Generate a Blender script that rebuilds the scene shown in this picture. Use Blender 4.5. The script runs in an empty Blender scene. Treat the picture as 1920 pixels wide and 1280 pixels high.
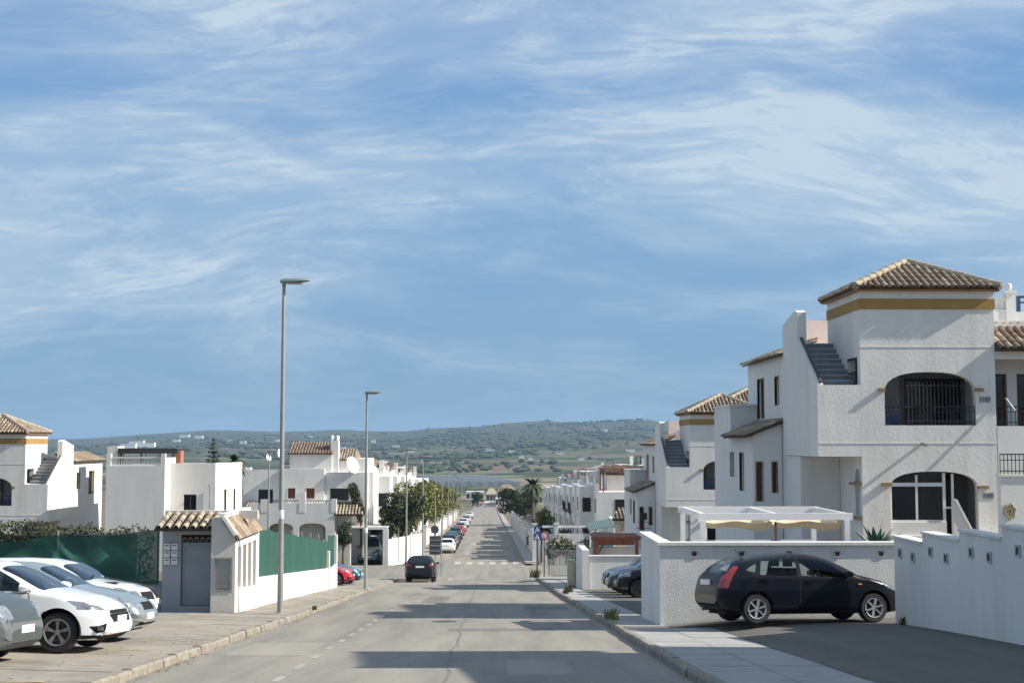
import bpy, math, random
import numpy as np
from mathutils import Vector, Matrix
from mathutils.bvhtree import BVHTree
from mathutils.geometry import tessellate_polygon

SC = bpy.context.scene
COL = SC.collection
R = math.radians
random.seed(7)

# ------------------------------------------------------------------ camera
FPX = 2600.0
PITCH = math.atan(190 / FPX)
YAW = math.atan(47 / FPX)
cam_d = bpy.data.cameras.new('camera')
cam = bpy.data.objects.new('camera', cam_d)
COL.objects.link(cam)
cam.location = (0, 0, 0)
cam.rotation_euler = (math.pi / 2 + PITCH, 0, -YAW)
cam_d.sensor_width = 36
cam_d.lens = FPX / 1920 * 36
cam_d.clip_start = 0.5
cam_d.clip_end = 30000
SC.camera = cam
ROT = cam.rotation_euler.to_matrix()


def P(px, py, Y):
    """survey helper: the world point at distance Y up the street seen at a photo pixel"""
    d = ROT @ Vector(((px - 960) / FPX, (640 - py) / FPX, -1))
    return d * (Y / d.y)


def PX(px, Y):
    return P(px, 830, Y).x


def PZ(py, Y, px=960):
    return P(px, py, Y).z


# ------------------------------------------------------------------ sun, sky, exposure
CLX, CLY = 6.278, 8.895
SUN_EL, SUN_AZ = R(35), R(7.5)          # sun to the right, a little behind the camera
SDIR = Vector((math.cos(SUN_EL) * math.cos(SUN_AZ), -math.cos(SUN_EL) * math.sin(SUN_AZ), math.sin(SUN_EL)))
sun_d = bpy.data.lights.new('sun', 'SUN')
sun_d.energy = 5.0
sun_d.angle = R(0.53)
sun_d.color = (1.0, 0.935, 0.83)
sun = bpy.data.objects.new('sun', sun_d)
sun.rotation_euler = SDIR.to_track_quat('Z', 'Y').to_euler()
COL.objects.link(sun)

W = bpy.data.worlds.new('World')
SC.world = W
W.use_nodes = True
nt = W.node_tree
nt.nodes.clear()


def N(tree, typ, **kw):
    n = tree.nodes.new(typ)
    for k, v in kw.items():
        if k.startswith('i_'):
            key = k[2:]
            key = int(key) if key.isdigit() else key.replace('_', ' ')
            n.inputs[key].default_value = v
        else:
            setattr(n, k, v)
    return n


def ramp(tree, stops, interp='LINEAR'):
    n = tree.nodes.new('ShaderNodeValToRGB')
    cr = n.color_ramp
    cr.interpolation = interp
    while len(cr.elements) < len(stops):
        cr.elements.new(0.5)
    for e, (p, c) in zip(cr.elements, stops):
        e.position = p
        e.color = c if len(c) == 4 else (*c, 1)
    return n


def mixc(tree, fac, a, b, blend='MIX'):
    n = tree.nodes.new('ShaderNodeMix')
    n.data_type = 'RGBA'
    n.blend_type = blend
    for sock, v in ((n.inputs[0], fac), (n.inputs[6], a), (n.inputs[7], b)):
        if hasattr(v, 'is_output'):
            tree.links.new(v, sock)
        elif isinstance(v, (int, float)):
            sock.default_value = v if sock.type == 'VALUE' else (v, v, v, 1)
        else:
            sock.default_value = v if len(v) == 4 else (*v, 1)
    return n.outputs[2]


def mth(tree, op, a, b=None, c=None, clamp=False):
    n = tree.nodes.new('ShaderNodeMath')
    n.operation = op
    n.use_clamp = clamp
    for i, v in enumerate((a, b, c)):
        if v is None:
            continue
        if hasattr(v, 'is_output'):
            tree.links.new(v, n.inputs[i])
        else:
            n.inputs[i].default_value = v
    return n.outputs[0]


sky = N(nt, 'ShaderNodeTexSky', sky_type='NISHITA', sun_disc=False)
sky.sun_elevation = SUN_EL
sky.sun_rotation = R(90) + SUN_AZ
sky.air_density = 1.0
sky.dust_density = 0.6
sky.ozone_density = 1.6
tc = N(nt, 'ShaderNodeTexCoord')
sep = N(nt, 'ShaderNodeSeparateXYZ')
nt.links.new(tc.outputs['Generated'], sep.inputs[0])
zc = mth(nt, 'MAXIMUM', sep.outputs[2], 0.0)
# the clear air of the photo: less white glare low down than a standard atmosphere, the same all round
tint = ramp(nt, [(0.0, (0.37, 0.49, 0.86)), (0.06, (0.37, 0.50, 0.88)), (0.14, (0.38, 0.57, 0.95)), (0.24, (0.38, 0.70, 1.08)), (0.45, (0.42, 0.84, 1.30)), (1.0, (0.45, 0.9, 1.35))])
nt.links.new(zc, tint.inputs[0])
blue = mixc(nt, 1.0, sky.outputs[0], tint.outputs[0], 'MULTIPLY')
# even out the glare round the sun, which high thin cloud veils; the same gradient all round the sky
grad = ramp(nt, [(0.0, (1.70, 3.1, 4.5)), (0.06, (1.55, 3.1, 4.75)), (0.16, (1.22, 2.95, 5.0)), (0.25, (0.78, 2.4, 5.0)), (0.34, (0.48, 1.8, 4.7)), (1.0, (0.38, 1.35, 3.9))])
nt.links.new(zc, grad.inputs[0])
blue = mixc(nt, 1.0, blue, (1.7, 3.1, 5.2), 'DARKEN')
blue = mixc(nt, 0.8, blue, grad.outputs[0])
# cirrus: a flat layer overhead seen in perspective
zz = mth(nt, 'ADD', zc, 0.30)
cx = mth(nt, 'DIVIDE', sep.outputs[0], zz)
cy = mth(nt, 'DIVIDE', sep.outputs[1], zz)
comb = N(nt, 'ShaderNodeCombineXYZ')
nt.links.new(cx, comb.inputs[0])
nt.links.new(cy, comb.inputs[1])


def cmap(rot, scale, loc=(0, 0, 0)):
    m = N(nt, 'ShaderNodeMapping')
    m.inputs['Rotation'].default_value = (0, 0, R(rot))
    m.inputs['Scale'].default_value = scale
    m.inputs['Location'].default_value = loc
    nt.links.new(comb.outputs[0], m.inputs[0])
    return m.outputs[0]


def cnoise(vec, scale, detail, rough, dist=0.0, lac=2.0):
    n = N(nt, 'ShaderNodeTexNoise')
    n.inputs['Scale'].default_value = scale
    n.inputs['Detail'].default_value = detail
    n.inputs['Roughness'].default_value = rough
    n.inputs['Distortion'].default_value = dist
    n.inputs['Lacunarity'].default_value = lac
    nt.links.new(vec, n.inputs['Vector'])
    return n.outputs[0]


warp = N(nt, 'ShaderNodeTexNoise')
warp.inputs['Scale'].default_value = 0.7
warp.inputs['Detail'].default_value = 3
nt.links.new(comb.outputs[0], warp.inputs['Vector'])
wv_ = N(nt, 'ShaderNodeVectorMath', operation='MULTIPLY_ADD')
nt.links.new(warp.outputs['Color'], wv_.inputs[0])
wv_.inputs[1].default_value = (0.9, 0.9, 0)
nt.links.new(comb.outputs[0], wv_.inputs[2])


def wmap(rot, scale, loc=(0, 0, 0)):
    m = N(nt, 'ShaderNodeMapping')
    m.inputs['Rotation'].default_value = (0, 0, R(rot))
    m.inputs['Scale'].default_value = scale
    m.inputs['Location'].default_value = loc
    nt.links.new(wv_.outputs[0], m.inputs[0])
    return m.outputs[0]


big = cnoise(wmap(-30, (0.85, 1.5, 1), (CLX, CLY, 0)), 1.0, 6, 0.56, 0.2)
wisp = cnoise(wmap(-36, (2.2, 3.8, 1), (0.4, 5.2, 0)), 1.5, 12, 0.64, 0.5)
fine = cnoise(wmap(33, (8.0, 19.0, 1), (2, 9, 0)), 1.5, 8, 0.62, 0.5)
m1 = ramp(nt, [(0.36, (0, 0, 0)), (0.62, (1, 1, 1))], 'EASE')
nt.links.new(big, m1.inputs[0])
m2 = ramp(nt, [(0.36, (0, 0, 0)), (0.66, (1, 1, 1))], 'EASE')
nt.links.new(wisp, m2.inputs[0])
m3 = ramp(nt, [(0.38, (0.25, 0.25, 0.25)), (0.60, (1, 1, 1))])
nt.links.new(fine, m3.inputs[0])
veil = mth(nt, 'ADD', mth(nt, 'MULTIPLY', m1.outputs[0], 0.46), 0.19)
body = mth(nt, 'MULTIPLY', mth(nt, 'MULTIPLY', m2.outputs[0], m3.outputs[0]), mth(nt, 'ADD', mth(nt, 'MULTIPLY', m1.outputs[0], 0.80), 0.16))
cov = mth(nt, 'ADD', veil, mth(nt, 'MULTIPLY', body, 0.80))
lowfade = ramp(nt, [(0.0, (0.10, 0.10, 0.10)), (0.04, (0.35, 0.35, 0.35)), (0.10, (0.80, 0.80, 0.80)), (0.20, (1, 1, 1))])
nt.links.new(zc, lowfade.inputs[0])
cov = mth(nt, 'MULTIPLY', cov, lowfade.outputs[0], clamp=True)
final_sky = mixc(nt, cov, blue, (4.6, 5.6, 6.6))
bg = N(nt, 'ShaderNodeBackground')
bg.inputs['Strength'].default_value = 0.076
nt.links.new(final_sky, bg.inputs['Color'])
wo = N(nt, 'ShaderNodeOutputWorld')
nt.links.new(bg.outputs[0], wo.inputs[0])

vs = SC.view_settings
SC.display_settings.display_device = 'sRGB'
vs.view_transform = 'Standard'
vs.look = 'None'
vs.gamma = 1
vs.use_curve_mapping = False
vs.exposure = 0.66
SC.cycles.use_denoising = True
SC.cycles.max_bounces = 8
SC.cycles.transparent_max_bounces = 16
SC.cycles.volume_bounces = 0
SC.cycles.sample_clamp_indirect = 6

# ------------------------------------------------------------------ materials
MATS = {}


def mat(name, col, rough=0.8, metal=0.0, var=0.0, vscale=3.0, bump=0.0, bscale=40.0, dirt=0.0, coat=0.0, stretch=(1, 1, 1), detail=6, spec=0.5, bdist=0.02):
    """a procedural Principled material: base colour with noise variation, grime patches and fine relief"""
    if name in MATS:
        return MATS[name]
    m = bpy.data.materials.new(name)
    m.use_nodes = True
    t = m.node_tree
    b = t.nodes['Principled BSDF']
    b.inputs['Roughness'].default_value = rough
    b.inputs['Metallic'].default_value = metal
    b.inputs['Coat Weight'].default_value = coat
    b.inputs['Specular IOR Level'].default_value = spec
    b.inputs['Base Color'].default_value = (*col, 1)
    g = N(t, 'ShaderNodeNewGeometry')
    mp = N(t, 'ShaderNodeMapping')
    mp.inputs['Scale'].default_value = stretch
    t.links.new(g.outputs['Position'], mp.inputs[0])
    if var > 0 or dirt > 0:
        n = N(t, 'ShaderNodeTexNoise', i_Scale=vscale, i_Detail=detail, i_Roughness=0.62)
        t.links.new(mp.outputs[0], n.inputs['Vector'])
        r = ramp(t, [(0.3, tuple(max(0, c * (1 - var)) for c in col)), (0.7, tuple(min(1, c * (1 + var)) for c in col))])
        t.links.new(n.outputs[0], r.inputs[0])
        out = r.outputs[0]
        if dirt > 0:
            n2 = N(t, 'ShaderNodeTexNoise', i_Scale=vscale * 0.35, i_Detail=8, i_Roughness=0.7, i_Distortion=0.4)
            mp2 = N(t, 'ShaderNodeMapping')
            mp2.inputs['Scale'].default_value = (2.6, 2.6, 0.35)
            t.links.new(g.outputs['Position'], mp2.inputs[0])
            t.links.new(mp2.outputs[0], n2.inputs['Vector'])
            r2 = ramp(t, [(0.48, (0, 0, 0)), (0.75, (1, 1, 1))])
            t.links.new(n2.outputs[0], r2.inputs[0])
            f = mth(t, 'MULTIPLY', r2.outputs[0], dirt)
            out = mixc(t, f, out, tuple(c * k for c, k in zip(col, (0.60, 0.57, 0.51))))
        t.links.new(out, b.inputs['Base Color'])
    if bump > 0:
        n3 = N(t, 'ShaderNodeTexNoise', i_Scale=bscale, i_Detail=4, i_Roughness=0.6)
        t.links.new(mp.outputs[0], n3.inputs['Vector'])
        bp = N(t, 'ShaderNodeBump', i_Strength=bump, i_Distance=bdist)
        t.links.new(n3.outputs[0], bp.inputs['Height'])
        t.links.new(bp.outputs[0], b.inputs['Normal'])
    MATS[name] = m
    return m


def glassmat(name, tint, dark):
    """thin pane: part mirror, part tinted see-through, no light path tricks"""
    if name in MATS:
        return MATS[name]
    m = bpy.data.materials.new(name)
    m.use_nodes = True
    t = m.node_tree
    t.nodes.clear()
    tr = N(t, 'ShaderNodeBsdfTransparent')
    tr.inputs[0].default_value = (*tint, 1)
    gl = N(t, 'ShaderNodeBsdfGlossy')
    gl.inputs['Roughness'].default_value = 0.03
    gl.inputs['Color'].default_value = (0.9, 0.95, 1, 1)
    fr = N(t, 'ShaderNodeFresnel')
    fr.inputs[0].default_value = dark
    mx = N(t, 'ShaderNodeMixShader')
    t.links.new(fr.outputs[0], mx.inputs[0])
    t.links.new(tr.outputs[0], mx.inputs[1])
    t.links.new(gl.outputs[0], mx.inputs[2])
    o = N(t, 'ShaderNodeOutputMaterial')
    t.links.new(mx.outputs[0], o.inputs[0])
    MATS[name] = m
    return m


STUCCO = mat('white_stucco', (0.70, 0.685, 0.65), 0.9, var=0.05, vscale=1.2, bump=0.28, bscale=11, dirt=0.42, bdist=0.03, detail=8)
SMOOTH = mat('white_plaster', (0.70, 0.685, 0.65), 0.88, var=0.04, vscale=0.9, bump=0.3, bscale=22, dirt=0.38)
ROUGHW = mat('rough_cast_wall', (0.70, 0.685, 0.65), 0.92, var=0.06, vscale=2.0, bump=0.5, bscale=26, dirt=0.42, bdist=0.03)
OLDW = mat('weathered_white_wall', (0.55, 0.53, 0.49), 0.92, var=0.1, vscale=0.8, bump=0.4, bscale=14, dirt=0.4)
OCHRE = mat('ochre_paint', (0.34, 0.205, 0.06), 0.85, var=0.12, vscale=2.5, bump=0.2, dirt=0.15)
PINKW = mat('pinkish_plaster', (0.72, 0.58, 0.52), 0.9, var=0.08, vscale=2, bump=0.4, bscale=20, dirt=0.2)
TILE_A = mat('clay_tile_sandy', (0.24, 0.185, 0.13), 0.85, var=0.3, vscale=7, bump=0.4, bscale=50, dirt=0.3)
TILE_B = mat('clay_tile_red', (0.20, 0.135, 0.095), 0.85, var=0.3, vscale=7, bump=0.4, bscale=50, dirt=0.3)
TILE_C = mat('clay_tile_pale', (0.35, 0.295, 0.22), 0.85, var=0.25, vscale=7, bump=0.4, bscale=50, dirt=0.35)
TILE_BED = mat('tile_bedding', (0.07, 0.048, 0.034), 0.95, var=0.3, vscale=6)
DARKMETAL = mat('black_iron', (0.02, 0.02, 0.022), 0.5, metal=0.3)
GREYMETAL = mat('galvanised_steel', (0.33, 0.34, 0.34), 0.5, metal=0.6, var=0.12, vscale=6)
LAMPGREY = mat('lamp_grey_paint', (0.27, 0.28, 0.27), 0.5, metal=0.2, var=0.1, vscale=2)
WINDARK = mat('window_glass_dark', (0.012, 0.014, 0.018), 0.06, spec=0.6)
FRAMEBR = mat('brown_window_frame', (0.06, 0.04, 0.03), 0.6)
FRAMEWH = mat('white_window_frame', (0.66, 0.66, 0.65), 0.5)
DOORGREY = mat('grey_steel_door', (0.27, 0.30, 0.33), 0.55, var=0.06, vscale=2)
GREYPAINT = mat('blue_grey_wall_paint', (0.37, 0.395, 0.43), 0.85, var=0.07, vscale=1.4, dirt=0.2)
CURTAIN = mat('grey_curtain', (0.35, 0.34, 0.34), 0.9, var=0.2, vscale=3, stretch=(6, 6, 0.3))
CREAM = mat('cream_paint', (0.66, 0.58, 0.40), 0.8, var=0.08, vscale=2, dirt=0.3)
AWNCLOTH = mat('cream_awning_cloth', (0.70, 0.60, 0.44), 0.9, var=0.08, vscale=3)
WHITEMETAL = mat('white_metal', (0.78, 0.78, 0.77), 0.45)
TERRA = mat('red_brown_wood', (0.20, 0.065, 0.035), 0.7, var=0.25, vscale=4)
SHADOWROOM = mat('recess_shade', (0.10, 0.10, 0.105), 0.9, var=0.1)  # dark grey puts the shade of the arched recesses into the colour
STEPM = mat('grey_stair_tile', (0.21, 0.205, 0.22), 0.7, var=0.15, vscale=5)


# ------------------------------------------------------------------ mesh building
class MB:
    """collects shapes in world coordinates and links them as ONE mesh object"""

    def __init__(s):
        s.v, s.f, s.m, s.k = [], [], [], 0

    def add(s, vs, fs, k=None):
        o = len(s.v)
        s.v += [tuple(v) for v in vs]
        s.f += [tuple(i + o for i in f) for f in fs]
        s.m += [s.k if k is None else k] * len(fs)
        return s

    def box(s, x0, x1, y0, y1, z0, z1, k=None):
        vs = [(x0, y0, z0), (x1, y0, z0), (x1, y1, z0), (x0, y1, z0), (x0, y0, z1), (x1, y0, z1), (x1, y1, z1), (x0, y1, z1)]
        return s.add(vs, [(0, 3, 2, 1), (4, 5, 6, 7), (0, 1, 5, 4), (1, 2, 6, 5), (2, 3, 7, 6), (3, 0, 4, 7)], k)

    def bar(s, a, b, w, h=None, k=None):
        a, b = Vector(a), Vector(b)
        h = w if h is None else h
        d = (b - a).normalized()
        up = Vector((0, 0, 1)) if abs(d.z) < 0.95 else Vector((0, 1, 0))
        u = d.cross(up).normalized() * (w / 2)
        n = u.cross(d).normalized() * (h / 2)
        vs = [a - u - n, a + u - n, a + u + n, a - u + n, b - u - n, b + u - n, b + u + n, b - u + n]
        return s.add(vs, [(0, 1, 2, 3), (7, 6, 5, 4), (0, 4, 5, 1), (1, 5, 6, 2), (2, 6, 7, 3), (3, 7, 4, 0)], k)

    def tube(s, pts, rs, n=10, k=None, caps=True):
        pts = [Vector(p) for p in pts]
        if not hasattr(rs, '__len__'):
            rs = [rs] * len(pts)
        vs, fs = [], []
        for i, p in enumerate(pts):
            d = (pts[min(i + 1, len(pts) - 1)] - pts[max(i - 1, 0)]).normalized()
            a = d.orthogonal().normalized() if abs(d.z) < 0.9 else Vector((1, 0, 0))
            a = (a - d * a.dot(d)).normalized()
            b = d.cross(a)
            for j in range(n):
                t = 2 * math.pi * j / n
                vs.append(p + (a * math.cos(t) + b * math.sin(t)) * rs[i])
        for i in range(len(pts) - 1):
            for j in range(n):
                fs.append((i * n + j, i * n + (j + 1) % n, (i + 1) * n + (j + 1) % n, (i + 1) * n + j))
        if caps:
            fs.append(tuple(range(n))[::-1])
            fs.append(tuple(range((len(pts) - 1) * n, len(pts) * n)))
        return s.add(vs, fs, k)

    def lathe(s, prof, o, axis='z', n=16, k=None):
        vs, fs = [], []
        for r, h in prof:
            for j in range(n):
                t = 2 * math.pi * j / n
                c, q = math.cos(t) * r, math.sin(t) * r
                p = (c, q, h) if axis == 'z' else ((c, h, q) if axis == 'y' else (h, c, q))
                vs.append((o[0] + p[0], o[1] + p[1], o[2] + p[2]))
        for i in range(len(prof) - 1):
            for j in range(n):
                fs.append((i * n + j, i * n + (j + 1) % n, (i + 1) * n + (j + 1) % n, (i + 1) * n + j))
        return s.add(vs, fs, k)

    def plate(s, outer, holes, o, ux, uz, n, t, k=None):
        """flat wall with real openings: 2D outline and holes, thickness t along n"""
        o, ux, uz, n = Vector(o), Vector(ux), Vector(uz), Vector(n)
        loops = [outer] + list(holes)
        flat = [p for l in loops for p in l]
        tris = tessellate_polygon([[Vector((p[0], p[1], 0)) for p in l] for l in loops])
        c = len(flat)
        vs = [o + ux * p[0] + uz * p[1] for p in flat] + [o + ux * p[0] + uz * p[1] + n * t for p in flat]
        fs = [tuple(q) for q in tris] + [tuple(i + c for i in q)[::-1] for q in tris]
        b = 0
        for l in loops:
            m = len(l)
            fs += [(b + i, b + (i + 1) % m, b + (i + 1) % m + c, b + i + c) for i in range(m)]
            b += m
        return s.add(vs, fs, k)

    def prism(s, poly, y0, y1, axis='y', k=None):
        """polygon in (x,z) pulled along y, or in (y,z) pulled along x"""
        if axis == 'y':
            return s.plate(poly, [], (0, y0, 0), (1, 0, 0), (0, 0, 1), (0, 1, 0), y1 - y0, k)
        if axis == 'x':
            return s.plate(poly, [], (y0, 0, 0), (0, 1, 0), (0, 0, 1), (1, 0, 0), y1 - y0, k)
        return s.plate(poly, [], (0, 0, y0), (1, 0, 0), (0, 1, 0), (0, 0, 1), y1 - y0, k)

    def build(s, name, mats, parent=None, smooth=False, recalc=True):
        me = bpy.data.meshes.new(name)
        off = Vector((0, 0, 0))
        q = parent
        while q is not None:
            off += q.location
            q = q.parent
        me.from_pydata([(x - off.x, y - off.y, z - off.z) for x, y, z in s.v], [], s.f)
        for mt in (mats if isinstance(mats, (list, tuple)) else [mats]):
            me.materials.append(mt)
        me.polygons.foreach_set('material_index', s.m)
        if recalc:
            import bmesh
            bm = bmesh.new()
            bm.from_mesh(me)
            bmesh.ops.recalc_face_normals(bm, faces=bm.faces)
            bm.to_mesh(me)
            bm.free()
        if smooth:
            me.polygons.foreach_set('use_smooth', [True] * len(me.polygons))
            me.set_sharp_from_angle(angle=R(40))
        me.update()
        o = bpy.data.objects.new(name, me)
        COL.objects.link(o)
        o.parent = parent
        return o


def tag(o, label=None, cat=None, group=None, kind=None):
    if label:
        o['label'] = label
    if cat:
        o['category'] = cat
    if group:
        o['group'] = group
    if kind:
        o['kind'] = kind
    return o


def thing(name, loc, label, cat, group=None):
    o = bpy.data.objects.new(name, None)
    o.location = loc
    o.empty_display_size = 0.3
    COL.objects.link(o)
    return tag(o, label, cat, group)


KIDS = {}


def copy_tree(o, parent=None):
    c = o.copy()
    COL.objects.link(c)
    c.parent = parent
    for ch in list(o.children):
        copy_tree(ch, c)
    return c


def clone(o, loc, label, group=None, rotz=None, sx=None, drop=()):
    def rec(q, par):
        c = q.copy()
        COL.objects.link(c)
        c.parent = par
        for ch in q.children:
            if ch.name.split('.')[0] not in drop:
                rec(ch, c)
        return c
    c = rec(o, None)
    c.location = loc
    if rotz is not None:
        c.rotation_euler = (0, 0, rotz)
    if sx:
        c.scale = sx
    c['label'] = label
    if group:
        c['group'] = group
    return c


def recolor(o, old, new):
    for q in [o] + list(o.children_recursive):
        for sl in q.material_slots:
            if sl.material == old:
                sl.link = 'OBJECT'
                sl.material = new


def arch(x0, x1, z0, zs, zt, n=14):
    """outline of an opening with a flattened arch on top"""
    cx, rx = (x0 + x1) / 2, (x1 - x0) / 2
    pts = [(x0, z0), (x1, z0)]
    for i in range(n + 1):
        t = math.pi * i / n
        pts.append((cx + rx * abs(math.cos(t)) ** 0.8 * (1 if math.cos(t) >= 0 else -1), zs + (zt - zs) * math.sin(t) ** 0.8))
    return pts


def rect(x0, x1, z0, z1):
    return [(x0, z0), (x1, z0), (x1, z1), (x0, z1)]
# ------------------------------------------------------------------ terrain
from mathutils import noise as mnoise
GP = [(-260, 18.7), (100, -9.62), (118, -10.2), (547, -25.2), (700, -28.2), (1000, -29.5), (1300, -29.2), (30000, -29.2)]


def gz(Y):
    for (a, za), (b, zb) in zip(GP, GP[1:]):
        if Y <= b:
            return za + (zb - za) * (Y - a) / (b - a)
    return -29.2


def sst(a, b, x):
    t = min(1, max(0, (x - a) / (b - a)))
    return t * t * (3 - 2 * t)


def interp(tab, x):
    if x <= tab[0][0]:
        return tab[0][1]
    for (a, va), (b, vb) in zip(tab, tab[1:]):
        if x <= b:
            return va + (vb - va) * (x - a) / (b - a)
    return tab[-1][1]


XL = [(-40, -5.0), (20, -5.0), (30, -5.12), (45, -5.15), (66, -5.45), (88, -5.75), (116, -5.4), (600, -5.2)]
XR = [(-40, 2.85), (20, 2.85), (60, 3.0), (92, 3.35), (116, 3.2), (600, 3.1)]
xl = lambda Y: interp(XL, Y)
xr = lambda Y: interp(XR, Y)
RIDGE = [(-1500, 822), (0, 824), (160, 822), (310, 812), (400, 806), (540, 809), (640, 805), (700, 808), (765, 808), (800, 803), (900, 799),
         (945, 793), (1000, 790), (1022, 788), (1050, 791), (1100, 791), (1160, 789), (1205, 786), (1240, 790), (1400, 800), (1900, 806), (3200, 815)]


def hill(X, Y):
    """height of the land at a place: the street's slope, the valley floor, the hills beyond"""
    z = gz(Y) - 0.10
    if Y < 700:
        if X > 0:
            z += 2.0 * sst(9.6, 14, X) * sst(33, 36, Y) * (1 - sst(420, 600, Y))
            z -= 0.15 * sst(3, 5, X)
        else:
            z += 1.0 * sst(-8, -15, X) * sst(46, 62, Y) * (1 - sst(420, 600, Y)) if Y < 96 or X < -12 else 0
        return z
    if Y < 1300:
        return z + 0.8 * mnoise.noise((X / 90, Y / 90, 0)) * sst(700, 900, Y)
    az = 913 + 2600 * X / Y
    yr = 4300 + 500 * math.sin(az / 260)
    e = (830 - interp(RIDGE, az)) / 2600 * yr
    t = min(1, (Y - 1300) / (yr - 1300))
    zz = -29.2 + (e + 29.2) * (t ** 1.25 if t < 1 else 1)
    amp = 9 * math.sin(math.pi * min(1, t)) + 0.8
    zz += amp * mnoise.noise((X / 420, Y / 560, 3.3)) + 0.25 * amp * mnoise.noise((X / 130, Y / 170, 9.1))
    if Y > yr:
        zz -= (Y - yr) * 0.035
    return zz


def fieldmat():
    m = bpy.data.materials.new('countryside')
    m.use_nodes = True
    t = m.node_tree
    b = t.nodes['Principled BSDF']
    b.inputs['Roughness'].default_value = 0.95
    b.inputs['Specular IOR Level'].default_value = 0.1
    g = N(t, 'ShaderNodeNewGeometry')
    s = N(t, 'ShaderNodeSeparateXYZ')
    t.links.new(g.outputs['Position'], s.inputs[0])
    mp = N(t, 'ShaderNodeMapping')
    mp.inputs['Scale'].default_value = (1 / 130, 1 / 75, 0)
    mp.inputs['Rotation'].default_value = (0, 0, R(6))
    t.links.new(g.outputs['Position'], mp.inputs[0])
    v = N(t, 'ShaderNodeTexVoronoi', i_Scale=1.0, i_Randomness=0.85)
    v.distance = 'CHEBYCHEV'
    t.links.new(mp.outputs[0], v.inputs['Vector'])
    sp = N(t, 'ShaderNodeSeparateColor')
    t.links.new(v.outputs['Color'], sp.inputs[0])
    fields = ramp(t, [(0.0, (0.065, 0.085, 0.038)), (0.2, (0.12, 0.135, 0.065)), (0.36, (0.22, 0.15, 0.105)), (0.5, (0.08, 0.10, 0.045)), (0.62, (0.30, 0.235, 0.165)), (0.72, (0.055, 0.07, 0.036)), (0.86, (0.20, 0.195, 0.12))], 'CONSTANT')
    t.links.new(sp.outputs[0], fields.inputs[0])
    n = N(t, 'ShaderNodeTexNoise', i_Scale=0.012, i_Detail=9, i_Roughness=0.68)
    t.links.new(g.outputs['Position'], n.inputs['Vector'])
    scrub = ramp(t, [(0.32, (0.022, 0.036, 0.018)), (0.45, (0.045, 0.06, 0.03)), (0.53, (0.085, 0.085, 0.05)), (0.60, (0.115, 0.10, 0.065)), (0.72, (0.19, 0.155, 0.11))])
    t.links.new(n.outputs[0], scrub.inputs[0])
    far = N(t, 'ShaderNodeMapRange', i_1=1500.0, i_2=2700.0)
    t.links.new(s.outputs[1], far.inputs[0])
    ff = mth(t, 'MULTIPLY', far.outputs[0], 0.75)
    ff = mth(t, 'ADD', ff, 0.15)
    c = mixc(t, ff, fields.outputs[0], scrub.outputs[0])
    n2 = N(t, 'ShaderNodeTexNoise', i_Scale=0.9, i_Detail=8, i_Roughness=0.7)
    t.links.new(g.outputs['Position'], n2.inputs['Vector'])
    earth = ramp(t, [(0.3, (0.11, 0.10, 0.065)), (0.5, (0.20, 0.17, 0.12)), (0.7, (0.27, 0.235, 0.175))])
    t.links.new(n2.outputs[0], earth.inputs[0])
    near = N(t, 'ShaderNodeMapRange', i_1=560.0, i_2=700.0)
    t.links.new(s.outputs[1], near.inputs[0])
    c = mixc(t, near.outputs[0], earth.outputs[0], c)
    # ploughed bands lie across the valley floor
    w = N(t, 'ShaderNodeTexWave', i_Scale=0.011, i_Distortion=3.0, i_Detail=3.0, bands_direction='Y')
    t.links.new(g.outputs['Position'], w.inputs['Vector'])
    c = mixc(t, 0.35, c, mixc(t, 1.0, c, w.outputs[0], 'MULTIPLY'))
    t.links.new(c, b.inputs['Base Color'])
    return m


ys = sorted(set([-150, -90, -50, -20] + list(np.arange(-10, 140, 3.0)) + list(np.arange(140, 700, 12.0)) + list(np.arange(700, 1300, 40.0)) + list(np.geomspace(1300, 6800, 110))))
us = np.linspace(-1, 1, 191)
us = np.sign(us) * np.abs(us) ** 1.5
vs_, fs_ = [], []
for y in ys:
    wy = 160 + 0.62 * max(0, y)
    for u in us:
        x = float(u * wy)
        vs_.append((x, y, hill(x, y)))
nu = len(us)
for i in range(len(ys) - 1):
    for j in range(nu - 1):
        fs_.append((i * nu + j, i * nu + j + 1, (i + 1) * nu + j + 1, (i + 1) * nu + j))
tm = MB()
tm.add(vs_, fs_)
tag(tm.build('ground', fieldmat(), smooth=True, recalc=False), kind='structure')

# ------------------------------------------------------------------ road surface


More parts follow.
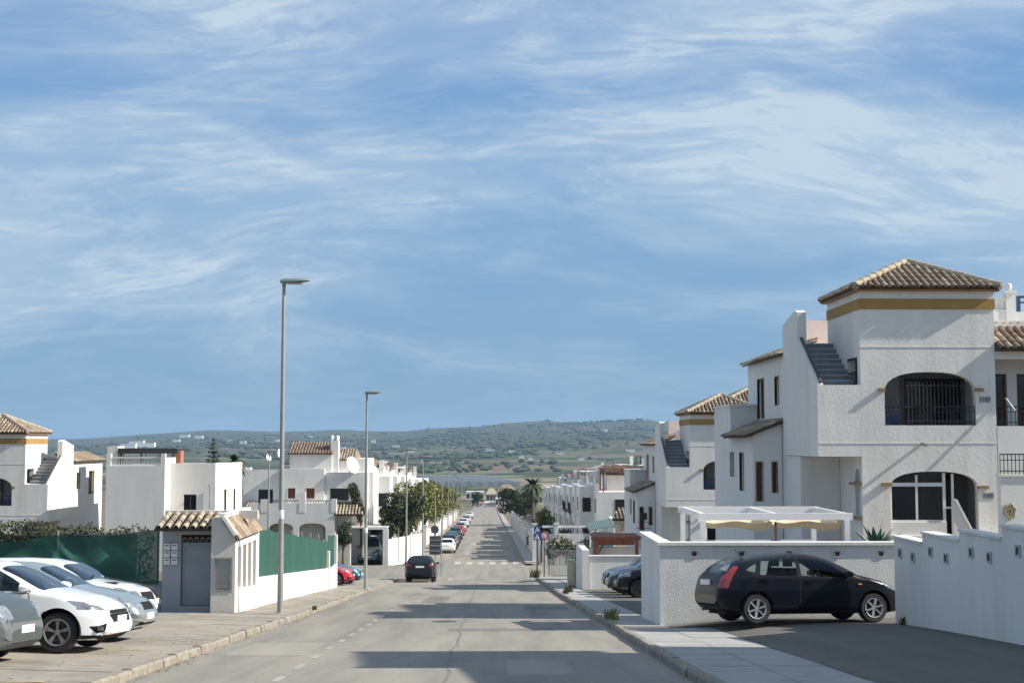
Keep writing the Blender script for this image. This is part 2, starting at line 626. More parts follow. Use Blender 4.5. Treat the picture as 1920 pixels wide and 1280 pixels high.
def roadmat(name, lo, hi, tracks):
    m = bpy.data.materials.new(name)
    m.use_nodes = True
    t = m.node_tree
    b = t.nodes['Principled BSDF']
    b.inputs['Roughness'].default_value = 0.85
    b.inputs['Specular IOR Level'].default_value = 0.3
    g = N(t, 'ShaderNodeNewGeometry')
    n1 = N(t, 'ShaderNodeTexNoise', i_Scale=0.5, i_Detail=9, i_Roughness=0.7)
    mp = N(t, 'ShaderNodeMapping')
    mp.inputs['Scale'].default_value = (2.4, 0.25, 1)
    t.links.new(g.outputs['Position'], mp.inputs[0])
    t.links.new(mp.outputs[0], n1.inputs['Vector'])
    c1 = ramp(t, [(0.28, lo), (0.72, hi)])
    t.links.new(n1.outputs[0], c1.inputs[0])
    n2 = N(t, 'ShaderNodeTexNoise', i_Scale=38, i_Detail=5, i_Roughness=0.8)
    t.links.new(g.outputs['Position'], n2.inputs['Vector'])
    grit = ramp(t, [(0.28, (0.62, 0.62, 0.62)), (0.72, (1.25, 1.24, 1.22))])
    t.links.new(n2.outputs[0], grit.inputs[0])
    c = mixc(t, 1.0, c1.outputs[0], grit.outputs[0], 'MULTIPLY')
    if tracks:
        mt_ = N(t, 'ShaderNodeMapping')
        mt_.inputs['Scale'].default_value = (1.25, 0.012, 1)
        t.links.new(g.outputs['Position'], mt_.inputs[0])
        n5 = N(t, 'ShaderNodeTexNoise', i_Scale=1.0, i_Detail=3, i_Roughness=0.5)
        t.links.new(mt_.outputs[0], n5.inputs['Vector'])
        lane = ramp(t, [(0.32, (0.84, 0.84, 0.85)), (0.5, (1, 1, 1)), (0.68, (1.08, 1.075, 1.06))])
        t.links.new(n5.outputs[0], lane.inputs[0])
        c = mixc(t, 1.0, c, lane.outputs[0], 'MULTIPLY')
    # old repairs, oil and cracks
    v = N(t, 'ShaderNodeTexVoronoi', i_Scale=0.42, i_Randomness=1.0, feature='DISTANCE_TO_EDGE')
    dn = N(t, 'ShaderNodeTexNoise', i_Scale=1.3, i_Detail=5)
    t.links.new(g.outputs['Position'], dn.inputs['Vector'])
    dv = mixc(t, 0.35, g.outputs['Position'], dn.outputs['Color'], 'ADD')
    t.links.new(dv, v.inputs['Vector'])
    ck = ramp(t, [(0.0, (1, 1, 1)), (0.012, (0, 0, 0))])
    t.links.new(v.outputs[0], ck.inputs[0])
    brk = N(t, 'ShaderNodeTexNoise', i_Scale=0.35, i_Detail=3)
    t.links.new(g.outputs['Position'], brk.inputs['Vector'])
    br = ramp(t, [(0.50, (0, 0, 0)), (0.60, (0.7, 0.7, 0.7))])
    t.links.new(brk.outputs[0], br.inputs[0])
    c = mixc(t, mth(t, 'MULTIPLY', mth(t, 'MULTIPLY', ck.outputs[0], br.outputs[0]), 0.6), c, tuple(k * 0.5 for k in lo))
    n4 = N(t, 'ShaderNodeTexNoise', i_Scale=0.8, i_Detail=6, i_Roughness=0.6, i_Distortion=0.8)
    t.links.new(g.outputs['Position'], n4.inputs['Vector'])
    st = ramp(t, [(0.60, (0, 0, 0)), (0.78, (0.45, 0.45, 0.45))])
    t.links.new(n4.outputs[0], st.inputs[0])
    c = mixc(t, st.outputs[0], c, tuple(k * 0.62 for k in lo))
    t.links.new(c, b.inputs['Base Color'])
    bp = N(t, 'ShaderNodeBump', i_Strength=0.35, i_Distance=0.01)
    t.links.new(n2.outputs[0], bp.inputs['Height'])
    t.links.new(bp.outputs[0], b.inputs['Normal'])
    return m


ASPH = roadmat('worn_asphalt', (0.20, 0.187, 0.162), (0.325, 0.302, 0.262), True)
ASPH2 = roadmat('dark_asphalt', (0.098, 0.093, 0.084), (0.16, 0.152, 0.138), False)
PAVE = mat('pavement_concrete', (0.295, 0.262, 0.218), 0.9, var=0.16, vscale=1.1, bump=0.3, bscale=50, dirt=0.4)
PAVE2 = mat('pavement_concrete_worn', (0.26, 0.235, 0.198), 0.9, var=0.24, vscale=1.6, bump=0.3, bscale=50, dirt=0.5)
PAVE3 = mat('pavement_grey_slab', (0.33, 0.325, 0.31), 0.9, var=0.13, vscale=1.5, bump=0.3, bscale=50, dirt=0.35)
KERB = mat('kerb_stone', (0.25, 0.226, 0.186), 0.9, var=0.3, vscale=3.5, bump=0.5, bscale=30, dirt=0.75)
JOINT = mat('joint_dirt', (0.14, 0.125, 0.10), 0.95, var=0.3, vscale=3)
PAINTW = mat('worn_white_road_paint', (0.335, 0.315, 0.28), 0.8, var=0.22, vscale=5)
PAINTZ = mat('zebra_paint', (0.42, 0.40, 0.36), 0.8, var=0.25, vscale=5)
PAINTY = mat('worn_yellow_road_paint', (0.45, 0.36, 0.17), 0.8, var=0.3, vscale=6)


def strip(name, mt, xa, xb, ys, zf, kind='structure', nx=1, thick=None):
    b = MB()
    vs, fs = [], []
    for y in ys:
        a, c = xa(y), xb(y)
        for i in range(nx + 1):
            x = a + (c - a) * i / nx
            vs.append((x, y, zf(x, y)))
    for i in range(len(ys) - 1):
        for j in range(nx):
            q = i * (nx + 1) + j
            fs.append((q, q + 1, q + nx + 2, q + nx + 1))
    b.add(vs, fs)
    o = b.build(name, mt, recalc=False)
    return tag(o, kind=kind)


yr_ = list(np.arange(-40, 100, 2.0)) + [100, 109, 118] + list(np.arange(124, 590, 6.0))
strip('road', ASPH, xl, xr, yr_, lambda x, y: gz(y), nx=4)
ycs = [93, 96, 100, 104, 109, 113, 117]
strip('cross_street', ASPH, lambda y: -75, lambda y: xl(y), ycs, lambda x, y: gz(y) - 0.002, nx=8)
strip('cross_street', ASPH, lambda y: xr(y), lambda y: 60, [97.5, 100, 104, 109, 113, 116.5], lambda x, y: gz(y) - 0.002, nx=8)

# the left parking strip and pavement, on the same sloping plane
zl = lambda x, y: gz(y) + 0.13 + 0.045 * max(0, min(-5.3 - x, 1.5)) + 0.006 * max(0, min(-6.8 - x, 8))
strip('parking_bay', JOINT, lambda y: -30, lambda y: xl(y) - 0.2, list(np.arange(-20, 42, 2.0)), lambda x, y: zl(x, y) - 0.045, nx=40)
pavL = strip('pavement', JOINT, lambda y: -7.2 if y < 66.5 else -12, lambda y: xl(y) - 0.2, list(np.arange(40, 66.1, 2)) + [66.6] + list(np.arange(68, 93, 2.0)) + [93], lambda x, y: zl(x, y) - 0.045)
zr = lambda x, y: gz(y) + 0.12
xro = lambda y: interp([(30.8, 4.95), (31.6, 4.05), (36, 4.1), (97.5, 4.45)], y)
pavR = strip('pavement', JOINT, lambda y: xr(y) + 0.18, xro, list(np.arange(0, 30, 2.0)) + [30.8, 31.6] + list(np.arange(33, 97, 2.0)) + [97.5], lambda x, y: zr(x, y) - 0.014)
zp = lambda x, y: gz(y) + 0.118 + 0.10 * sst(18, 29, y) * min(1.6, max(0, x - (4.97 if y < 30.8 else 4.1)))
strip('driveway', ASPH2, lambda y: 4.97 if y < 30.8 else 4.1, lambda y: 16, list(np.arange(-12, 30, 1.5)) + [30.79, 30.81, 31.95], zp, nx=16)
strip('side_parking', ASPH2, lambda y: xro(y) + 0.02, lambda y: 11, list(np.arange(34.0, 65, 3.0)) + [65], lambda x, y: gz(y) + 0.10, nx=3)


def slab(b, x0, x1, y0, y1, zf, th=0.06):
    c = [(x0, y0), (x1, y0), (x1, y1), (x0, y1)]
    vs = [(x, y, zf(x, y) - th) for x, y in c] + [(x, y, zf(x, y)) for x, y in c]
    b.add(vs, [(4, 5, 6, 7), (0, 1, 5, 4), (1, 2, 6, 5), (2, 3, 7, 6), (3, 0, 4, 7)])


def slabs(parent, xa, xb, y0, y1, dx, dy, zf, mts, name='paving_slab', gap=0.016):
    y = y0
    while y < y1 - 0.05:
        ye = min(y + dy, y1)
        a, c = max(xa(y), xa(ye)), min(xb(y), xb(ye))
        n = max(1, round((c - a) / dx))
        for i in range(n):
            b = MB()
            q0, q1 = a + (c - a) * i / n, a + (c - a) * (i + 1) / n
            h = random.uniform(-0.004, 0.004)
            slab(b, q0 + gap / 2, q1 - gap / 2, y + gap / 2, ye - gap / 2, lambda x, yy: zf(x, yy) + h)
            b.build(name, random.choice(mts), parent, recalc=False)
        y = ye


pb = bpy.data.objects['parking_bay']
slabs(pb, lambda y: -15.0, lambda y: xl(y) - 0.17, 16, 37.4, 2.4, 1.8, zl, [PAVE, PAVE, PAVE2])
slabs(pavL, lambda y: -6.95, lambda y: xl(y) - 0.17, 41.0, 66, 0.9, 1.5, zl, [PAVE, PAVE2])
slabs(pb, lambda y: -6.75, lambda y: xl(y) - 0.17, 37.4, 41.0, 0.9, 1.2, zl, [PAVE, PAVE2])
slabs(pavL, lambda y: -12, lambda y: xl(y) - 0.17, 66.6, 92.5, 2.2, 3.2, zl, [PAVE, PAVE2])
slabs(pavR, lambda y: xr(y) + 0.16, lambda y: xro(y), 17, 30.8, 1.0, 1.15, zr, [PAVE3])
slabs(pavR, lambda y: xr(y) + 0.16, lambda y: xro(y), 31.6, 62, 1.1, 1.6, zr, [PAVE3])
slabs(pavR, lambda y: xr(y) + 0.16, lambda y: xro(y), 62, 97.5, 1.3, 4.0, zr, [PAVE3])


def kerb(edge, side, y0, y1, step):
    root = tag(MB().box(edge(y0) - 0.01, edge(y0) + 0.01, y0, y0 + 0.02, gz(y0) - 0.1, gz(y0) - 0.05).build('kerb', KERB), kind='structure')
    y = y0
    while y < y1:
        ye = min(y + step, y1)
        b = MB()
        dx = random.uniform(-0.012, 0.012)
        dz = random.uniform(-0.01, 0.012)
        a0, a1 = edge(y) + dx, edge(ye) + dx
        w = 0.16 * side
        g = 0.012
        vs = []
        for zz, ins in ((-0.08, 0), (0.10, 0), (0.135, 0.03)):
            for (x, yy) in ((a0 + ins * side, y + g), (a0 + w, y + g), (a1 + w, ye - g), (a1 + ins * side, ye - g)):
                vs.append((x, yy, gz(yy) + zz + (dz if zz > 0 else 0)))
        fs = [(8, 9, 10, 11)]
        for l in (0, 4):
            fs += [(l + i, l + (i + 1) % 4, l + 4 + (i + 1) % 4, l + 4 + i) for i in range(4)]
        b.add(vs, fs)
        b.build('kerb_stone', KERB, root)
        y = ye
    return root


kerb(xl, -1, 14, 87.5, 1.0)
kerb(xr, 1, 14, 94, 1.0)
kerb(xl, -1, 118, 330, 6)
kerb(xr, 1, 118, 330, 6)
strip('pavement', PAVE2, lambda y: -6.9, lambda y: xl(y) - 0.16, list(np.arange(117.2, 420, 10.0)), lambda x, y: gz(y) + 0.11)
strip('pavement', PAVE3, lambda y: xr(y) + 0.16, lambda y: 4.3, list(np.arange(117.2, 420, 10.0)), lambda x, y: gz(y) + 0.11)

# painted lines
def mark(mt, x0, x1, y0, y1, zf, sk=0.0):
    b = MB()
    n = max(1, int((y1 - y0) / 1.0))
    vs = []
    for i in range(n + 1):
        y = y0 + (y1 - y0) * i / n
        vs += [(x0 + sk * (y - y0), y, zf(x0, y) + 0.005), (x1 + sk * (y - y0), y, zf(x1, y) + 0.005)]
    b.add(vs, [(2 * i, 2 * i + 1, 2 * i + 3, 2 * i + 2) for i in range(n)])
    return tag(b.build('road_marking', mt, recalc=False), kind='structure')


rz = lambda x, y: gz(y)
y = 15.2
while y < 60:
    mark(PAINTW, -2.99, -2.88, y, y + 0.85, rz)
    y += 2.15
for i in range(7):
    x = -2.75 + i * 1.0
    mark(PAINTZ, x, x + 0.5, 118.2, 122.2, rz)
for y in (17.9, 20.6, 23.6, 26.3, 29.3, 32.2):
    b = MB()
    b.add([(-10, y, zl(-10, y) + 0.008), (-5.6, y, zl(-5.6, y) + 0.008), (-5.6, y + 0.1, zl(-5.6, y + 0.1) + 0.008), (-10, y + 0.1, zl(-10, y + 0.1) + 0.008)], [(0, 1, 2, 3)])
    tag(b.build('road_marking', PAINTY, recalc=False), kind='structure')
# tar-sealed seam that runs down the road
SEAM = mat('tar_seam', (0.17, 0.158, 0.138), 0.7, var=0.2, vscale=2)
b = MB()
vs = []
for i in range(90):
    y = 15 + i
    x = -0.62 + 0.035 * math.sin(y * 0.7) + 0.03 * math.sin(y * 1.9)
    vs += [(x, y, gz(y) + 0.004), (x + 0.045 + 0.02 * math.sin(y * 3.1), y, gz(y) + 0.004)]
b.add(vs, [(2 * i, 2 * i + 1, 2 * i + 3, 2 * i + 2) for i in range(89)])
tag(b.build('road_seam', SEAM, recalc=False), kind='structure')
# square repairs in the asphalt
PATCH = roadmat('repair_asphalt', (0.15, 0.142, 0.128), (0.215, 0.205, 0.185), False)
PATCH2 = roadmat('pale_repair_asphalt', (0.26, 0.243, 0.212), (0.36, 0.335, 0.29), False)
for (x0, x1, y0, y1, pm_) in ((-0.9, 1.6, 32.0, 33.1, PATCH), (-4.6, -3.2, 24.5, 28.0, PATCH2), (1.2, 2.6, 44, 47, PATCH), (-2.4, -1.5, 50, 58, PATCH), (-4.4, -1.0, 68, 69.2, PATCH2), (-0.2, 2.6, 76, 77.4, PATCH), (0.3, 1.3, 20.5, 23.5, PATCH2), (-3.5, 2.8, 132, 134, PATCH), (-2.0, 0.5, 160, 170, PATCH2)):
    mark(pm_, x0, x1, y0, y1, lambda x, y: gz(y) - 0.0025, 0.01).name = 'road_patch'
# round drain cover in the road
b = MB()
yy = 36.5
b.lathe([(0.0, 0.012), (0.28, 0.012), (0.33, 0.008), (0.33, 0.0)], (-1.1, yy, 0), n=20)
b.v = [(x, y, z + gz(y)) for x, y, z in b.v]
tag(b.build('manhole_cover', mat('cast_iron', (0.07, 0.065, 0.06), 0.6, metal=0.4, var=0.3, vscale=20)), 'dark round iron cover set into the asphalt of the road', 'manhole cover')

# ------------------------------------------------------------------ woods on the hills
rng = np.random.default_rng(5)
blobs = [(835, 2050, 120, 500, 1.0), (650, 1900, 160, 260, 0.8), (1130, 2500, 110, 250, 0.8), (900, 3100, 300, 500, 0.5), (1000, 2300, 70, 120, 0.6), (480, 2700, 260, 350, 0.45), (1200, 3300, 150, 500, 0.6), (760, 1560, 180, 70, 0.8), (250, 2600, 260, 500, 0.3), (1060, 1750, 120, 60, 0.6)]
vs_, fs_, ms_ = [], [], []
cnt = 0
while cnt < 2300:
    az = rng.uniform(-60, 1400)
    Y = rng.uniform(1330, 4400)
    d = 0.022 + 0.85 * sum(w * math.exp(-((az - a) / sa) ** 2 - ((Y - b0) / sb) ** 2) for a, b0, sa, sb, w in blobs)
    X = (az - 913) / 2600 * Y
    d *= 0.08 + 3.2 * max(0, mnoise.noise((X / 150, Y / 260, 5)) - 0.02)
    if rng.uniform() > d:
        continue
    h = rng.uniform(2.0, 5.0)
    w = h * rng.uniform(1.4, 3.8)
    z = hill(X, Y)
    o = len(vs_)
    n = 6
    for lvl, (rr, zz) in enumerate(((0.7, 0.1), (1.0, 0.5), (0.6, 0.88))):
        for k in range(n):
            t = 2 * math.pi * k / n + lvl * 0.4
            q = rr * w * 0.5 * rng.uniform(0.75, 1.2)
            vs_.append((X + q * math.cos(t), Y + q * math.sin(t), z + h * zz * rng.uniform(0.9, 1.1)))
    vs_.append((X, Y, z + h))
    for l in range(2):
        for k in range(n):
            fs_.append((o + l * n + k, o + l * n + (k + 1) % n, o + (l + 1) * n + (k + 1) % n, o + (l + 1) * n + k))
            ms_.append(cnt % 3)
    for k in range(n):
        fs_.append((o + 2 * n + k, o + 2 * n + (k + 1) % n, o + 3 * n))
        ms_.append(cnt % 3)
    cnt += 1
wb = MB()
wb.v, wb.f, wb.m = vs_, fs_, ms_
FM = [mat('far_tree_dark', (0.028, 0.045, 0.022), 0.95), mat('far_tree_mid', (0.045, 0.065, 0.028), 0.95), mat('far_tree_grey', (0.05, 0.06, 0.04), 0.95)]
tag(wb.build('hill_woods', FM, recalc=False), 'dark scattered woods and scrub covering the far hills', 'woods', kind='stuff')

# ------------------------------------------------------------------ haze in the valley air
hz = MB().box(-4600, 4600, -160, 6900, -60, 82).build('haze', [])
hm = bpy.data.materials.new('haze')
hm.use_nodes = True
hm.node_tree.nodes.clear()
pv = N(hm.node_tree, 'ShaderNodeVolumePrincipled')
pv.inputs['Color'].default_value = (0.45, 0.70, 1.0, 1)
pv.inputs['Density'].default_value = 0.000096
pv.inputs['Anisotropy'].default_value = 0.1
ho = N(hm.node_tree, 'ShaderNodeOutputMaterial')
hm.node_tree.links.new(pv.outputs[0], ho.inputs['Volume'])
hz.data.materials.append(hm)
tag(hz, 'thin pale haze over the valley', 'haze', kind='stuff')

# dry leaves and grit lying in the left gutter
q_ = np.random.default_rng(9)
lb_ = MB()
for k in range(420):
    y = 17 + 48 * q_.uniform() ** 1.4
    x = xl(y) + abs(q_.normal()) * 0.12 + 0.02
    if q_.uniform() < .25:
        x = xl(y) - 0.18 - q_.uniform() * 1.2
    z = (gz(y) if x > xl(y) else zl(x, y)) + 0.012
    a, s_ = q_.uniform(0, 6.28), q_.uniform(.015, .05)
    c, w = math.cos(a) * s_, math.sin(a) * s_
    lb_.add([(x - c, y - w, z - .004), (x + w * .5, y - c * .5, z + .008), (x + c, y + w, z), (x - w * .5, y + c * .5, z + .004)], [(0, 1, 2, 3)], int(q_.integers(3)))
tag(lb_.build('leaf_litter', [mat('dry_leaf', (0.22, 0.12, 0.06), .9), mat('grit', (0.12, 0.105, 0.085), .95), mat('pale_leaf', (0.34, 0.27, 0.16), .9)], recalc=False), 'dry leaves and grit lying along the left gutter', 'litter', kind='stuff')
# ------------------------------------------------------------------ house-building helpers


def wallplate(parent, mt, axis, pos, thick, outer, holes, name='wall'):
    """axis 'y': wall facing the viewer at y=pos (2D = x,z); axis 'x': wall along the street at x=pos (2D = y,z)"""
    b = MB()
    if axis == 'y':
        b.plate(outer, holes, (0, pos, 0), (1, 0, 0), (0, 0, 1), (0, 1, 0), thick)
    else:
        b.plate(outer, holes, (pos, 0, 0), (0, 1, 0), (0, 0, 1), (1, 0, 0), thick)
    return b.build(name, mt, parent)


def window(parent, axis, pos, a0, a1, z0, z1, frame=None, fw=0.05, mull=1, bars=0, trim=None, sill=True, glass=None, inward=1, name='window'):
    """a recessed window: frame with mullions, pane as sub-part, optional bars and painted surround; pos = wall face"""
    frame = frame or FRAMEBR
    d = pos + 0.12 * inward

    def bx(b, u0, u1, w0, w1, q0, q1):
        lo, hi = min(w0, w1), max(w0, w1)
        if axis == 'y':
            b.box(u0, u1, lo, hi, q0, q1)
        else:
            b.box(lo, hi, u0, u1, q0, q1)
    b = MB()
    t = 0.05 * inward
    bx(b, a0, a1, d, d + t, z1 - fw, z1)
    bx(b, a0, a1, d, d + t, z0, z0 + fw)
    bx(b, a0, a0 + fw, d, d + t, z0 + fw, z1 - fw)
    bx(b, a1 - fw, a1, d, d + t, z0 + fw, z1 - fw)
    for i in range(1, mull):
        c = a0 + (a1 - a0) * i / mull
        bx(b, c - fw / 2, c + fw / 2, d, d + t, z0 + fw, z1 - fw)
    w = b.build(name, frame, parent)
    g = MB()
    bx(g, a0 + fw, a1 - fw, d + t * 0.5, d + t * 0.5 + 0.01 * inward, z0 + fw, z1 - fw)
    g.build('pane', glass or WINDARK, w)
    if bars:
        q = MB()
        for i in range(bars):
            c = a0 + (a1 - a0) * (i + 0.5) / bars
            bx(q, c - 0.01, c + 0.01, pos + 0.03 * inward, pos + 0.05 * inward, z0, z1)
        for zz in (z0 + 0.1, z1 - 0.1):
            bx(q, a0, a1, pos + 0.022 * inward, pos + 0.03 * inward, zz - 0.012, zz + 0.012)
        q.build('window_bars', DARKMETAL, w)
    if trim:
        q = MB()
        e = 0.03
        p0, p1 = pos - 0.012 * inward, pos + 0.06 * inward
        bx(q, a0 - e, a1 + e, p0, p1, z1, z1 + e)
        bx(q, a0 - e, a0, p0, p1, z0, z1)
        bx(q, a1, a1 + e, p0, p1, z0, z1)
        q.build('window_surround', trim, w)
    return w


def tile_mesh(name, L, r0, r1, n=6):
    """one half-round clay tile lying along +Y (down slope), with its thickness at the front edge"""
    vs, fs = [], []
    for (yy, r, lift) in ((0, r0, 0.0), (L, r1, 0.012)):
        for rr in (r, r - 0.018):
            for j in range(n + 1):
                t = math.pi * j / n
                vs.append((math.cos(t) * rr, yy, math.sin(t) * rr + lift))
    m = n + 1
    for j in range(n):
        fs.append((j, j + 1, 2 * m + j + 1, 2 * m + j))
        fs.append((2 * m + j, 2 * m + j + 1, 3 * m + j + 1, 3 * m + j))
    me = bpy.data.meshes.new(name)
    me.from_pydata(vs, [], fs)
    me.polygons.foreach_set('use_smooth', [True] * len(fs))
    me.set_sharp_from_angle(angle=R(50))
    return me, vs, fs


TILE_MESHES = {}


def tile_for(mt, r):
    k = (mt.name, round(r, 3))
    if k not in TILE_MESHES:
        me, vs, fs = tile_mesh('roof_tile', 0.44, r * 0.86, r)
        me.materials.append(mt)
        TILE_MESHES[k] = (me, vs, fs)
    return TILE_MESHES[k]


def tiles_on(parent, A, B, C, D, pitch=0.21, row=0.36, single=True, mts=None, stuffname='roof_tiles'):
    """barrel tiles over a sloping quad or triangle: A,B ends of the eave, C above B, D above A"""
    mts = mts or [TILE_A, TILE_A, TILE_C, TILE_B]
    A, B, C, D = map(Vector, (A, B, C, D))
    ue = (B - A)
    W_ = ue.length
    ue.normalize()
    nrm = ue.cross(D + (C - D) * 0.5 - A)
    nrm.normalize()
    if nrm.z < 0:
        nrm = -nrm
    up = nrm.cross(ue)
    if up.z < 0:
        up = -up
    H = max((C - A).dot(up), (D - A).dot(up))
    n = max(1, int(round(W_ / pitch)))
    p = W_ / n
    dn = (D - A).dot(up), (D - A).dot(ue)
    cn = (C - A).dot(up), (C - A).dot(ue)
    off = Vector((0, 0, 0))
    q = parent
    while q is not None:
        off += q.location
        q = q.parent
    acc = {}
    for i in range(n):
        x = (i + 0.5) * p
        # how far the column climbs before meeting a sloping edge
        top = H
        if dn[1] > 1e-4 and x < dn[1]:
            top = min(top, dn[0] * x / dn[1])
        if cn[1] < W_ - 1e-4 and x > cn[1]:
            top = min(top, cn[0] * (W_ - x) / (W_ - cn[1]))
        y = -0.06
        j = 0
        while y < top - 0.08:
            L = min(0.44, top - y + 0.06)
            mt = random.choice(mts)
            r = p * 0.37
            me, tv, tf = tile_for(mt, r)
            org = A + ue * x + up * y + nrm * (0.015 + random.uniform(0, 0.008))
            M = Matrix((( -ue.x, -up.x, nrm.x, 0), (-ue.y, -up.y, nrm.y, 0), (-ue.z, -up.z, nrm.z, 0), (0, 0, 0, 1)))
            yaw = Matrix.Rotation(random.uniform(-0.025, 0.025), 4, 'Z')
            T = Matrix.Translation(org + up * L - off) @ M @ yaw @ Matrix.Diagonal((1, L / 0.44, 1, 1))
            if single:
                o = bpy.data.objects.new('roof_tile', me)
                COL.objects.link(o)
                o.parent = parent
                o.matrix_basis = T
            else:
                acc.setdefault(mt, MB()).add([T @ Vector(v) + off for v in tv], tf)
            y += row
            j += 1
    for mt, mb in acc.items():
        o = mb.build(stuffname, mt, parent, smooth=True, recalc=False)
        o['kind'] = 'stuff'


def hip_roof(parent, x0, x1, y0, y1, z, h, faces='fl', single=True, pitch=0.19):
    """pyramid roof with barrel tiles; faces f=front l=left r=right b=back tiled"""
    ax, ay = (x0 + x1) / 2, (y0 + y1) / 2
    b = MB()
    b.add([(x0, y0, z), (x1, y0, z), (x1, y1, z), (x0, y1, z), (ax, ay, z + h), (x0, y0, z - 0.035), (x1, y0, z - 0.035), (x1, y1, z - 0.035), (x0, y1, z - 0.035)],
          [(0, 1, 4), (1, 2, 4), (2, 3, 4), (3, 0, 4), (0, 5, 6, 1), (1, 6, 7, 2), (2, 7, 8, 3), (3, 8, 5, 0), (5, 8, 7, 6)])
    rf = b.build('roof', TILE_BED, parent)
    T = (ax, ay, z + h)
    q = {'f': ((x0, y0, z), (x1, y0, z)), 'l': ((x0, y1, z), (x0, y0, z)), 'r': ((x1, y0, z), (x1, y1, z)), 'b': ((x1, y1, z), (x0, y1, z))}
    for f in 'flrb':
        tiles_on(rf, q[f][0], q[f][1], T, T, pitch, 0.36, single and f in faces)
    # ridge caps
    for (cx, cy) in ((x0, y0), (x1, y0), (x0, y1), (x1, y1)):
        a, c = Vector((cx, cy, z + 0.04)), Vector((ax, ay, z + h + 0.05))
        n = int((c - a).length / 0.36)
        rb = MB()
        for i in range(n):
            p0, p1 = a + (c - a) * (i / n), a + (c - a) * ((i + 1.12) / n)
            rb.tube([p0, p1], [0.115, 0.095], 8)
        o = rb.build('ridge_tiles', TILE_C, rf, smooth=True)
    fb = MB()
    fb.lathe([(0.12, z + h - 0.02), (0.10, z + h + 0.1), (0.0, z + h + 0.13)], (ax, ay, 0), n=8)
    fb.build('ridge_cap', TILE_A, rf, smooth=True)
    return rf


def railing(parent, pts, z0, z1, n, mt=None, name='railing'):
    """a metal railing along points, with n bars per span"""
    mt = mt or DARKMETAL
    b = MB()
    for (xa, ya), (xb, yb) in zip(pts, pts[1:]):
        b.bar((xa, ya, z1), (xb, yb, z1), 0.045, 0.03)
        b.bar((xa, ya, z0 + 0.08), (xb, yb, z0 + 0.08), 0.025)
        b.bar((xa, ya, z1 - 0.14), (xb, yb, z1 - 0.14), 0.02)
        for i in range(n + 1):
            t = i / n
            x, y = xa + (xb - xa) * t, ya + (yb - ya) * t
            b.bar((x, y, z0), (x, y, z1), 0.016)
    return b.build(name, mt, parent)


def balustrade(parent, x0, x1, y, z0, z1, n, mt=None):
    b = MB()
    b.box(x0, x1, y - 0.09, y + 0.09, z0, z0 + 0.07)
    b.box(x0, x1, y - 0.09, y + 0.09, z1 - 0.08, z1)
    for i in range(n):
        x = x0 + (x1 - x0) * (i + 0.5) / n
        h = z1 - z0
        b.lathe([(0.045, z0 + 0.07), (0.03, z0 + 0.15 * h + 0.05), (0.055, z0 + 0.38 * h), (0.03, z0 + 0.62 * h), (0.045, z1 - 0.08)], (x, y, 0), n=8)
    return b.build('balustrade', mt or SMOOTH, parent, smooth=True)


def text_plate(parent, txt, x, y, z, h, mt):
    """raised house number facing the street, real lettering"""
    cu = bpy.data.curves.new('house_number', 'FONT')
    cu.body = txt
    cu.size = h
    cu.extrude = 0.006
    cu.align_x = 'CENTER'
    cu.align_y = 'CENTER'
    tmp = bpy.data.objects.new('tmp', cu)
    COL.objects.link(tmp)
    dg = bpy.context.evaluated_depsgraph_get()
    me = bpy.data.meshes.new_from_object(tmp.evaluated_get(dg))
    bpy.data.objects.remove(tmp)
    me.materials.clear()
    me.materials.append(mt)
    o = bpy.data.objects.new('house_number', me)
    COL.objects.link(o)
    o.parent = parent
    o.location = Vector((x, y, z)) - parent.location
    o.rotation_euler = (math.pi / 2, 0, 0)
    return o


# ------------------------------------------------------------------ the tower house (the near one on the right; its copies stand down the street)
NUM = mat('house_number_grey', (0.10, 0.11, 0.125), 0.6)
NUMP = mat('number_tile', (0.38, 0.385, 0.39), 0.6, var=0.15, vscale=9)
H1 = thing('tower_house', (10.0, 37.0, -2.4), 'big white tower house with arched balcony above the parked black hatchback', 'house', 'tower houses with tiled pyramid roofs')
F = 37.0
X0, X1, ZE = 10.02, 13.66, 4.12
UP = arch(10.66, 13.12, 0.47, 1.33, 1.90)
LO = arch(10.77, 13.12, -2.46, -1.20, -0.76)
wallplate(H1, STUCCO, 'y', F, 0.24, rect(X0, X1, -3.6, ZE), [UP, LO])
ahole = arch(37.2, 37.75, -1.95, -1.05, -0.70, 8)
dhole = rect(37.3, 38.4, 1.58, 2.32)
wallplate(H1, SMOOTH, 'x', X0, 0.24, rect(F + 0.24, 40.5, -3.6, ZE), [ahole, dhole])
wallplate(H1, SMOOTH, 'x', X1 - 0.24, 0.24, rect(F + 0.24, 40.5, -3.6, ZE), [])
wallplate(H1, SMOOTH, 'y', 40.26, 0.24, rect(X0 + 0.24, X1 - 0.24, -3.6, ZE), [])
wallplate(H1, mat('porch_wall_shade', (0.20, 0.19, 0.18), 0.9, var=0.1), 'y', 38.7, 0.15, rect(X0 + 0.24, X1 - 0.24, -3.6, 2.4), [rect(11.70, 13.35, 0.47, 1.80), rect(11.2, 12.95, -2.46, -0.9)])  # back wall coloured dark to hold the shade inside the arches
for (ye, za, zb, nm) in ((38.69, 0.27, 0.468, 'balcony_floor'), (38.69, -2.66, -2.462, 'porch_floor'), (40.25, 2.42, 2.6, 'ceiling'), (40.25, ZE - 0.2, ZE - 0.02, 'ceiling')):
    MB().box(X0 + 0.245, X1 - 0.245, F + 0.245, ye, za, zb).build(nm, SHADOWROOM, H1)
# band under the eave
b = MB()
b.box(X0 - 0.025, X1 + 0.025, F - 0.025, F - 0.002, 3.59, 3.87)
b.box(X0 - 0.025, X0 - 0.002, F, 40.52, 3.59, 3.87)
b.build('painted_band', OCHRE, H1)
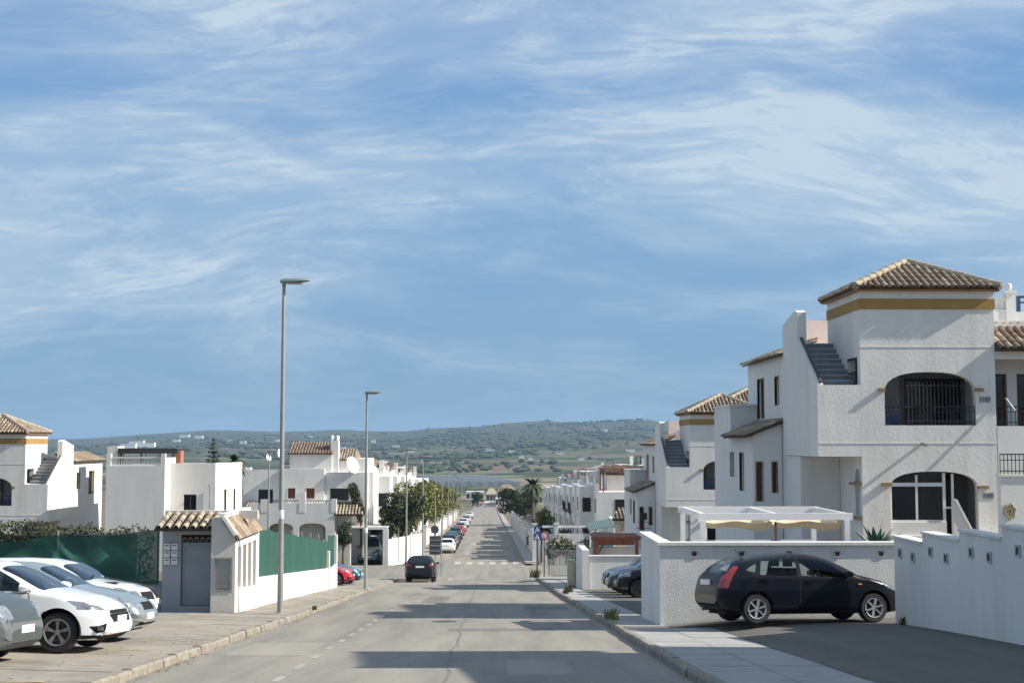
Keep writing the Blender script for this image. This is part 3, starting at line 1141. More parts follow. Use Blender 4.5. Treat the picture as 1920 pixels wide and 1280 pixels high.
# shallow ledge lines in the render
MB().box(X0 + 0.002, X1, F - 0.012, F - 0.001, 2.56, 2.585).build('render_joint', SMOOTH, H1)
MB().box(8.86, X1, F - 0.012, F - 0.001, -0.02, 0.005).build('render_joint', SMOOTH, H1)
hip_roof(H1, X0 - 0.16, X1 + 0.16, F - 0.18, 40.68, ZE + 0.04, 0.9)
b = MB()
b.box(X0 - 0.13, X1 + 0.13, F - 0.14, 40.64, ZE - 0.05, ZE - 0.005)
b.build('eave_board', mat('eave_wood', (0.30, 0.17, 0.08), 0.8, var=0.2), H1)
IMPOST = mat('impost_ochre', (0.27, 0.20, 0.085), 0.85, var=0.15, vscale=3, dirt=0.3)
# arch imposts
for (xa, xb, z) in ((10.48, 10.68, 1.38), (13.08, 13.32, 1.38), (10.52, 10.80, -1.14), (13.10, 13.40, -1.22)):
    q = MB()
    q.box(xa, xb, F - 0.11, F + 0.02, z, z + 0.035)
    q.box(xa + 0.02, xb - 0.02, F - 0.09, F + 0.02, z + 0.04, z + 0.085)
    q.build('impost', IMPOST, H1)
# upper balcony: sliding door, grille, railing, curtain
w = window(H1, 'y', 38.7, 11.70, 13.35, 0.47, 1.80, DARKMETAL, 0.07, 2)
q = MB()
for i in range(15):
    x = 11.78 + i * 0.107
    q.bar((x, 38.6, 0.5), (x, 38.6, 1.72), 0.018)
for zz in (0.62, 1.0, 1.60):
    q.bar((11.70, 38.585, zz), (13.36, 38.585, zz), 0.022)
q.build('security_grille', GREYMETAL, w)
q = MB()
for i in range(10):
    x = 11.05 + i * 0.05
    q.add([(x, 38.62 - 0.03 * (i % 2), 0.5), (x + 0.05, 38.62 - 0.03 * ((i + 1) % 2), 0.5), (x + 0.05, 38.62 - 0.03 * ((i + 1) % 2), 1.9), (x, 38.62 - 0.03 * (i % 2), 1.9)], [(0, 1, 2, 3)])
q.build('curtain', CURTAIN, H1)
railing(H1, [(10.68, 37.08), (13.1, 37.08)], 0.47, 0.97, 20)
q = MB()
q.box(10.75, 11.2, 37.6, 38.1, 0.47, 0.75).box(10.75, 10.85, 37.6, 38.1, 0.75, 1.0)
q.build('balcony_chair', mat('blue_plastic', (0.02, 0.07, 0.20), 0.4), H1)
# lower arch: white glazed infill and dark doorway
q = MB()
q.box(10.78, 12.28, F + 0.06, F + 0.16, -2.46, -2.11)
q.build('wall', SMOOTH, H1)
GL = MB()
q = MB()
ZB = -2.11
for (xa, xb, za, zb) in ((10.78, 12.28, ZB, ZB + 0.06), (10.78, 12.24, -1.16, -1.06), (10.78, 10.83, ZB, -1.1), (11.47, 11.53, ZB, -0.86), (12.2, 12.28, ZB, -0.80), (12.44, 12.5, -2.3, -0.82), (12.28, 12.44, -1.75, -1.7)):
    q.box(xa, xb, F + 0.10, F + 0.15, za, zb)
wf = q.build('window', FRAMEWH, H1)
q = MB()
q.box(10.83, 12.2, F + 0.12, F + 0.13, ZB + 0.05, -0.77)
q.build('pane', glassmat('dark_thin_glass', (0.35, 0.36, 0.38), 1.6), wf)
w = window(H1, 'y', 38.7, 11.2, 12.95, -2.46, -0.9, DARKMETAL, 0.06, 3)
q = MB()
q.box(12.55, 12.92, 38.5, 38.64, -2.44, -1.0)
q.build('door', mat('dark_door', (0.03, 0.032, 0.036), 0.5), H1)
# sloping side of the little entrance stair
q = MB()
q.prism([(12.3, -1.55), (12.42, -1.5), (12.80, -2.42), (12.80, -3.0), (12.3, -3.0)], 36.55, 36.72)
sp = q.build('stair_parapet', SMOOTH, H1)
q = MB()
q.bar((12.36, 36.63, -1.49), (12.83, 36.63, -2.40), 0.22, 0.06)
q.build('coping', SMOOTH, sp)
q = MB()
q.box(12.8, 14.6, 36.5, 36.98, -3.4, -2.46)
q.build('entrance_step', SMOOTH, H1)
# wall pipe whose long shadow falls down the wall
q = MB()
q.tube([(11.64, F + 0.02, -0.02), (11.66, F - 0.28, -0.06)], 0.045, 10)
q.build('drain_spout', GREYMETAL, H1, smooth=True)
q = MB()
q.tube([(13.9, F - 0.05, 1.2), (14.05, F - 0.30, 0.85)], 0.03, 8)
q.build('drain_spout', GREYMETAL, H1, smooth=True)
# arched side window
q = MB()
q.plate(arch(37.22, 37.73, -1.93, -1.05, -0.72, 8), [], (X0 + 0.1, 0, 0), (0, 1, 0), (0, 0, 1), (1, 0, 0), 0.03)
wv = q.build('window', WINDARK, H1)
q = MB()
q.bar((X0 + 0.06, 37.47, -1.93), (X0 + 0.06, 37.47, -0.74), 0.05)
q.bar((X0 + 0.06, 37.22, -1.1), (X0 + 0.06, 37.73, -1.1), 0.08)
q.build('frame', FRAMEWH, wv)
q = MB()
q.box(X0 - 0.14, X0 + 0.02, 37.08, 37.85, -1.13, -1.06)
q.build('impost', IMPOST, H1)
MB().box(X0 - 0.16, X0 + 0.02, 37.08, 37.85, -2.05, -1.97).build('window_sill', IMPOST, H1)
# block carrying the roof stair, left of the tower
q = MB()
q.box(8.85, X0 - 0.004, F, 39.32, -0.36, 1.55)
q.build('stair_block', STUCCO, H1)
for i in range(8):
    q = MB()
    z = 1.55 + i * 0.165
    y = 37.75 + i * 0.30
    q.box(9.06, X0 - 0.006, y, 40.6, z + 0.001, z + 0.165)
    st = q.build('stair_step', STEPM, H1)
    MB().box(9.06, X0 - 0.01, y - 0.015, y - 0.001, z + 0.13, z + 0.166).build('nosing', GREYPAINT, st)
wallplate(H1, SMOOTH, 'x', 8.85, 0.16, [(37.0, 1.551), (39.3, 1.551), (39.3, 2.95), (38.9, 2.72), (37.05, 1.62)], [], 'stair_parapet')
q = MB()
q.bar((8.96, 37.0, 1.63), (8.96, 39.28, 2.98), 0.07, 0.05)
q.build('coping', mat('dark_coping', (0.05, 0.05, 0.06), 0.7), H1)
q = MB()
for zz in (1.6, 1.9, 2.28):
    q.bar((X0 + 0.03, 37.3, zz), (X0 + 0.03, 38.4, zz), 0.03)
for i in range(8):
    q.bar((X0 + 0.03, 37.35 + i * 0.14, 1.58), (X0 + 0.03, 37.35 + i * 0.14, 1.95), 0.015)
q.build('landing_rail', DARKMETAL, H1)
# pier beside the stair
q = MB()
q.prism([(39.33, -0.36), (41.3, -0.36), (41.3, 3.5), (39.6, 3.80), (39.33, 3.72)], 8.86, 9.12, 'x')
q.build('stair_pier', SMOOTH, H1)
# wing with narrow windows
WY0, WY1 = 39.34, 47.1
hw = [rect(44.4, 45.45, 0.78, 2.06), rect(42.1, 42.7, 1.15, 2.02)]
wallplate(H1, SMOOTH, 'x', 8.9, 0.22, [(41.31, -3.6), (WY1, -3.6), (WY1, 2.62), (41.31, 2.62)], hw)
wallplate(H1, SMOOTH, 'x', 8.9, 0.22, rect(WY0, 41.3, -3.6, -0.37), [])
window(H1, 'x', 8.9, 44.4, 45.45, 0.78, 2.06, FRAMEBR, 0.06, 2, 0, OCHRE)
window(H1, 'x', 8.9, 42.1, 42.7, 1.15, 2.02, FRAMEBR, 0.05, 1, 0, OCHRE)
wallplate(H1, SMOOTH, 'y', WY0, 0.22, rect(9.12, X0 - 0.01, -3.6, -0.37), [])
q = MB()
q.box(9.13, X1, 40.62, WY1, -3.6, 2.6)
q.box(9.13, X0 - 0.01, 39.6, 40.61, -3.6, 1.54)
q.build('wing_body', SMOOTH, H1)
wallplate(H1, PINKW, 'y', 44.0, 0.2, rect(9.92, X1, 2.61, 3.9), [], 'terrace_wall')
q = MB()
q.add([(8.74, 41.32, 2.63), (8.74, 47.3, 2.63), (9.9, 47.3, 3.07), (9.9, 41.32, 3.07), (8.74, 41.32, 2.58), (8.74, 47.3, 2.58), (9.9, 47.3, 3.02), (9.9, 41.32, 3.02)], [(0, 1, 2, 3), (4, 7, 6, 5), (0, 4, 5, 1), (1, 5, 6, 2), (2, 6, 7, 3), (3, 7, 4, 0)])
wr = q.build('wing_roof', TILE_BED, H1)
tiles_on(wr, (8.74, 47.3, 2.63), (8.74, 41.32, 2.63), (9.9, 41.32, 3.07), (9.9, 47.3, 3.07), single=False)
# lower annexe at the far end with a small lean-to roof
hl = [rect(8.10, 8.28, -1.75, -0.58), rect(8.58, 8.72, -1.5, -0.58)]
wallplate(H1, SMOOTH, 'y', 41.7, 0.2, rect(8.0, 8.88, -3.6, 0.2), hl, 'annexe_wall')
window(H1, 'y', 41.7, 8.10, 8.28, -1.75, -0.58, FRAMEBR, 0.03, 1, 0, OCHRE, name='annexe_window')
window(H1, 'y', 41.7, 8.58, 8.72, -1.5, -0.58, FRAMEBR, 0.03, 1, 0, OCHRE, name='annexe_window')
hx = [rect(43.2, 43.9, -1.5, -0.32), rect(44.9, 45.6, -1.1, -0.32)]
wallplate(H1, SMOOTH, 'x', 8.0, 0.2, rect(41.9, 48.7, -3.6, 0.2), hx, 'annexe_wall')
for hh in hx:
    window(H1, 'x', 8.0, hh[0][0], hh[1][0], hh[0][1], hh[2][1], FRAMEBR, 0.04, 1, 0, OCHRE, name='annexe_window')
q = MB()
q.box(8.22, 8.88, 41.92, 48.7, -3.6, 0.18)
q.box(8.0, 8.88, 45.5, 48.7, 0.201, 1.2)
q.box(7.96, 8.89, 45.46, 48.74, 1.2, 1.27)
q.build('annexe', STUCCO, H1)
q = MB()
q.add([(7.75, 41.55, 0.2), (7.75, 45.48, 0.2), (8.89, 45.48, 0.66), (8.89, 41.55, 0.66), (7.75, 41.55, 0.15), (7.75, 45.48, 0.15), (8.89, 45.48, 0.61), (8.89, 41.55, 0.61)], [(0, 1, 2, 3), (4, 7, 6, 5), (0, 4, 5, 1), (1, 5, 6, 2), (2, 6, 7, 3), (3, 7, 4, 0)])
lr = q.build('lean_to_roof', TILE_BED, H1)
MB().prism([(8.02, 0.201), (8.885, 0.201), (8.885, 0.58), (8.02, 0.24)], 41.71, 45.46).build('annexe_wall', SMOOTH, H1)
MB().prism([(8.92, 2.601), (9.89, 2.601), (9.89, 3.0), (8.92, 2.64)], 41.34, 47.05).build('wing_gable', SMOOTH, H1)
tiles_on(lr, (7.75, 45.48, 0.2), (7.75, 41.55, 0.2), (8.89, 41.55, 0.66), (8.89, 45.48, 0.66), single=False)
for (txt, xn, zn) in (('1183', 13.36, 1.16), ('1182', 13.39, -1.40)):
    for k in range(4):
        MB().box(xn - 0.16 + k * 0.08 + 0.003, xn - 0.16 + (k + 1) * 0.08 - 0.003, F - 0.014, F - 0.002, zn - 0.085, zn + 0.085).build('number_tile', NUMP, H1)
    text_plate(H1, txt, xn, F - 0.018, zn, 0.145, NUM)

H2 = clone(H1, (9.78, 67.0, -5.12), 'smaller white tower house behind the first, its balcony arch half hidden', 'tower houses with tiled pyramid roofs', drop=('house_number', 'number_tile'))
HA = clone(H1, (-23.38, 71.0, -6.04), 'white tower house at the left edge behind the hedge, sunlit on its right side', 'tower houses with tiled pyramid roofs', sx=(-1, 1, 1), drop=('house_number', 'number_tile', 'drain_spout', 'annexe', 'annexe_wall', 'annexe_window', 'lean_to_roof', 'terrace_wall'))

# the rear tower whose roof shows over the wing
HR = thing('tower_house', (11.9, 75.0, -4.6), 'half-hidden white tower just right of and behind the second tower roof', 'house', 'tower houses with tiled pyramid roofs')
MB().box(12.6, 16.0, 73.2, 76.6, -6, 1.95).build('wall', STUCCO, HR)
MB().box(12.57, 16.0, 73.17, 73.198, 1.3, 1.55).build('painted_band', OCHRE, HR)
hip_roof(HR, 12.25, 16.4, 72.85, 76.95, 2.02, 0.95, '', single=False)

# ------------------------------------------------------------------ neighbour house at the right edge
NB = thing('terraced_house', (16.5, 38.0, -2.4), 'white house at the right picture edge with red-brown tiled eave over its porch', 'house')
wallplate(NB, SMOOTH, 'y', 38.0, 0.2, rect(13.68, 20, -3.6, 3.3), [rect(13.95, 14.35, 0.47, 1.9), rect(14.62, 15.3, 0.47, 1.9)])
for (xa, xb) in ((13.95, 14.35), (14.62, 15.3)):
    window(NB, 'y', 38.0, xa, xb, 0.47, 1.9, FRAMEBR, 0.06, 1)
q = MB()
q.box(13.68, 20, F, 37.998, 0.2, 0.45)
q.box(13.68, 20, F, F + 0.2, -3.6, 0.2)
q.box(13.68, 20, F, F + 0.2, 2.25, 2.5)
q.box(18.2, 20, F + 0.2, 38, 0.45, 2.25)
q.build('porch', SMOOTH, NB)
q = MB()
q.box(13.7, 20, 38.25, 46, -3.6, 3.25)
q.box(13.68, 20, 38.3, 38.5, 3.25, 3.4)
q.build('wall', SMOOTH, NB)
q = MB()
q.add([(13.68, 36.75, 2.52), (20, 36.75, 2.52), (20, 38.28, 3.26), (13.68, 38.28, 3.26), (13.68, 36.75, 2.44), (20, 36.75, 2.44), (20, 38.28, 2.52), (13.68, 38.28, 2.52)], [(0, 1, 2, 3), (4, 7, 6, 5), (0, 4, 5, 1), (1, 5, 6, 2), (2, 6, 7, 3), (3, 7, 4, 0)])
nr = q.build('roof', TILE_BED, NB)
tiles_on(nr, (13.68, 36.75, 2.52), (16.2, 36.75, 2.52), (16.2, 38.28, 3.26), (13.68, 38.28, 3.26), mts=[TILE_B, TILE_A, TILE_C, TILE_B])
railing(NB, [(13.7, 37.06), (17, 37.06)], 0.47, 0.97, 26)
balustrade(NB, 14.62, 15.1, 40.0, 3.8, 4.22, 5)
q = MB()
q.box(15.1, 15.36, 39.87, 40.13, 3.4, 4.35)
q.box(15.06, 15.40, 39.82, 40.18, 4.35, 4.42)
q.lathe([(0, 4.42), (0.07, 4.45), (0.1, 4.54), (0.07, 4.62), (0, 4.65)], (15.23, 40, 0), n=10)
q.build('terrace_pillar', SMOOTH, NB, smooth=True)
q = MB()
q.box(13.7, 20, 39.9, 40.1, 3.4, 3.8)
q.build('parapet', SMOOTH, NB)
BLUEM = mat('blue_steel', (0.03, 0.06, 0.12), 0.5)
q = MB()
q.bar((15.5, 40.0, 3.8), (15.5, 40.0, 4.25), 0.09)
q.bar((15.45, 40.0, 4.24), (17.5, 40.0, 4.28), 0.07)
q.bar((15.5, 40.0, 4.08), (17.5, 40.0, 4.10), 0.05)
q.bar((17.4, 40.0, 3.8), (17.4, 40.0, 4.45), 0.09)
q.build('terrace_frame', BLUEM, NB)

# higher garden wall right of the arches, with a round wall plaque and a railing
TW = thing('garden_wall', (13.5, 34.0, -3.0), 'tall smooth white wall at the right edge with a round wreath plaque and dark railing on top', 'wall')
MB().box(12.62, 17, 34.0, 34.25, -4.2, -0.82).build('wall', SMOOTH, TW)
q = MB()
q.box(12.58, 17, 33.96, 34.29, -0.82, -0.77)
q.build('coping', SMOOTH, TW)
railing(TW, [(12.66, 34.12), (16.9, 34.12)], -0.77, -0.28, 44)
q = MB()
for (r, rr, z) in ((0.125, 0.032, 0), (0.065, 0.022, 0)):
    vs, fs = [], []
    for i in range(24):
        t = 2 * math.pi * i / 24
        wob = 1 + 0.12 * math.sin(6 * t)
        for j in range(6):
            u = 2 * math.pi * j / 6
            vs.append((12.83 + math.cos(t) * (r * wob + rr * math.cos(u)), 33.985 + rr * 0.7 * math.sin(u), -1.66 + 1.25 * math.sin(t) * (r * wob + rr * math.cos(u))))
    for i in range(24):
        for j in range(6):
            fs.append((i * 6 + j, i * 6 + (j + 1) % 6, ((i + 1) % 24) * 6 + (j + 1) % 6, ((i + 1) % 24) * 6 + j))
    q.add(vs, fs)
for i in range(8):
    t = math.pi * i / 4
    q.bar((12.83, 33.98, -1.66), (12.83 + 0.12 * math.cos(t), 33.98, -1.66 + 0.15 * math.sin(t)), 0.025)
q.build('wall_plaque', mat('straw_plaque', (0.36, 0.31, 0.19), 0.9, var=0.3, vscale=20), TW, smooth=True)

# ------------------------------------------------------------------ stepped boundary wall along the drive
RW = thing('boundary_wall', (8.9, 26.5, -3.5), 'stepped white boundary wall in shade at the right, running towards the viewer', 'wall')
VENT = mat('vent_block', (0.42, 0.41, 0.40), 0.9, var=0.2, vscale=10)
VENTD = mat('vent_dark', (0.05, 0.05, 0.055), 0.9)
RX = lambda y: 8.64 + (29.5 - y) * 0.076
segs = [(29.5, 27.95, -2.0), (27.95, 26.15, -1.82), (26.15, 24.35, -1.66), (24.35, 20.0, -1.47), (20.0, 14.0, -1.0), (14.0, 6.0, -0.45)]
for i, (ya, yb, zt) in enumerate(segs):
    q = MB()
    xa, xb = RX(ya), RX(yb)
    zb0, zb1 = gz(ya) - 0.3, gz(yb) - 0.3
    q.add([(xa, ya, zb0), (xb, yb, zb1), (xb + 0.24, yb, zb1), (xa + 0.24, ya, zb0), (xa, ya, zt), (xb, yb, zt), (xb + 0.24, yb, zt), (xa + 0.24, ya, zt)], [(0, 1, 5, 4), (1, 2, 6, 5), (2, 3, 7, 6), (3, 0, 4, 7), (4, 5, 6, 7)])
    q.build('wall', SMOOTH, RW)
    q = MB()
    e = 0.035
    q.add([(xa - e, ya, zt), (xb - e, yb + 0.01, zt - 0.03), (xb + 0.24 + e, yb + 0.01, zt - 0.03), (xa + 0.24 + e, ya, zt), (xa - e, ya, zt + 0.05), (xb - e, yb + 0.01, zt + 0.02), (xb + 0.24 + e, yb + 0.01, zt + 0.02), (xa + 0.24 + e, ya, zt + 0.05)], [(0, 1, 5, 4), (1, 2, 6, 5), (2, 3, 7, 6), (3, 0, 4, 7), (4, 5, 6, 7), (0, 3, 2, 1)])
    q.build('coping', SMOOTH, RW)
for (px, py) in ((1688, 1036), (1712, 1044), (1745, 1034), (1774, 1046), (1821, 1035), (1855, 1044), (1909, 1032)):
    # find where the sight line meets the wall
    y = 29.0
    for _ in range(30):
        x = P(px, py, y).x
        y -= 1.2 * (x - RX(y))
    p = P(px, py, y)
    q = MB()
    for (y0, y1, z0, z1) in ((-0.11, -0.07, -0.1, 0.1), (0.07, 0.11, -0.1, 0.1), (-0.07, 0.07, 0.065, 0.1), (-0.07, 0.07, -0.1, -0.065)):
        q.box(RX(y) - 0.02, RX(y) + 0.04, y + y0, y + y1, p.z + z0, p.z + z1)
    vb = q.build('vent_block', VENT, RW)
    q = MB()
    q.box(RX(y) - 0.012, RX(y) + 0.02, y - 0.07, y + 0.07, p.z - 0.065, p.z + 0.065)  # solid dark block in place of a shaded hole
    q.build('vent_shade', VENTD, vb)

# ------------------------------------------------------------------ rough white wall behind the black hatchback
GW = thing('garden_wall', (6.5, 32.0, -4.0), 'rough white garden wall with a flat cap directly behind the black hatchback', 'wall')
WT = -2.34
q = MB()
q.plate(rect(3.97, 12.4, -4.6, WT), [], (0, 32.0, 0), (1, 0, 0), (0, 0, 1), (0, 1, 0), 0.24)
q.build('wall', ROUGHW, GW)
q = MB()
q.plate(rect(32.24, 35.9, -4.9, WT), [], (3.97, 0, 0), (0, 1, 0), (0, 0, 1), (1, 0, 0), 0.22)
q.build('wall', SMOOTH, GW)
q = MB()
q.box(3.92, 12.4, 31.94, 32.30, WT, WT + 0.07)
q.box(3.92, 4.24, 32.3, 35.9, WT, WT + 0.07)
q.build('coping', SMOOTH, GW)
for px in (1302, 1391, 1480, 1570, 1652):
    p = P(px, 1038, 31.98)
    q = MB()
    for (x0, x1, z0, z1) in ((-0.08, -0.05, -0.08, 0.08), (0.05, 0.08, -0.08, 0.08), (-0.05, 0.05, 0.05, 0.08), (-0.05, 0.05, -0.08, -0.05)):
        q.box(p.x + x0, p.x + x1, 31.98, 32.03, p.z + z0, p.z + z1)
    vb = q.build('vent_block', VENT, GW)
    q = MB()
    q.box(p.x - 0.05, p.x + 0.05, 31.99, 32.02, p.z - 0.05, p.z + 0.05)  # dark filling stands in for the shade of the vent opening
    q.box(p.x - 0.02, p.x + 0.03, 31.983, 32.0, p.z - 0.04, p.z + 0.02)
    q.build('vent_shade', VENTD, vb)
strip('garden_terrace', PAVE2, lambda y: 4.2, lambda y: 20, [32.25, 36.9], lambda x, y: -3.2)
MB().box(9.0, 20, 33.5, 36.98, -4.2, -2.85).build('garden_terrace', PAVE2)['kind'] = 'structure'

# ------------------------------------------------------------------ white pergola with drawn-back awnings
PG = thing('pergola', (6.8, 34.5, -3.2), 'white metal pergola with rolled cream awnings above the garden wall', 'pergola')
PZT = -1.66
for (x, y) in ((5.12, 33.0), (8.55, 33.0), (5.12, 36.4), (8.55, 36.4), (6.85, 33.0)):
    if x == 6.85:
        MB().box(x - 0.025, x + 0.025, y - 0.025, y + 0.025, -3.2, PZT - 0.2).build('post', TERRA, PG)
    else:
        MB().box(x - 0.06, x + 0.06, y - 0.06, y + 0.06, -3.2, PZT - 0.16).build('post', WHITEMETAL, PG)
for (a, c) in (((5.0, 33.0), (8.68, 33.0)), ((5.0, 36.4), (8.68, 36.4))):
    MB().bar((a[0], a[1], PZT - 0.08), (c[0], c[1], PZT - 0.08), 0.1, 0.16).build('beam', WHITEMETAL, PG)
for x in (5.12, 6.85, 8.55):
    MB().bar((x, 33.06, PZT - 0.07), (x, 36.34, PZT - 0.07), 0.08, 0.14).build('rafter', WHITEMETAL, PG)
for (xa, xb) in ((5.2, 6.8), (6.92, 8.48)):
    q = MB()
    n = 24
    vs, fs = [], []
    prof = [(33.15, 0.0), (33.3, -0.10), (33.42, -0.17), (33.5, -0.05), (33.62, -0.15), (33.7, -0.02), (33.82, -0.13), (33.9, 0.0), (34.0, -0.08), (34.1, 0.02)]
    for i in range(9):
        x = xa + (xb - xa) * i / 8
        for (yy, dz) in prof:
            vs.append((x, yy, PZT - 0.22 + dz * (0.75 + 0.5 * i / 8) - 0.03 * math.sin(i * 1.3)))
    m = len(prof)
    for i in range(8):
        for j in range(m - 1):
            fs.append((i * m + j, (i + 1) * m + j, (i + 1) * m + j + 1, i * m + j + 1))
    q.add(vs, fs)
    q.build('awning_cloth', AWNCLOTH, PG, smooth=True, recalc=False)
q = MB()
q.box(5.3, 8.4, 35.9, 36.1, -3.2, -2.5)
q.build('back_panel', GREYPAINT, PG)

# ------------------------------------------------------------------ house standing beside the drive, to the right of the camera: it shades the drive
HS = thing('tower_house', (12.0, 22.0, -1.6), 'white tower house beside the shaded drive, just outside the picture on the right', 'house', 'tower houses with tiled pyramid roofs')
MB().box(10.6, 14.2, 20.6, 23.4, -4, 5.0).build('wall', STUCCO, HS)
MB().box(10.6, 18, 14.5, 20.59, -4, 4.35).build('wing_body', SMOOTH, HS)
MB().box(10.9, 18, 23.41, 26.6, -4, 0.6).build('annexe', SMOOTH, HS)
hip_roof(HS, 10.25, 14.55, 20.25, 23.75, 5.08, 0.9, '', single=False)
# ------------------------------------------------------------------ cars
def paint(name, col, rough=0.28, metal=0.0):
    m = mat(name, col, rough, metal, coat=0.8, var=0.04, vscale=2)
    m.node_tree.nodes['Principled BSDF'].inputs['Coat Roughness'].default_value = 0.06
    return m


CARGLASS = glassmat('car_glass', (0.33, 0.37, 0.36), 1.55)
CLEARGLASS = glassmat('car_glass_clear', (0.80, 0.86, 0.85), 1.45)
DARKGLASS = mat('car_glass_dark', (0.012, 0.015, 0.018), 0.04, spec=0.75)
TYRE = mat('tyre_rubber', (0.018, 0.018, 0.019), 0.85, var=0.2, vscale=20)
RIM = mat('alloy_rim', (0.55, 0.56, 0.57), 0.3, metal=0.7)
RIMDARK = mat('dark_rim', (0.05, 0.05, 0.055), 0.4, metal=0.5)
BLACKPL = mat('black_plastic', (0.016, 0.016, 0.018), 0.75, spec=0.15)
GREYPL = mat('grey_plastic', (0.11, 0.12, 0.125), 0.6)
LENS = mat('headlight_lens', (0.26, 0.28, 0.30), 0.15, metal=0.4, coat=1.0, var=0.45, vscale=9)
LENSDK = mat('headlight_surround', (0.10, 0.11, 0.12), 0.12, coat=1.0)
REDL = mat('tail_lamp_red', (0.25, 0.012, 0.015), 0.15, coat=1.0, var=0.3, vscale=12)
AMBER = mat('amber_lens', (0.7, 0.25, 0.03), 0.2)
PLATE = mat('number_plate_white', (0.72, 0.72, 0.70), 0.45)
PLATEBLUE = mat('plate_blue', (0.02, 0.06, 0.3), 0.45)
SEAT = mat('car_seat', (0.03, 0.03, 0.032), 0.9)
CHROME = mat('chrome', (0.7, 0.71, 0.72), 0.12, metal=1.0)

HATCH = dict(L=4.24, W=0.885, top=[(-2.12, .60), (-2.10, .80), (-2.05, .95), (-1.98, 1.06), (-1.79, 1.22), (-1.56, 1.34), (-1.2, 1.405), (-0.6, 1.46), (-0.1, 1.468), (0.2, 1.43), (0.45, 1.36), (0.8, 1.20), (1.12, 1.035), (1.3, .985), (1.65, .90), (1.92, .80), (2.05, .70), (2.10, .58), (2.12, .50)],
             bot=[(-2.12, .42), (-2.0, .30), (-1.6, .22), (1.5, .20), (1.95, .22), (2.12, .34)], belt=[(-2.12, .55), (-2.0, .92), (-1.4, .99), (0.9, .93), (1.3, .90), (1.9, .72), (2.12, .45)],
             wr=-1.28, wf=1.37, R=.315, win=[[(-1.50, 1.12), (-1.30, 1.06), (-1.24, 1.25), (-1.34, 1.21)], [(-1.20, 1.02), (-0.36, .985), (-0.36, 1.375), (-0.9, 1.35), (-1.12, 1.30)], [(-0.27, .985), (0.86, .955), (0.72, 1.06), (0.32, 1.29), (0.10, 1.37), (-0.27, 1.385)]],
             ws=(0.52, 1.10), rear=(1.07, 1.36, .60), door=[[(-1.12, .36), (-0.32, .36), (-0.32, .97), (-1.30, 1.0), (-1.30, .75)], [(-0.31, .36), (0.86, .36), (0.98, .55), (0.92, .93), (-0.31, .97)]])
SUVT = dict(HATCH, L=4.40, W=0.93, top=[(-2.20, .62), (-2.18, .95), (-2.12, 1.12), (-2.02, 1.30), (-1.9, 1.48), (-1.75, 1.585), (-1.2, 1.625), (-0.4, 1.64), (0.1, 1.62), (0.4, 1.55), (0.75, 1.34), (1.05, 1.15), (1.3, 1.11), (1.7, 1.05), (2.02, .94), (2.12, .82), (2.18, .66), (2.20, .55)],
            bot=[(-2.2, .48), (-2.05, .36), (-1.6, .27), (1.5, .25), (2.0, .28), (2.2, .42)], belt=[(-2.2, .6), (-2.05, 1.05), (-1.4, 1.10), (0.9, 1.05), (1.3, 1.03), (1.95, .86), (2.2, .5)], R=.35, wr=-1.33, wf=1.38,
            win=[[(-1.80, 1.20), (-1.50, 1.15), (-1.46, 1.48), (-1.66, 1.46)], [(-1.38, 1.13), (-0.40, 1.10), (-0.40, 1.54), (-1.30, 1.51)], [(-0.31, 1.10), (0.85, 1.08), (0.66, 1.24), (0.32, 1.47), (-0.31, 1.54)]], ws=(0.48, 1.04), rear=(1.17, 1.5, .62),
            door=[[(-1.18, .44), (-0.36, .44), (-0.36, 1.08), (-1.40, 1.11), (-1.36, .85)], [(-0.35, .44), (0.9, .44), (1.0, .62), (0.94, 1.05), (-0.35, 1.08)]])
SALOON = dict(HATCH, L=4.45, W=0.87, top=[(-2.22, .60), (-2.20, .86), (-2.10, .97), (-1.75, 1.02), (-1.55, 1.07), (-1.2, 1.27), (-0.95, 1.37), (-0.5, 1.41), (0.0, 1.40), (0.3, 1.34), (0.65, 1.17), (0.98, .99), (1.2, .95), (1.7, .86), (2.02, .76), (2.15, .66), (2.20, .55), (2.22, .48)],
              bot=[(-2.22, .42), (-2.05, .30), (-1.6, .21), (1.5, .19), (2.0, .22), (2.22, .34)], belt=[(-2.22, .5), (-2.05, .88), (-1.4, .93), (0.9, .90), (1.3, .87), (1.95, .70), (2.22, .45)], wr=-1.25, wf=1.36,
              win=[[(-1.15, .98), (-0.36, .955), (-0.36, 1.33), (-0.75, 1.31), (-1.02, 1.2)], [(-0.27, .955), (0.72, .93), (0.60, 1.03), (0.22, 1.27), (-0.27, 1.33)]], ws=(0.32, 0.95), rear=None, rearz=(-1.48, -1.0))
VAN = dict(HATCH, L=4.2, W=0.90, top=[(-2.10, .62), (-2.08, 1.2), (-2.04, 1.6), (-1.95, 1.76), (-1.5, 1.80), (-0.3, 1.80), (0.2, 1.76), (0.45, 1.66), (0.8, 1.36), (1.05, 1.12), (1.2, 1.07), (1.6, 1.00), (1.88, .90), (2.0, .80), (2.07, .66), (2.10, .52)],
           belt=[(-2.1, .6), (-2.0, 1.0), (-1.4, 1.05), (0.9, 1.02), (1.3, .97), (1.9, .8), (2.1, .45)], wr=-1.3, wf=1.3,
           win=[[(-1.85, 1.1), (-1.05, 1.1), (-1.05, 1.6), (-1.85, 1.6)], [(-0.95, 1.1), (-0.2, 1.08), (-0.2, 1.62), (-0.95, 1.62)], [(-0.1, 1.08), (0.88, 1.06), (0.42, 1.58), (-0.1, 1.62)]], ws=(0.5, 1.04), rear=(1.1, 1.6, .62))


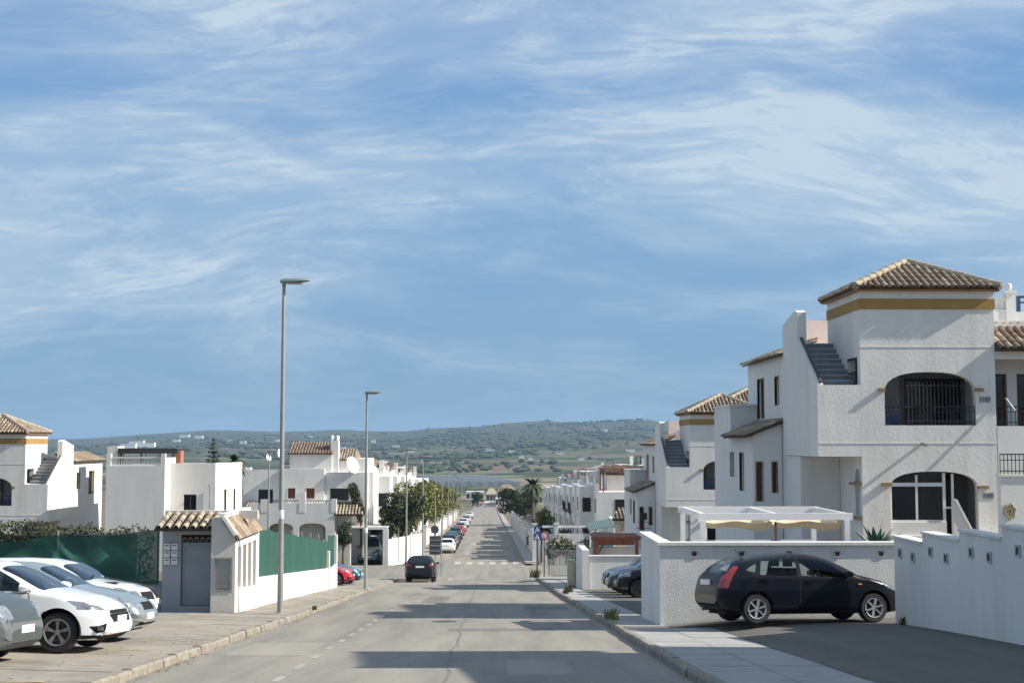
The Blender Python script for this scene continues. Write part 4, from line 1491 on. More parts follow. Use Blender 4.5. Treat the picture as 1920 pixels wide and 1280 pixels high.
def poly_dist(poly, pts):
    """nearest boundary point and inside test for many 2D points (numpy)"""
    A = np.array(poly, float)
    B = np.roll(A, -1, 0)
    best = np.full(len(pts), 1e9)
    near = np.zeros_like(pts)
    ins = np.zeros(len(pts), bool)
    for a, b in zip(A, B):
        d = b - a
        t = np.clip(((pts - a) @ d) / max(1e-9, d @ d), 0, 1)
        q = a + t[:, None] * d
        dd = np.linalg.norm(pts - q, axis=1)
        k = dd < best
        best[k] = dd[k]
        near[k] = q[k]
        cr = ((a[1] > pts[:, 1]) != (b[1] > pts[:, 1]))
        with np.errstate(divide='ignore', invalid='ignore'):
            xi = a[0] + (pts[:, 1] - a[1]) / (b[1] - a[1]) * (b[0] - a[0])
        ins ^= cr & (pts[:, 0] < xi)
    return best, near, ins


def rpoly(poly, r=0.04, n=4):
    """round the corners of an outline"""
    out = []
    m = len(poly)
    for i in range(m):
        p, a, c = Vector(poly[i]), Vector(poly[i - 1]), Vector(poly[(i + 1) % m])
        d1, d2 = (a - p), (c - p)
        k = min(r, d1.length * 0.4, d2.length * 0.4)
        s, e = p + d1.normalized() * k, p + d2.normalized() * k
        for j in range(n + 1):
            t = j / n
            q = s * (1 - t) ** 2 + p * 2 * t * (1 - t) + e * t * t
            out.append((q.x, q.y))
    return out


def circ(cx, cz, r, n=28):
    return [(cx + r * math.cos(2 * math.pi * i / n), cz + r * math.sin(2 * math.pi * i / n)) for i in range(n)]


def car_shell(S, nx, nr):
    L2, Wd = S['L'] / 2, S['W']
    t = np.linspace(-1, 1, nx)
    xs = np.sign(t) * (1 - (1 - np.abs(t)) ** 1.12) * L2
    V = np.zeros((nx, nr, 3))
    for i, x in enumerate(xs):
        zt, zb, bl = interp(S['top'], x), interp(S['bot'], x), interp(S['belt'], x)
        u = abs(x) / L2
        w = Wd * (1 - max(0, (u - 0.62) / 0.38) ** 2.4 * (0.24 if x > 0 else 0.15)) * (1 - 0.02 * u)
        if u > 0.985:
            w *= 1 - (u - 0.985) / 0.015 * 0.10
        bl = min(bl, zt - 0.02)
        hh = zt - bl
        cab = sst(0.12, 0.35, hh)
        n = 2.3 + 2.2 * cab
        k = 0.42 * cab
        pts = [(0, zb), (w * 0.80, zb), (w * 0.93, zb + 0.03), (w * 0.965, zb + 0.10), (w * 0.985, (zb + bl) * 0.5 - 0.04), (w, (zb + bl) * 0.5 + 0.1), (w * 0.985, bl - 0.02)]
        for j in range(1, 19):
            a = (math.pi / 2) * j / 18
            zz = math.sin(a) ** (2 / n)
            yy = math.cos(a) ** (2 / n) if j < 18 else 0
            pts.append((max(0, (w * 0.975 - k * hh * zz * 0.9)) * yy, bl + hh * zz))
        p = np.array(pts)
        d = np.r_[0, np.cumsum(np.linalg.norm(np.diff(p, axis=0), axis=1))]
        s = np.linspace(0, d[-1], nr)
        V[i, :, 0] = x
        V[i, :, 1] = np.interp(s, d, p[:, 0])
        V[i, :, 2] = np.interp(s, d, p[:, 1])
    return V


def make_car(name, S, pm, label, feats, nx=110, nr=56, glass=None, rimkind='spoke', rimmat=None, trims=None, group=None, cat='car', interior=True, mirror=True, mirrormat=None):
    """car in its own axes, nose to +x, wheels on z=0.  feats: (part name, material, view, outline); each outline is cut out of the body shell"""
    glass = glass or DARKGLASS
    root = thing(name, (0, 0, 0), label, cat, group)
    V = car_shell(S, nx, nr)
    verts = V.reshape(-1, 3).copy()
    quads = []
    for i in range(nx - 1):
        for j in range(nr - 1):
            quads.append((i * nr + j, (i + 1) * nr + j, (i + 1) * nr + j + 1, i * nr + j + 1))
    # close nose and tail
    cap_f = [((nx - 1) * nr + j) for j in range(nr)]
    cap_r = [j for j in range(nr)][::-1]
    bvh = BVHTree.FromPolygons([tuple(v) for v in verts], quads, all_triangles=False)
    q = np.array(quads)
    FL = []
    R_ = S['R']
    for xc in (S['wr'], S['wf']):
        FL.append(('delete', None, 'side', circ(xc, R_ + 0.005, R_ + 0.055)))
    for wpoly in S['win']:
        FL.append(('side_window', glass, 'side', rpoly(wpoly, 0.05)))
    h0, h1 = S['ws']
    FL.append(('windscreen', glass, 'top', rpoly([(h0, -0.1), (h0, S['W'] * 0.70), (h1, S['W'] * 0.83), (h1 + 0.02, -0.1)], 0.06)))
    if S.get('rear'):
        a, c, hw_ = S['rear']
        FL.append(('rear_window', glass, 'back', rpoly([(-0.1, a), (hw_ + 0.06, a), (hw_ - 0.04, c), (-0.1, c)], 0.06)))
    elif S.get('rearz'):
        a, c = S['rearz']
        FL.append(('rear_window', glass, 'top', rpoly([(a, -0.1), (a, S['W'] * 0.74), (c, S['W'] * 0.66), (c, -0.1)], 0.06)))
    FL += [(n_, m_, vw, pl) for (n_, m_, vw, pl) in feats]
    for dpoly in S['door']:
        FL.append(('door', pm, 'side', dpoly))
    AX = {'side': (Vector((0, 1, 0)), Vector((1, 0, 0))), 'top': (Vector((0, 0, 1)), None), 'back': (Vector((-1, 0, 0)), Vector((0, 1, 0))), 'front': (Vector((1, 0, 0)), Vector((0, 1, 0)))}

    def proj(vw, p):
        if vw == 'side':
            return p[:, [0, 2]]
        if vw == 'top':
            return p[:, [0, 1]]
        return p[:, [1, 2]]

    def fnormals():
        a, b_, c, d = (verts[q[:, k]] for k in range(4))
        n = np.cross(c - a, d - b_)
        return n / np.maximum(1e-9, np.linalg.norm(n, axis=1))[:, None]
    fn = fnormals()
    if fn[len(fn) // 2, 1] < 0 and False:
        fn = -fn
    cen0 = verts[q].mean(1)
    # outward orientation
    mid = np.array([0, 0, 0.6])
    flip = ((fn * (cen0 - mid)).sum(1) < 0)
    fn[flip] *= -1
    vn = np.zeros_like(verts)
    for k in range(4):
        np.add.at(vn, q[:, k], fn)
    vn /= np.maximum(1e-9, np.linalg.norm(vn, axis=1))[:, None]

    def facing(vw, n):
        return {'side': n[:, 1] > 0.35, 'top': n[:, 2] > 0.3, 'back': n[:, 0] < -0.25, 'front': n[:, 0] > 0.2}[vw]
    cell = 0.60 * max(S['L'] / nx, 2.75 / nr)
    moved = np.zeros(len(verts), bool)
    cat_of = np.array(['body'] * len(q), dtype=object)
    order = []
    for fi, (nm, mt, vw, pl) in enumerate(FL):
        key = f'{fi}'
        pp = proj(vw, verts)
        d, near, ins = poly_dist(pl, pp)
        ok = (d < cell) & facing(vw, vn) & ~moved
        for vi in np.nonzero(ok)[0]:
            a, b_ = near[vi]
            if vw == 'side':
                o, dr = Vector((a, 5, b_)), Vector((0, -1, 0))
            elif vw == 'top':
                if b_ < 0:
                    continue
                o, dr = Vector((a, b_, 5)), Vector((0, 0, -1))
            else:
                if a < 0:
                    continue
                sx = -1 if vw == 'back' else 1
                o, dr = Vector((5 * sx, a, b_)), Vector((-sx, 0, 0))
            hit = bvh.ray_cast(o, dr)[0]
            if hit is not None and (hit - Vector(verts[vi])).length < cell * 3:
                verts[vi] = hit
                moved[vi] = True
        cen = verts[q].mean(1)
        _, _, ins = poly_dist(pl, proj(vw, cen))
        sel = ins & facing(vw, fn) & (cat_of == 'body')
        cat_of[sel] = key
        order.append(key)

    def emit(nm, mt, sel, sides, extra=None, parent=root):
        b = MB()
        ids = np.unique(q[sel]) if sel.any() else []
        if not len(ids):
            return None
        for sd in sides:
            mp = {int(v): k for k, v in enumerate(ids)}
            vs = [(verts[v][0], verts[v][1] * sd, verts[v][2]) for v in ids]
            fs = []
            for f, fl in zip(q[sel], flip[sel]):
                g = [mp[int(v)] for v in f]
                if fl != (sd < 0):
                    g = g[::-1]
                fs.append(tuple(g))
            b.add(vs, fs)
        if extra:
            extra(b)
        o = b.build(nm, mt, parent, smooth=True, recalc=False)
        return o

    def caps(b):
        for cap in (cap_f, cap_r):
            f = [tuple(verts[v]) for v in cap]
            g = [(x, -y, z) for x, y, z in f[::-1]]
            b.add(f + g, [tuple(range(len(f) * 2))])
    doors = {}
    for sd in (1, -1):
        pass
    emit('body', pm, cat_of == 'body', (1, -1), caps)
    for fi, (nm, mt, vw, pl) in enumerate(FL):
        if nm == 'delete':
            continue
        sel = cat_of == str(fi)
        if vw == 'side' or nm in ('headlight', 'tail_light', 'fog_lamp', 'air_vent'):
            for sd in (1, -1):
                o = emit(nm, mt, sel, (sd,))
                if nm == 'door' and o:
                    xs_ = [p[0] for p in pl]
                    zt = max(p[1] for p in pl)
                    hx = min(xs_) + 0.22
                    hit = bvh.ray_cast(Vector((hx, 5, zt - 0.09)), Vector((0, -1, 0)))[0]
                    yy = hit.y if hit else S['W']
                    h = MB()
                    h.bar((hx - 0.09, sd * (yy + 0.022), zt - 0.09), (hx + 0.09, sd * (yy + 0.022), zt - 0.088), 0.03, 0.028)
                    h.build('handle', pm, o)
        else:
            emit(nm, mt, sel, (1, -1))
    # door gaps
    g = MB()
    for dp in S['door']:
        m = len(dp)
        for i in range(m):
            a, c = Vector(dp[i]), Vector(dp[(i + 1) % m])
            n = max(2, int((c - a).length / 0.06))
            for sd in (1, -1):
                prev = None
                for k in range(n + 1):
                    p = a + (c - a) * k / n
                    hit, nn, _, _ = bvh.ray_cast(Vector((p.x, 5, p.y)), Vector((0, -1, 0)))
                    if hit is None:
                        prev = None
                        continue
                    e = (c - a).normalized().orthogonal() * 0.006
                    y = sd * (hit.y + 0.003)
                    cur = ((p.x - e.x, y, p.y - e.y), (p.x + e.x, y, p.y + e.y))
                    if prev:
                        g.add([prev[0], prev[1], cur[1], cur[0]], [(0, 1, 2, 3)])
                    prev = cur
    g.build('door_gaps', BLACKPL, root, recalc=False)['kind'] = 'stuff'
    # arch liners and underside
    g = MB()
    for xc in (S['wr'], S['wf']):
        for sd in (1, -1):
            n = 18
            vs, fs = [], []
            for i in range(n + 1):
                t = -0.25 + (math.pi + 0.5) * i / n
                for yy in (S['W'] * 0.97, S['W'] * 0.55):
                    vs.append((xc + (R_ + 0.05) * math.cos(t), sd * yy, R_ + (R_ + 0.05) * math.sin(t)))
            o_ = len(vs)
            vs.append((xc, sd * S['W'] * 0.55, R_))
            for i in range(n):
                fs.append((2 * i, 2 * i + 2, 2 * i + 3, 2 * i + 1))
                fs.append((2 * i + 1, 2 * i + 3, o_))
            g.add(vs, fs)
    g.box(-S['L'] * 0.44, S['L'] * 0.44, -S['W'] * 0.55, S['W'] * 0.55, 0.19, 0.30)
    lin = g.build('underbody', BLACKPL, root, recalc=False)
    lin['kind'] = 'stuff'
    # wheels
    for xc in (S['wr'], S['wf']):
        for sd in (1, -1):
            y = sd * (S['W'] * 0.945 - 0.10)
            b = MB()
            b.lathe([(R_ * 0.62, -0.10), (R_ * 0.9, -0.105), (R_ * 0.985, -0.075), (R_, -0.03), (R_, 0.03), (R_ * 0.985, 0.075), (R_ * 0.9, 0.105), (R_ * 0.62, 0.10)], (xc, y, R_), 'y', 28)
            wh = b.build('wheel', TYRE, root, smooth=True)
            b = MB()
            out = y + sd * 0.10
            rm = R_ * 0.66
            b.lathe([(rm, -0.01 * sd), (rm, 0.012 * sd), (rm * 0.9, 0.006 * sd), (rm * 0.88, -0.05 * sd)], (xc, out, R_), 'y', 24)
            ns = 5 if rimkind == 'spoke' else 6
            for i in range(ns):
                for off in ((-0.11, 0.11) if rimkind == 'spoke' else (0,)):
                    t = 2 * math.pi * i / ns + 0.3
                    a = (xc + 0.05 * math.cos(t), out - 0.012 * sd, R_ + 0.05 * math.sin(t))
                    c = (xc + rm * 0.93 * math.cos(t + off), out - 0.004 * sd, R_ + rm * 0.93 * math.sin(t + off))
                    b.bar(a, c, 0.022 if rimkind == 'spoke' else 0.055, 0.03)
            b.lathe([(0.0, 0.004 * sd), (0.045, 0.002 * sd), (0.055, -0.03 * sd)], (xc, out, R_), 'y', 12)
            b.build('rim', rimmat or RIM, wh, smooth=False)
            b = MB()
            b.lathe([(0.0, -0.055 * sd), (rm * 0.9, -0.055 * sd)], (xc, out, R_), 'y', 18)
            b.build('brake_disc', RIMDARK, wh)
    # cabin
    if interior:
        b = MB()
        bz = interp(S['belt'], 0)
        b.box(-1.5, 0.95, -S['W'] * 0.8, S['W'] * 0.8, 0.3, 0.55)
        b.box(0.75, 1.05, -S['W'] * 0.8, S['W'] * 0.8, 0.55, bz - 0.06)
        b.box(-1.75, -1.2, -S['W'] * 0.78, S['W'] * 0.78, 0.55, bz - 0.12)
        b.build('cabin', SEAT, root)
        for yy in (-0.36, 0.36):
            b = MB()
            b.prism([(-0.25, 0.5), (0.25, 0.5), (0.25, 0.66), (-0.12, 0.66), (-0.28, bz + 0.2), (-0.42, bz + 0.2)], yy - 0.23, yy + 0.23)
            b.box(-0.43, -0.31, yy - 0.12, yy + 0.12, bz + 0.23, bz + 0.40)
            b.build('seat', SEAT, root)
        b = MB()
        b.prism([(-1.2, 0.55), (-0.85, 0.55), (-0.85, 0.7), (-1.1, 0.7), (-1.28, bz + 0.12), (-1.4, bz + 0.12)], -0.62, 0.62)
        b.build('rear_seat', SEAT, root)
        b = MB()
        vs = []
        for i in range(20):
            t = 2 * math.pi * i / 20
            vs.append(Vector((0.55 + 0.07 * math.cos(t), 0.36 + 0.18 * math.sin(t), bz + 0.0 + 0.17 * math.cos(t))))
        b.tube(vs + [vs[0]], 0.014, 6, caps=False)
        b.build('steering_wheel', BLACKPL, root)
    if mirror:
        mx = S['win'][-1][1][0] - 0.10
        mz = S['win'][-1][1][1] + 0.07
        hit = bvh.ray_cast(Vector((mx, 5, mz)), Vector((0, -1, 0)))[0]
        my = hit.y if hit else S['W']
        for sd in (1, -1):
            b = MB()
            vs, fs = [], []
            for (xx, k) in ((-0.07, 0.82), (-0.05, 1.0), (0.03, 0.9), (0.09, 0.45)):
                for (yy, zz) in ((-0.10, -0.05), (-0.10, 0.04), (-0.06, 0.07), (0.08, 0.065), (0.11, 0.02), (0.08, -0.06)):
                    vs.append((mx + xx, sd * (my + 0.14 + yy * k), mz + zz * k))
            for i in range(3):
                for j in range(6):
                    fs.append((i * 6 + j, i * 6 + (j + 1) % 6, (i + 1) * 6 + (j + 1) % 6, (i + 1) * 6 + j))
            fs += [(0, 1, 2, 3, 4, 5), (18, 19, 20, 21, 22, 23)]
            b.add(vs, fs)
            b.bar((mx, sd * (my - 0.02), mz - 0.04), (mx, sd * (my + 0.1), mz - 0.03), 0.05)
            b.build('wing_mirror', mirrormat or pm, root, smooth=True)
    for (nm, mt, fnc) in (trims or []):
        b = MB()
        fnc(b)
        b.build(nm, mt, root, smooth=nm in ('aerial',))
    return root


def plates(S, zf=0.42, zr=0.62, back=True):
    L2 = S['L'] / 2
    out = [('number_plate', PLATE, lambda b: b.box(L2 - 0.005, L2 + 0.012, -0.26, 0.26, zf - 0.055, zf + 0.055))]
    if back:
        out.append(('number_plate', PLATE, lambda b: b.box(-L2 - 0.012, -L2 + 0.03, -0.26, 0.26, zr - 0.055, zr + 0.055)))
    out.append(('plate_band', PLATEBLUE, lambda b: b.box(L2 + 0.0125, L2 + 0.0145, .215, .258, zf - .053, zf + .053)))
    return out


def place(c, x, y, z, heading):
    c.location = (x, y, z)
    c.rotation_euler = (0, 0, heading)
    return c


def clone_car(src, label, group, old, new, x, y, z, heading):
    c = clone(src, (x, y, z), label, group, heading)
    if new is not None:
        recolor(c, old, new)
    return c


def park(c, x, y, heading):
    c.location = (x, y, zl(x, y))
    c.rotation_euler = (0, 0, heading)
    return tilt(c, DROP, 0.012)


def tilt(c, slope_y, slope_x=0.0):
    """let a car that stands across the street's slope lean with it"""
    n = Vector((slope_x, slope_y, 1)).normalized()
    h = c.rotation_euler.z
    f = Vector((math.cos(h), math.sin(h), 0))
    f = (f - n * f.dot(n)).normalized()
    l = n.cross(f)
    M = Matrix((f, l, n)).transposed()
    c.rotation_euler = M.to_euler()
    return c


DROP = 0.0786   # fall of the street per metre
# the black hatchback on the right
BLACK = paint('black_blue_paint', (0.004, 0.005, 0.010))
BLACK.node_tree.nodes['Principled BSDF'].inputs['Coat Weight'].default_value = 0.03
BLACK.node_tree.nodes['Principled BSDF'].inputs['Specular IOR Level'].default_value = 0.3
S = HATCH
bh = make_car('parked_car', S, BLACK, 'black five-door hatchback parked across the drive in front of the rough white wall', [
    ('tail_light', REDL, 'side', rpoly([(-2.06, .76), (-1.90, .74), (-1.80, .98), (-1.62, 1.20), (-1.72, 1.20), (-1.98, 1.00)], .03)),
    ('tail_light', REDL, 'back', [(.66, .76), (.95, .74), (.95, 1.1), (.68, 1.02)]),
    ('headlight', LENS, 'side', rpoly([(1.56, .86), (1.70, .74), (2.04, .62), (2.06, .70), (1.86, .80)], .03)),
    ('bumper_grille', BLACKPL, 'front', [(-.1, .30), (.42, .30), (.36, .44), (-.1, .44)]),
    ('bumper_trim', BLACKPL, 'back', [(-.1, .36), (.7, .36), (.7, .48), (-.1, .48)])],
    nx=160, nr=96, glass=CLEARGLASS, rimkind='hub', trims=plates(S, .46, .86) + [
        ('aerial', BLACKPL, lambda b: b.tube([(-1.28, 0, 1.38), (-1.42, 0, 1.55)], 0.008, 6)),
        ('spoiler', BLACK, lambda b: b.prism([(-1.42, 1.33), (-1.60, 1.27), (-1.65, 1.285), (-1.44, 1.365)], -.5, .5)),
        ('exhaust', GREYMETAL, lambda b: b.tube([(-2.06, .4, .28), (-1.7, .4, .28)], .03, 8)),
        ('side_indicator', AMBER, lambda b: b.box(1.0, 1.08, -.90, -.868, .80, .83))])
place(bh, 6.76, 30.3, zp(6.62, 30.3), R(11))
tilt(bh, DROP)

# white hatchback, front half visible at the left
WHITE = paint('white_car_paint', (0.78, 0.79, 0.79), 0.25)
S = dict(HATCH, L=4.36, W=0.91, R=.325, wr=-1.25, wf=1.40,
         top=[(-2.18, .60), (-2.16, .82), (-2.08, 1.00), (-1.98, 1.15), (-1.82, 1.32), (-1.62, 1.42), (-1.2, 1.46), (-0.6, 1.485), (-0.1, 1.47), (0.2, 1.42), (0.5, 1.31), (0.85, 1.14), (1.14, 1.005), (1.35, .965), (1.7, .89), (1.98, .79), (2.10, .69), (2.16, .56), (2.18, .48)],
         bot=[(-2.18, .42), (-2.0, .30), (-1.6, .20), (1.5, .185), (2.0, .20), (2.18, .30)])
S['win'] = [[(-1.66, 1.10), (-1.38, 1.06), (-1.34, 1.34), (-1.45, 1.31)], [(-1.30, 1.03), (-0.36, .98), (-0.36, 1.40), (-0.9, 1.40), (-1.24, 1.36)], [(-0.27, .98), (0.98, .95), (0.62, 1.16), (0.30, 1.31), (0.05, 1.385), (-0.27, 1.40)]]
S['ws'] = (0.36, 1.12)
wf_feats = [
    ('headlight', LENS, 'side', rpoly([(1.52, .83), (1.66, .74), (2.06, .66), (2.06, .74), (1.88, .80)], .025)),
    ('headlight', LENS, 'front', [(.55, .66), (.95, .69), (.95, .80), (.62, .74)]),
    ('grille', BLACKPL, 'front', [(-.1, .47), (.44, .47), (.52, .58), (.44, .67), (-.1, .67)]),
    ('fog_surround', BLACKPL, 'side', rpoly([(1.88, .42), (2.05, .43), (2.15, .48), (2.13, .34), (2.0, .31)], .03)),
    ('lower_lip', BLACKPL, 'side', [(1.74, .10), (2.3, .10), (2.3, .275), (1.74, .25)]),
    ('lower_lip', BLACKPL, 'front', [(-.1, .1), (.95, .1), (.95, .28), (-.1, .28)]),
    ('tail_light', REDL, 'side', rpoly([(-2.1, .85), (-1.75, .86), (-1.78, 1.02), (-2.02, 1.02)], .03))]
wh = make_car('parked_car', S, WHITE, 'white hatchback with dark split-spoke wheels, its front half in view at the left', wf_feats, nx=160, nr=96, glass=CARGLASS,
              rimmat=mat('machined_rim', (0.30, 0.30, 0.31), 0.35, metal=0.6), group='cars parked side by side on the left strip',
              trims=plates(S, .52, .8) + [('fog_lamp', LENS, lambda b: b.box(2.03, 2.10, -.79, -.70, .36, .42)),
                                         ('chrome_bar', CHROME, lambda b: b.box(2.09, 2.165, -.5, .5, .60, .615))])
park(wh, PX(121, 22.6) - 1.40, 23.4, R(-2))

# silver car in the next bay
SILVER = paint('silver_green_paint', (0.33, 0.37, 0.37), 0.3, 0.5)
S2 = dict(SALOON)
sv = make_car('parked_car', S2, SILVER, 'silver-grey saloon parked between the two white cars at the left', [
    ('headlight', LENS, 'side', rpoly([(1.70, .80), (1.78, .70), (2.12, .60), (2.12, .72), (1.95, .77)], .03)),
    ('headlight', LENS, 'front', [(.42, .58), (.95, .58), (.95, .74), (.42, .70)]),
    ('grille', BLACKPL, 'front', [(-.1, .56), (.36, .56), (.32, .70), (-.1, .70)]),
    ('bumper_trim', GREYPL, 'side', [(1.72, .44), (2.3, .42), (2.3, .50), (1.72, .52)]),
    ('bumper_grille', BLACKPL, 'front', [(-.1, .28), (.6, .28), (.6, .36), (-.1, .36)])], nx=110, nr=56, glass=CARGLASS, group='cars parked side by side on the left strip', trims=plates(S2, .45, .7))
park(sv, PX(276, 25.6) - 2.20, 26.0, R(-1))

# white estate-like car behind it
WHITE2 = paint('white_cream_paint', (0.72, 0.73, 0.71), 0.28)
S3 = dict(SUVT, R=.33)
suv_feats = [
    ('headlight', LENS, 'side', rpoly([(1.62, .98), (1.76, .88), (2.10, .78), (2.12, .86), (1.95, .95)], .03)),
    ('headlight', LENS, 'front', [(.50, .76), (.95, .78), (.95, .92), (.52, .88)]),
    ('grille', BLACKPL, 'front', [(-.1, .62), (.46, .62), (.44, .86), (-.1, .86)]),
    ('bumper_grille', BLACKPL, 'front', [(-.1, .36), (.7, .36), (.62, .50), (-.1, .50)]),
    ('sill_trim', GREYPL, 'side', [(-2.3, .2), (2.3, .2), (2.3, .40), (-2.3, .42)]),
    ('tail_light', REDL, 'side', rpoly([(-2.2, .98), (-1.85, 1.0), (-1.9, 1.14), (-2.12, 1.14)], .03)),
    ('tail_light', REDL, 'back', [(.56, .98), (.97, .98), (.97, 1.14), (.60, 1.12)]),
    ('bumper_trim', BLACKPL, 'back', [(-.1, .44), (.97, .44), (.97, .60), (-.1, .60)])]
w2 = make_car('parked_car', S3, WHITE2, 'white crossover with black bonnet vents and raked windscreen, behind the silver saloon', suv_feats, nx=110, nr=56, glass=CARGLASS,
              group='cars parked side by side on the left strip', trims=plates(S3, .58, .8) + [('bonnet_vent', BLACKPL, lambda b: b.box(1.35, 1.62, -.62, -.40, 1.065, 1.088)), ('wiper', BLACKPL, lambda b: b.bar((1.08, -.7, 1.16), (.95, .0, 1.23), .025))])
park(w2, PX(284, 30.0) - 2.2, 30.2, R(-2))
w2.scale = (1, 1, 0.89)
# black car by the green net
b5 = clone_car(sv, 'black saloon with a white door mirror, parked nearest the green net fence', 'cars parked side by side on the left strip', SILVER, paint('black_car_paint', (0.012, 0.014, 0.016)), PX(290, 33.5) - 2.2, 33.8, 0, R(0))
park(b5, b5.location.x, 33.8, 0)
w6 = clone_car(wh, 'white hatchback at the left picture edge, only the roof showing above the crossover', 'cars parked side by side on the left strip', None, None, PX(106, 36.2) - 2.18, 36.4, 0, R(0))
park(w6, w6.location.x, 36.4, 0)
# grey van in the bottom left corner
GREY = paint('grey_green_paint', (0.055, 0.065, 0.065), 0.4, 0.0)
GREY.node_tree.nodes['Principled BSDF'].inputs['Coat Weight'].default_value = 0.3
S4 = VAN
gv = make_car('parked_van', S4, GREY, 'dark grey van cut off by the bottom left corner, only its headlamp and bumper showing', [
    ('headlight', LENS, 'side', rpoly([(1.62, .93), (1.70, .70), (2.04, .66), (2.04, .80), (1.86, .90)], .04)),
    ('headlight', LENS, 'front', [(.46, .64), (.95, .64), (.95, .86), (.50, .84)]),
    ('bumper_trim', GREYPL, 'side', [(1.70, .18), (2.3, .18), (2.3, .60), (1.70, .60)]),
    ('bumper_trim', GREYPL, 'front', [(-.1, .18), (.95, .18), (.95, .60), (-.1, .60)])], nx=120, nr=60, cat='van', group='cars parked side by side on the left strip',
    trims=plates(S4, .50, .8, False) + [('fog_lamp', LENS, lambda b: b.lathe([(0, .03), (.055, .02), (.07, -.02)], (2.05, -.62, .42), 'x', 14))])
park(gv, PX(62, 20.6) - 2.08, 20.6, R(-3))

# dark crossover driving away down the street
DSUV = paint('dark_grey_paint', (0.008, 0.009, 0.011), 0.35)
DSUV.node_tree.nodes['Principled BSDF'].inputs['Coat Weight'].default_value = 0.2
DSUV.node_tree.nodes['Principled BSDF'].inputs['Specular IOR Level'].default_value = 0.3
S5 = dict(SUVT, W=0.92)
ds = make_car('crossover_car', S5, DSUV, 'dark grey crossover seen from behind at the left kerb before the crossing', suv_feats, nx=90, nr=48, trims=plates(S5, .58, .94), rimmat=RIMDARK)
place(ds, -4.1, 88.0, gz(88.0), R(90))
ds.rotation_euler = (0, math.atan(DROP), R(90))

# three dark cars in the bay on the right, noses to the street
c = clone_car(ds, 'black crossover nearest the white wall end in the right-hand bay', 'dark cars in the bay on the right', None, None, PX(1152, 53) + 2.2, 53, gz(53) + 0.1, R(180))
tilt(c, DROP)
NAVY = paint('navy_paint', (0.012, 0.018, 0.035))
c = clone_car(ds, 'navy crossover in the middle of the right-hand bay', 'dark cars in the bay on the right', DSUV, NAVY, PX(1136, 56.2) + 2.2, 56.2, gz(56.2) + 0.1, R(181))
tilt(c, DROP)
c = clone_car(ds, 'dark crossover farthest along the right-hand bay by the low white wall', 'dark cars in the bay on the right', DSUV, paint('graphite_paint', (0.04, 0.045, 0.05), 0.3, 0.4), PX(1128, 59.4) + 2.2, 59.4, gz(59.4) + 0.1, R(179))
tilt(c, DROP)
# red, teal and pale cars past the green screen
RED = paint('red_paint', (0.55, 0.012, 0.03))
TEAL = paint('teal_blue_paint', (0.03, 0.13, 0.20), 0.3, 0.4)
c = clone_car(wh, 'bright red hatchback poking out past the white wall with the green screen', 'cars parked past the green screen', WHITE, RED, PX(664, 70.2) - 2.15, 70.2, zl(-7, 70.2) - .02, R(0))
tilt(c, DROP)
c = clone_car(wh, 'teal blue hatchback beyond the red one', 'cars parked past the green screen', WHITE, TEAL, PX(679, 73) - 2.15, 73, zl(-7, 73) - .02, R(0))
tilt(c, DROP)
c = clone_car(sv, 'pale lilac-grey saloon beyond the teal hatchback', 'cars parked past the green screen', SILVER, paint('pale_grey_paint', (0.45, 0.45, 0.50), 0.3, 0.2), PX(684, 75.8) - 2.2, 75.8, zl(-7, 75.8) - .02, R(0))
tilt(c, DROP)

# cars along the left kerb beyond the crossing
far = [(141, wh, WHITE, None, 'white hatchback first in the kerb row beyond the zebra crossing'),
       (150, ds, DSUV, paint('dark_blue_paint', (0.015, 0.03, 0.07)), 'dark blue crossover second in the kerb row beyond the zebra crossing'),
       (158, ds, DSUV, paint('dark_green_paint', (0.015, 0.06, 0.05)), 'dark green crossover behind the blue one in the kerb row'),
       (168, wh, WHITE, BLACK, 'black hatchback in the middle of the kerb row'),
       (180, ds, DSUV, paint('deep_green_paint', (0.02, 0.09, 0.07)), 'green crossover in the middle of the kerb row by the white piers'),
       (196, wh, WHITE, RED, 'red hatchback far down the kerb row'),
       (215, wh, WHITE, paint('silver_paint', (0.42, 0.43, 0.44), 0.3, 0.5), 'silver hatchback beyond the red one in the kerb row'),
       (240, ds, DSUV, WHITE, 'white crossover far down the kerb row'),
       (275, wh, WHITE, paint('pale_silver_paint', (0.5, 0.5, 0.52), 0.3, 0.4), 'pale silver hatchback near the end of the kerb row'),
       (320, ds, DSUV, WHITE2, 'white crossover last in the kerb row near the street end')]
for (yy, src, old, new, lab) in far:
    c = clone_car(src, lab, 'cars parked along the kerb beyond the crossing', old, new, -4.0, yy, gz(yy), R(90))
    c.rotation_euler = (0, math.atan(0.035), R(90))
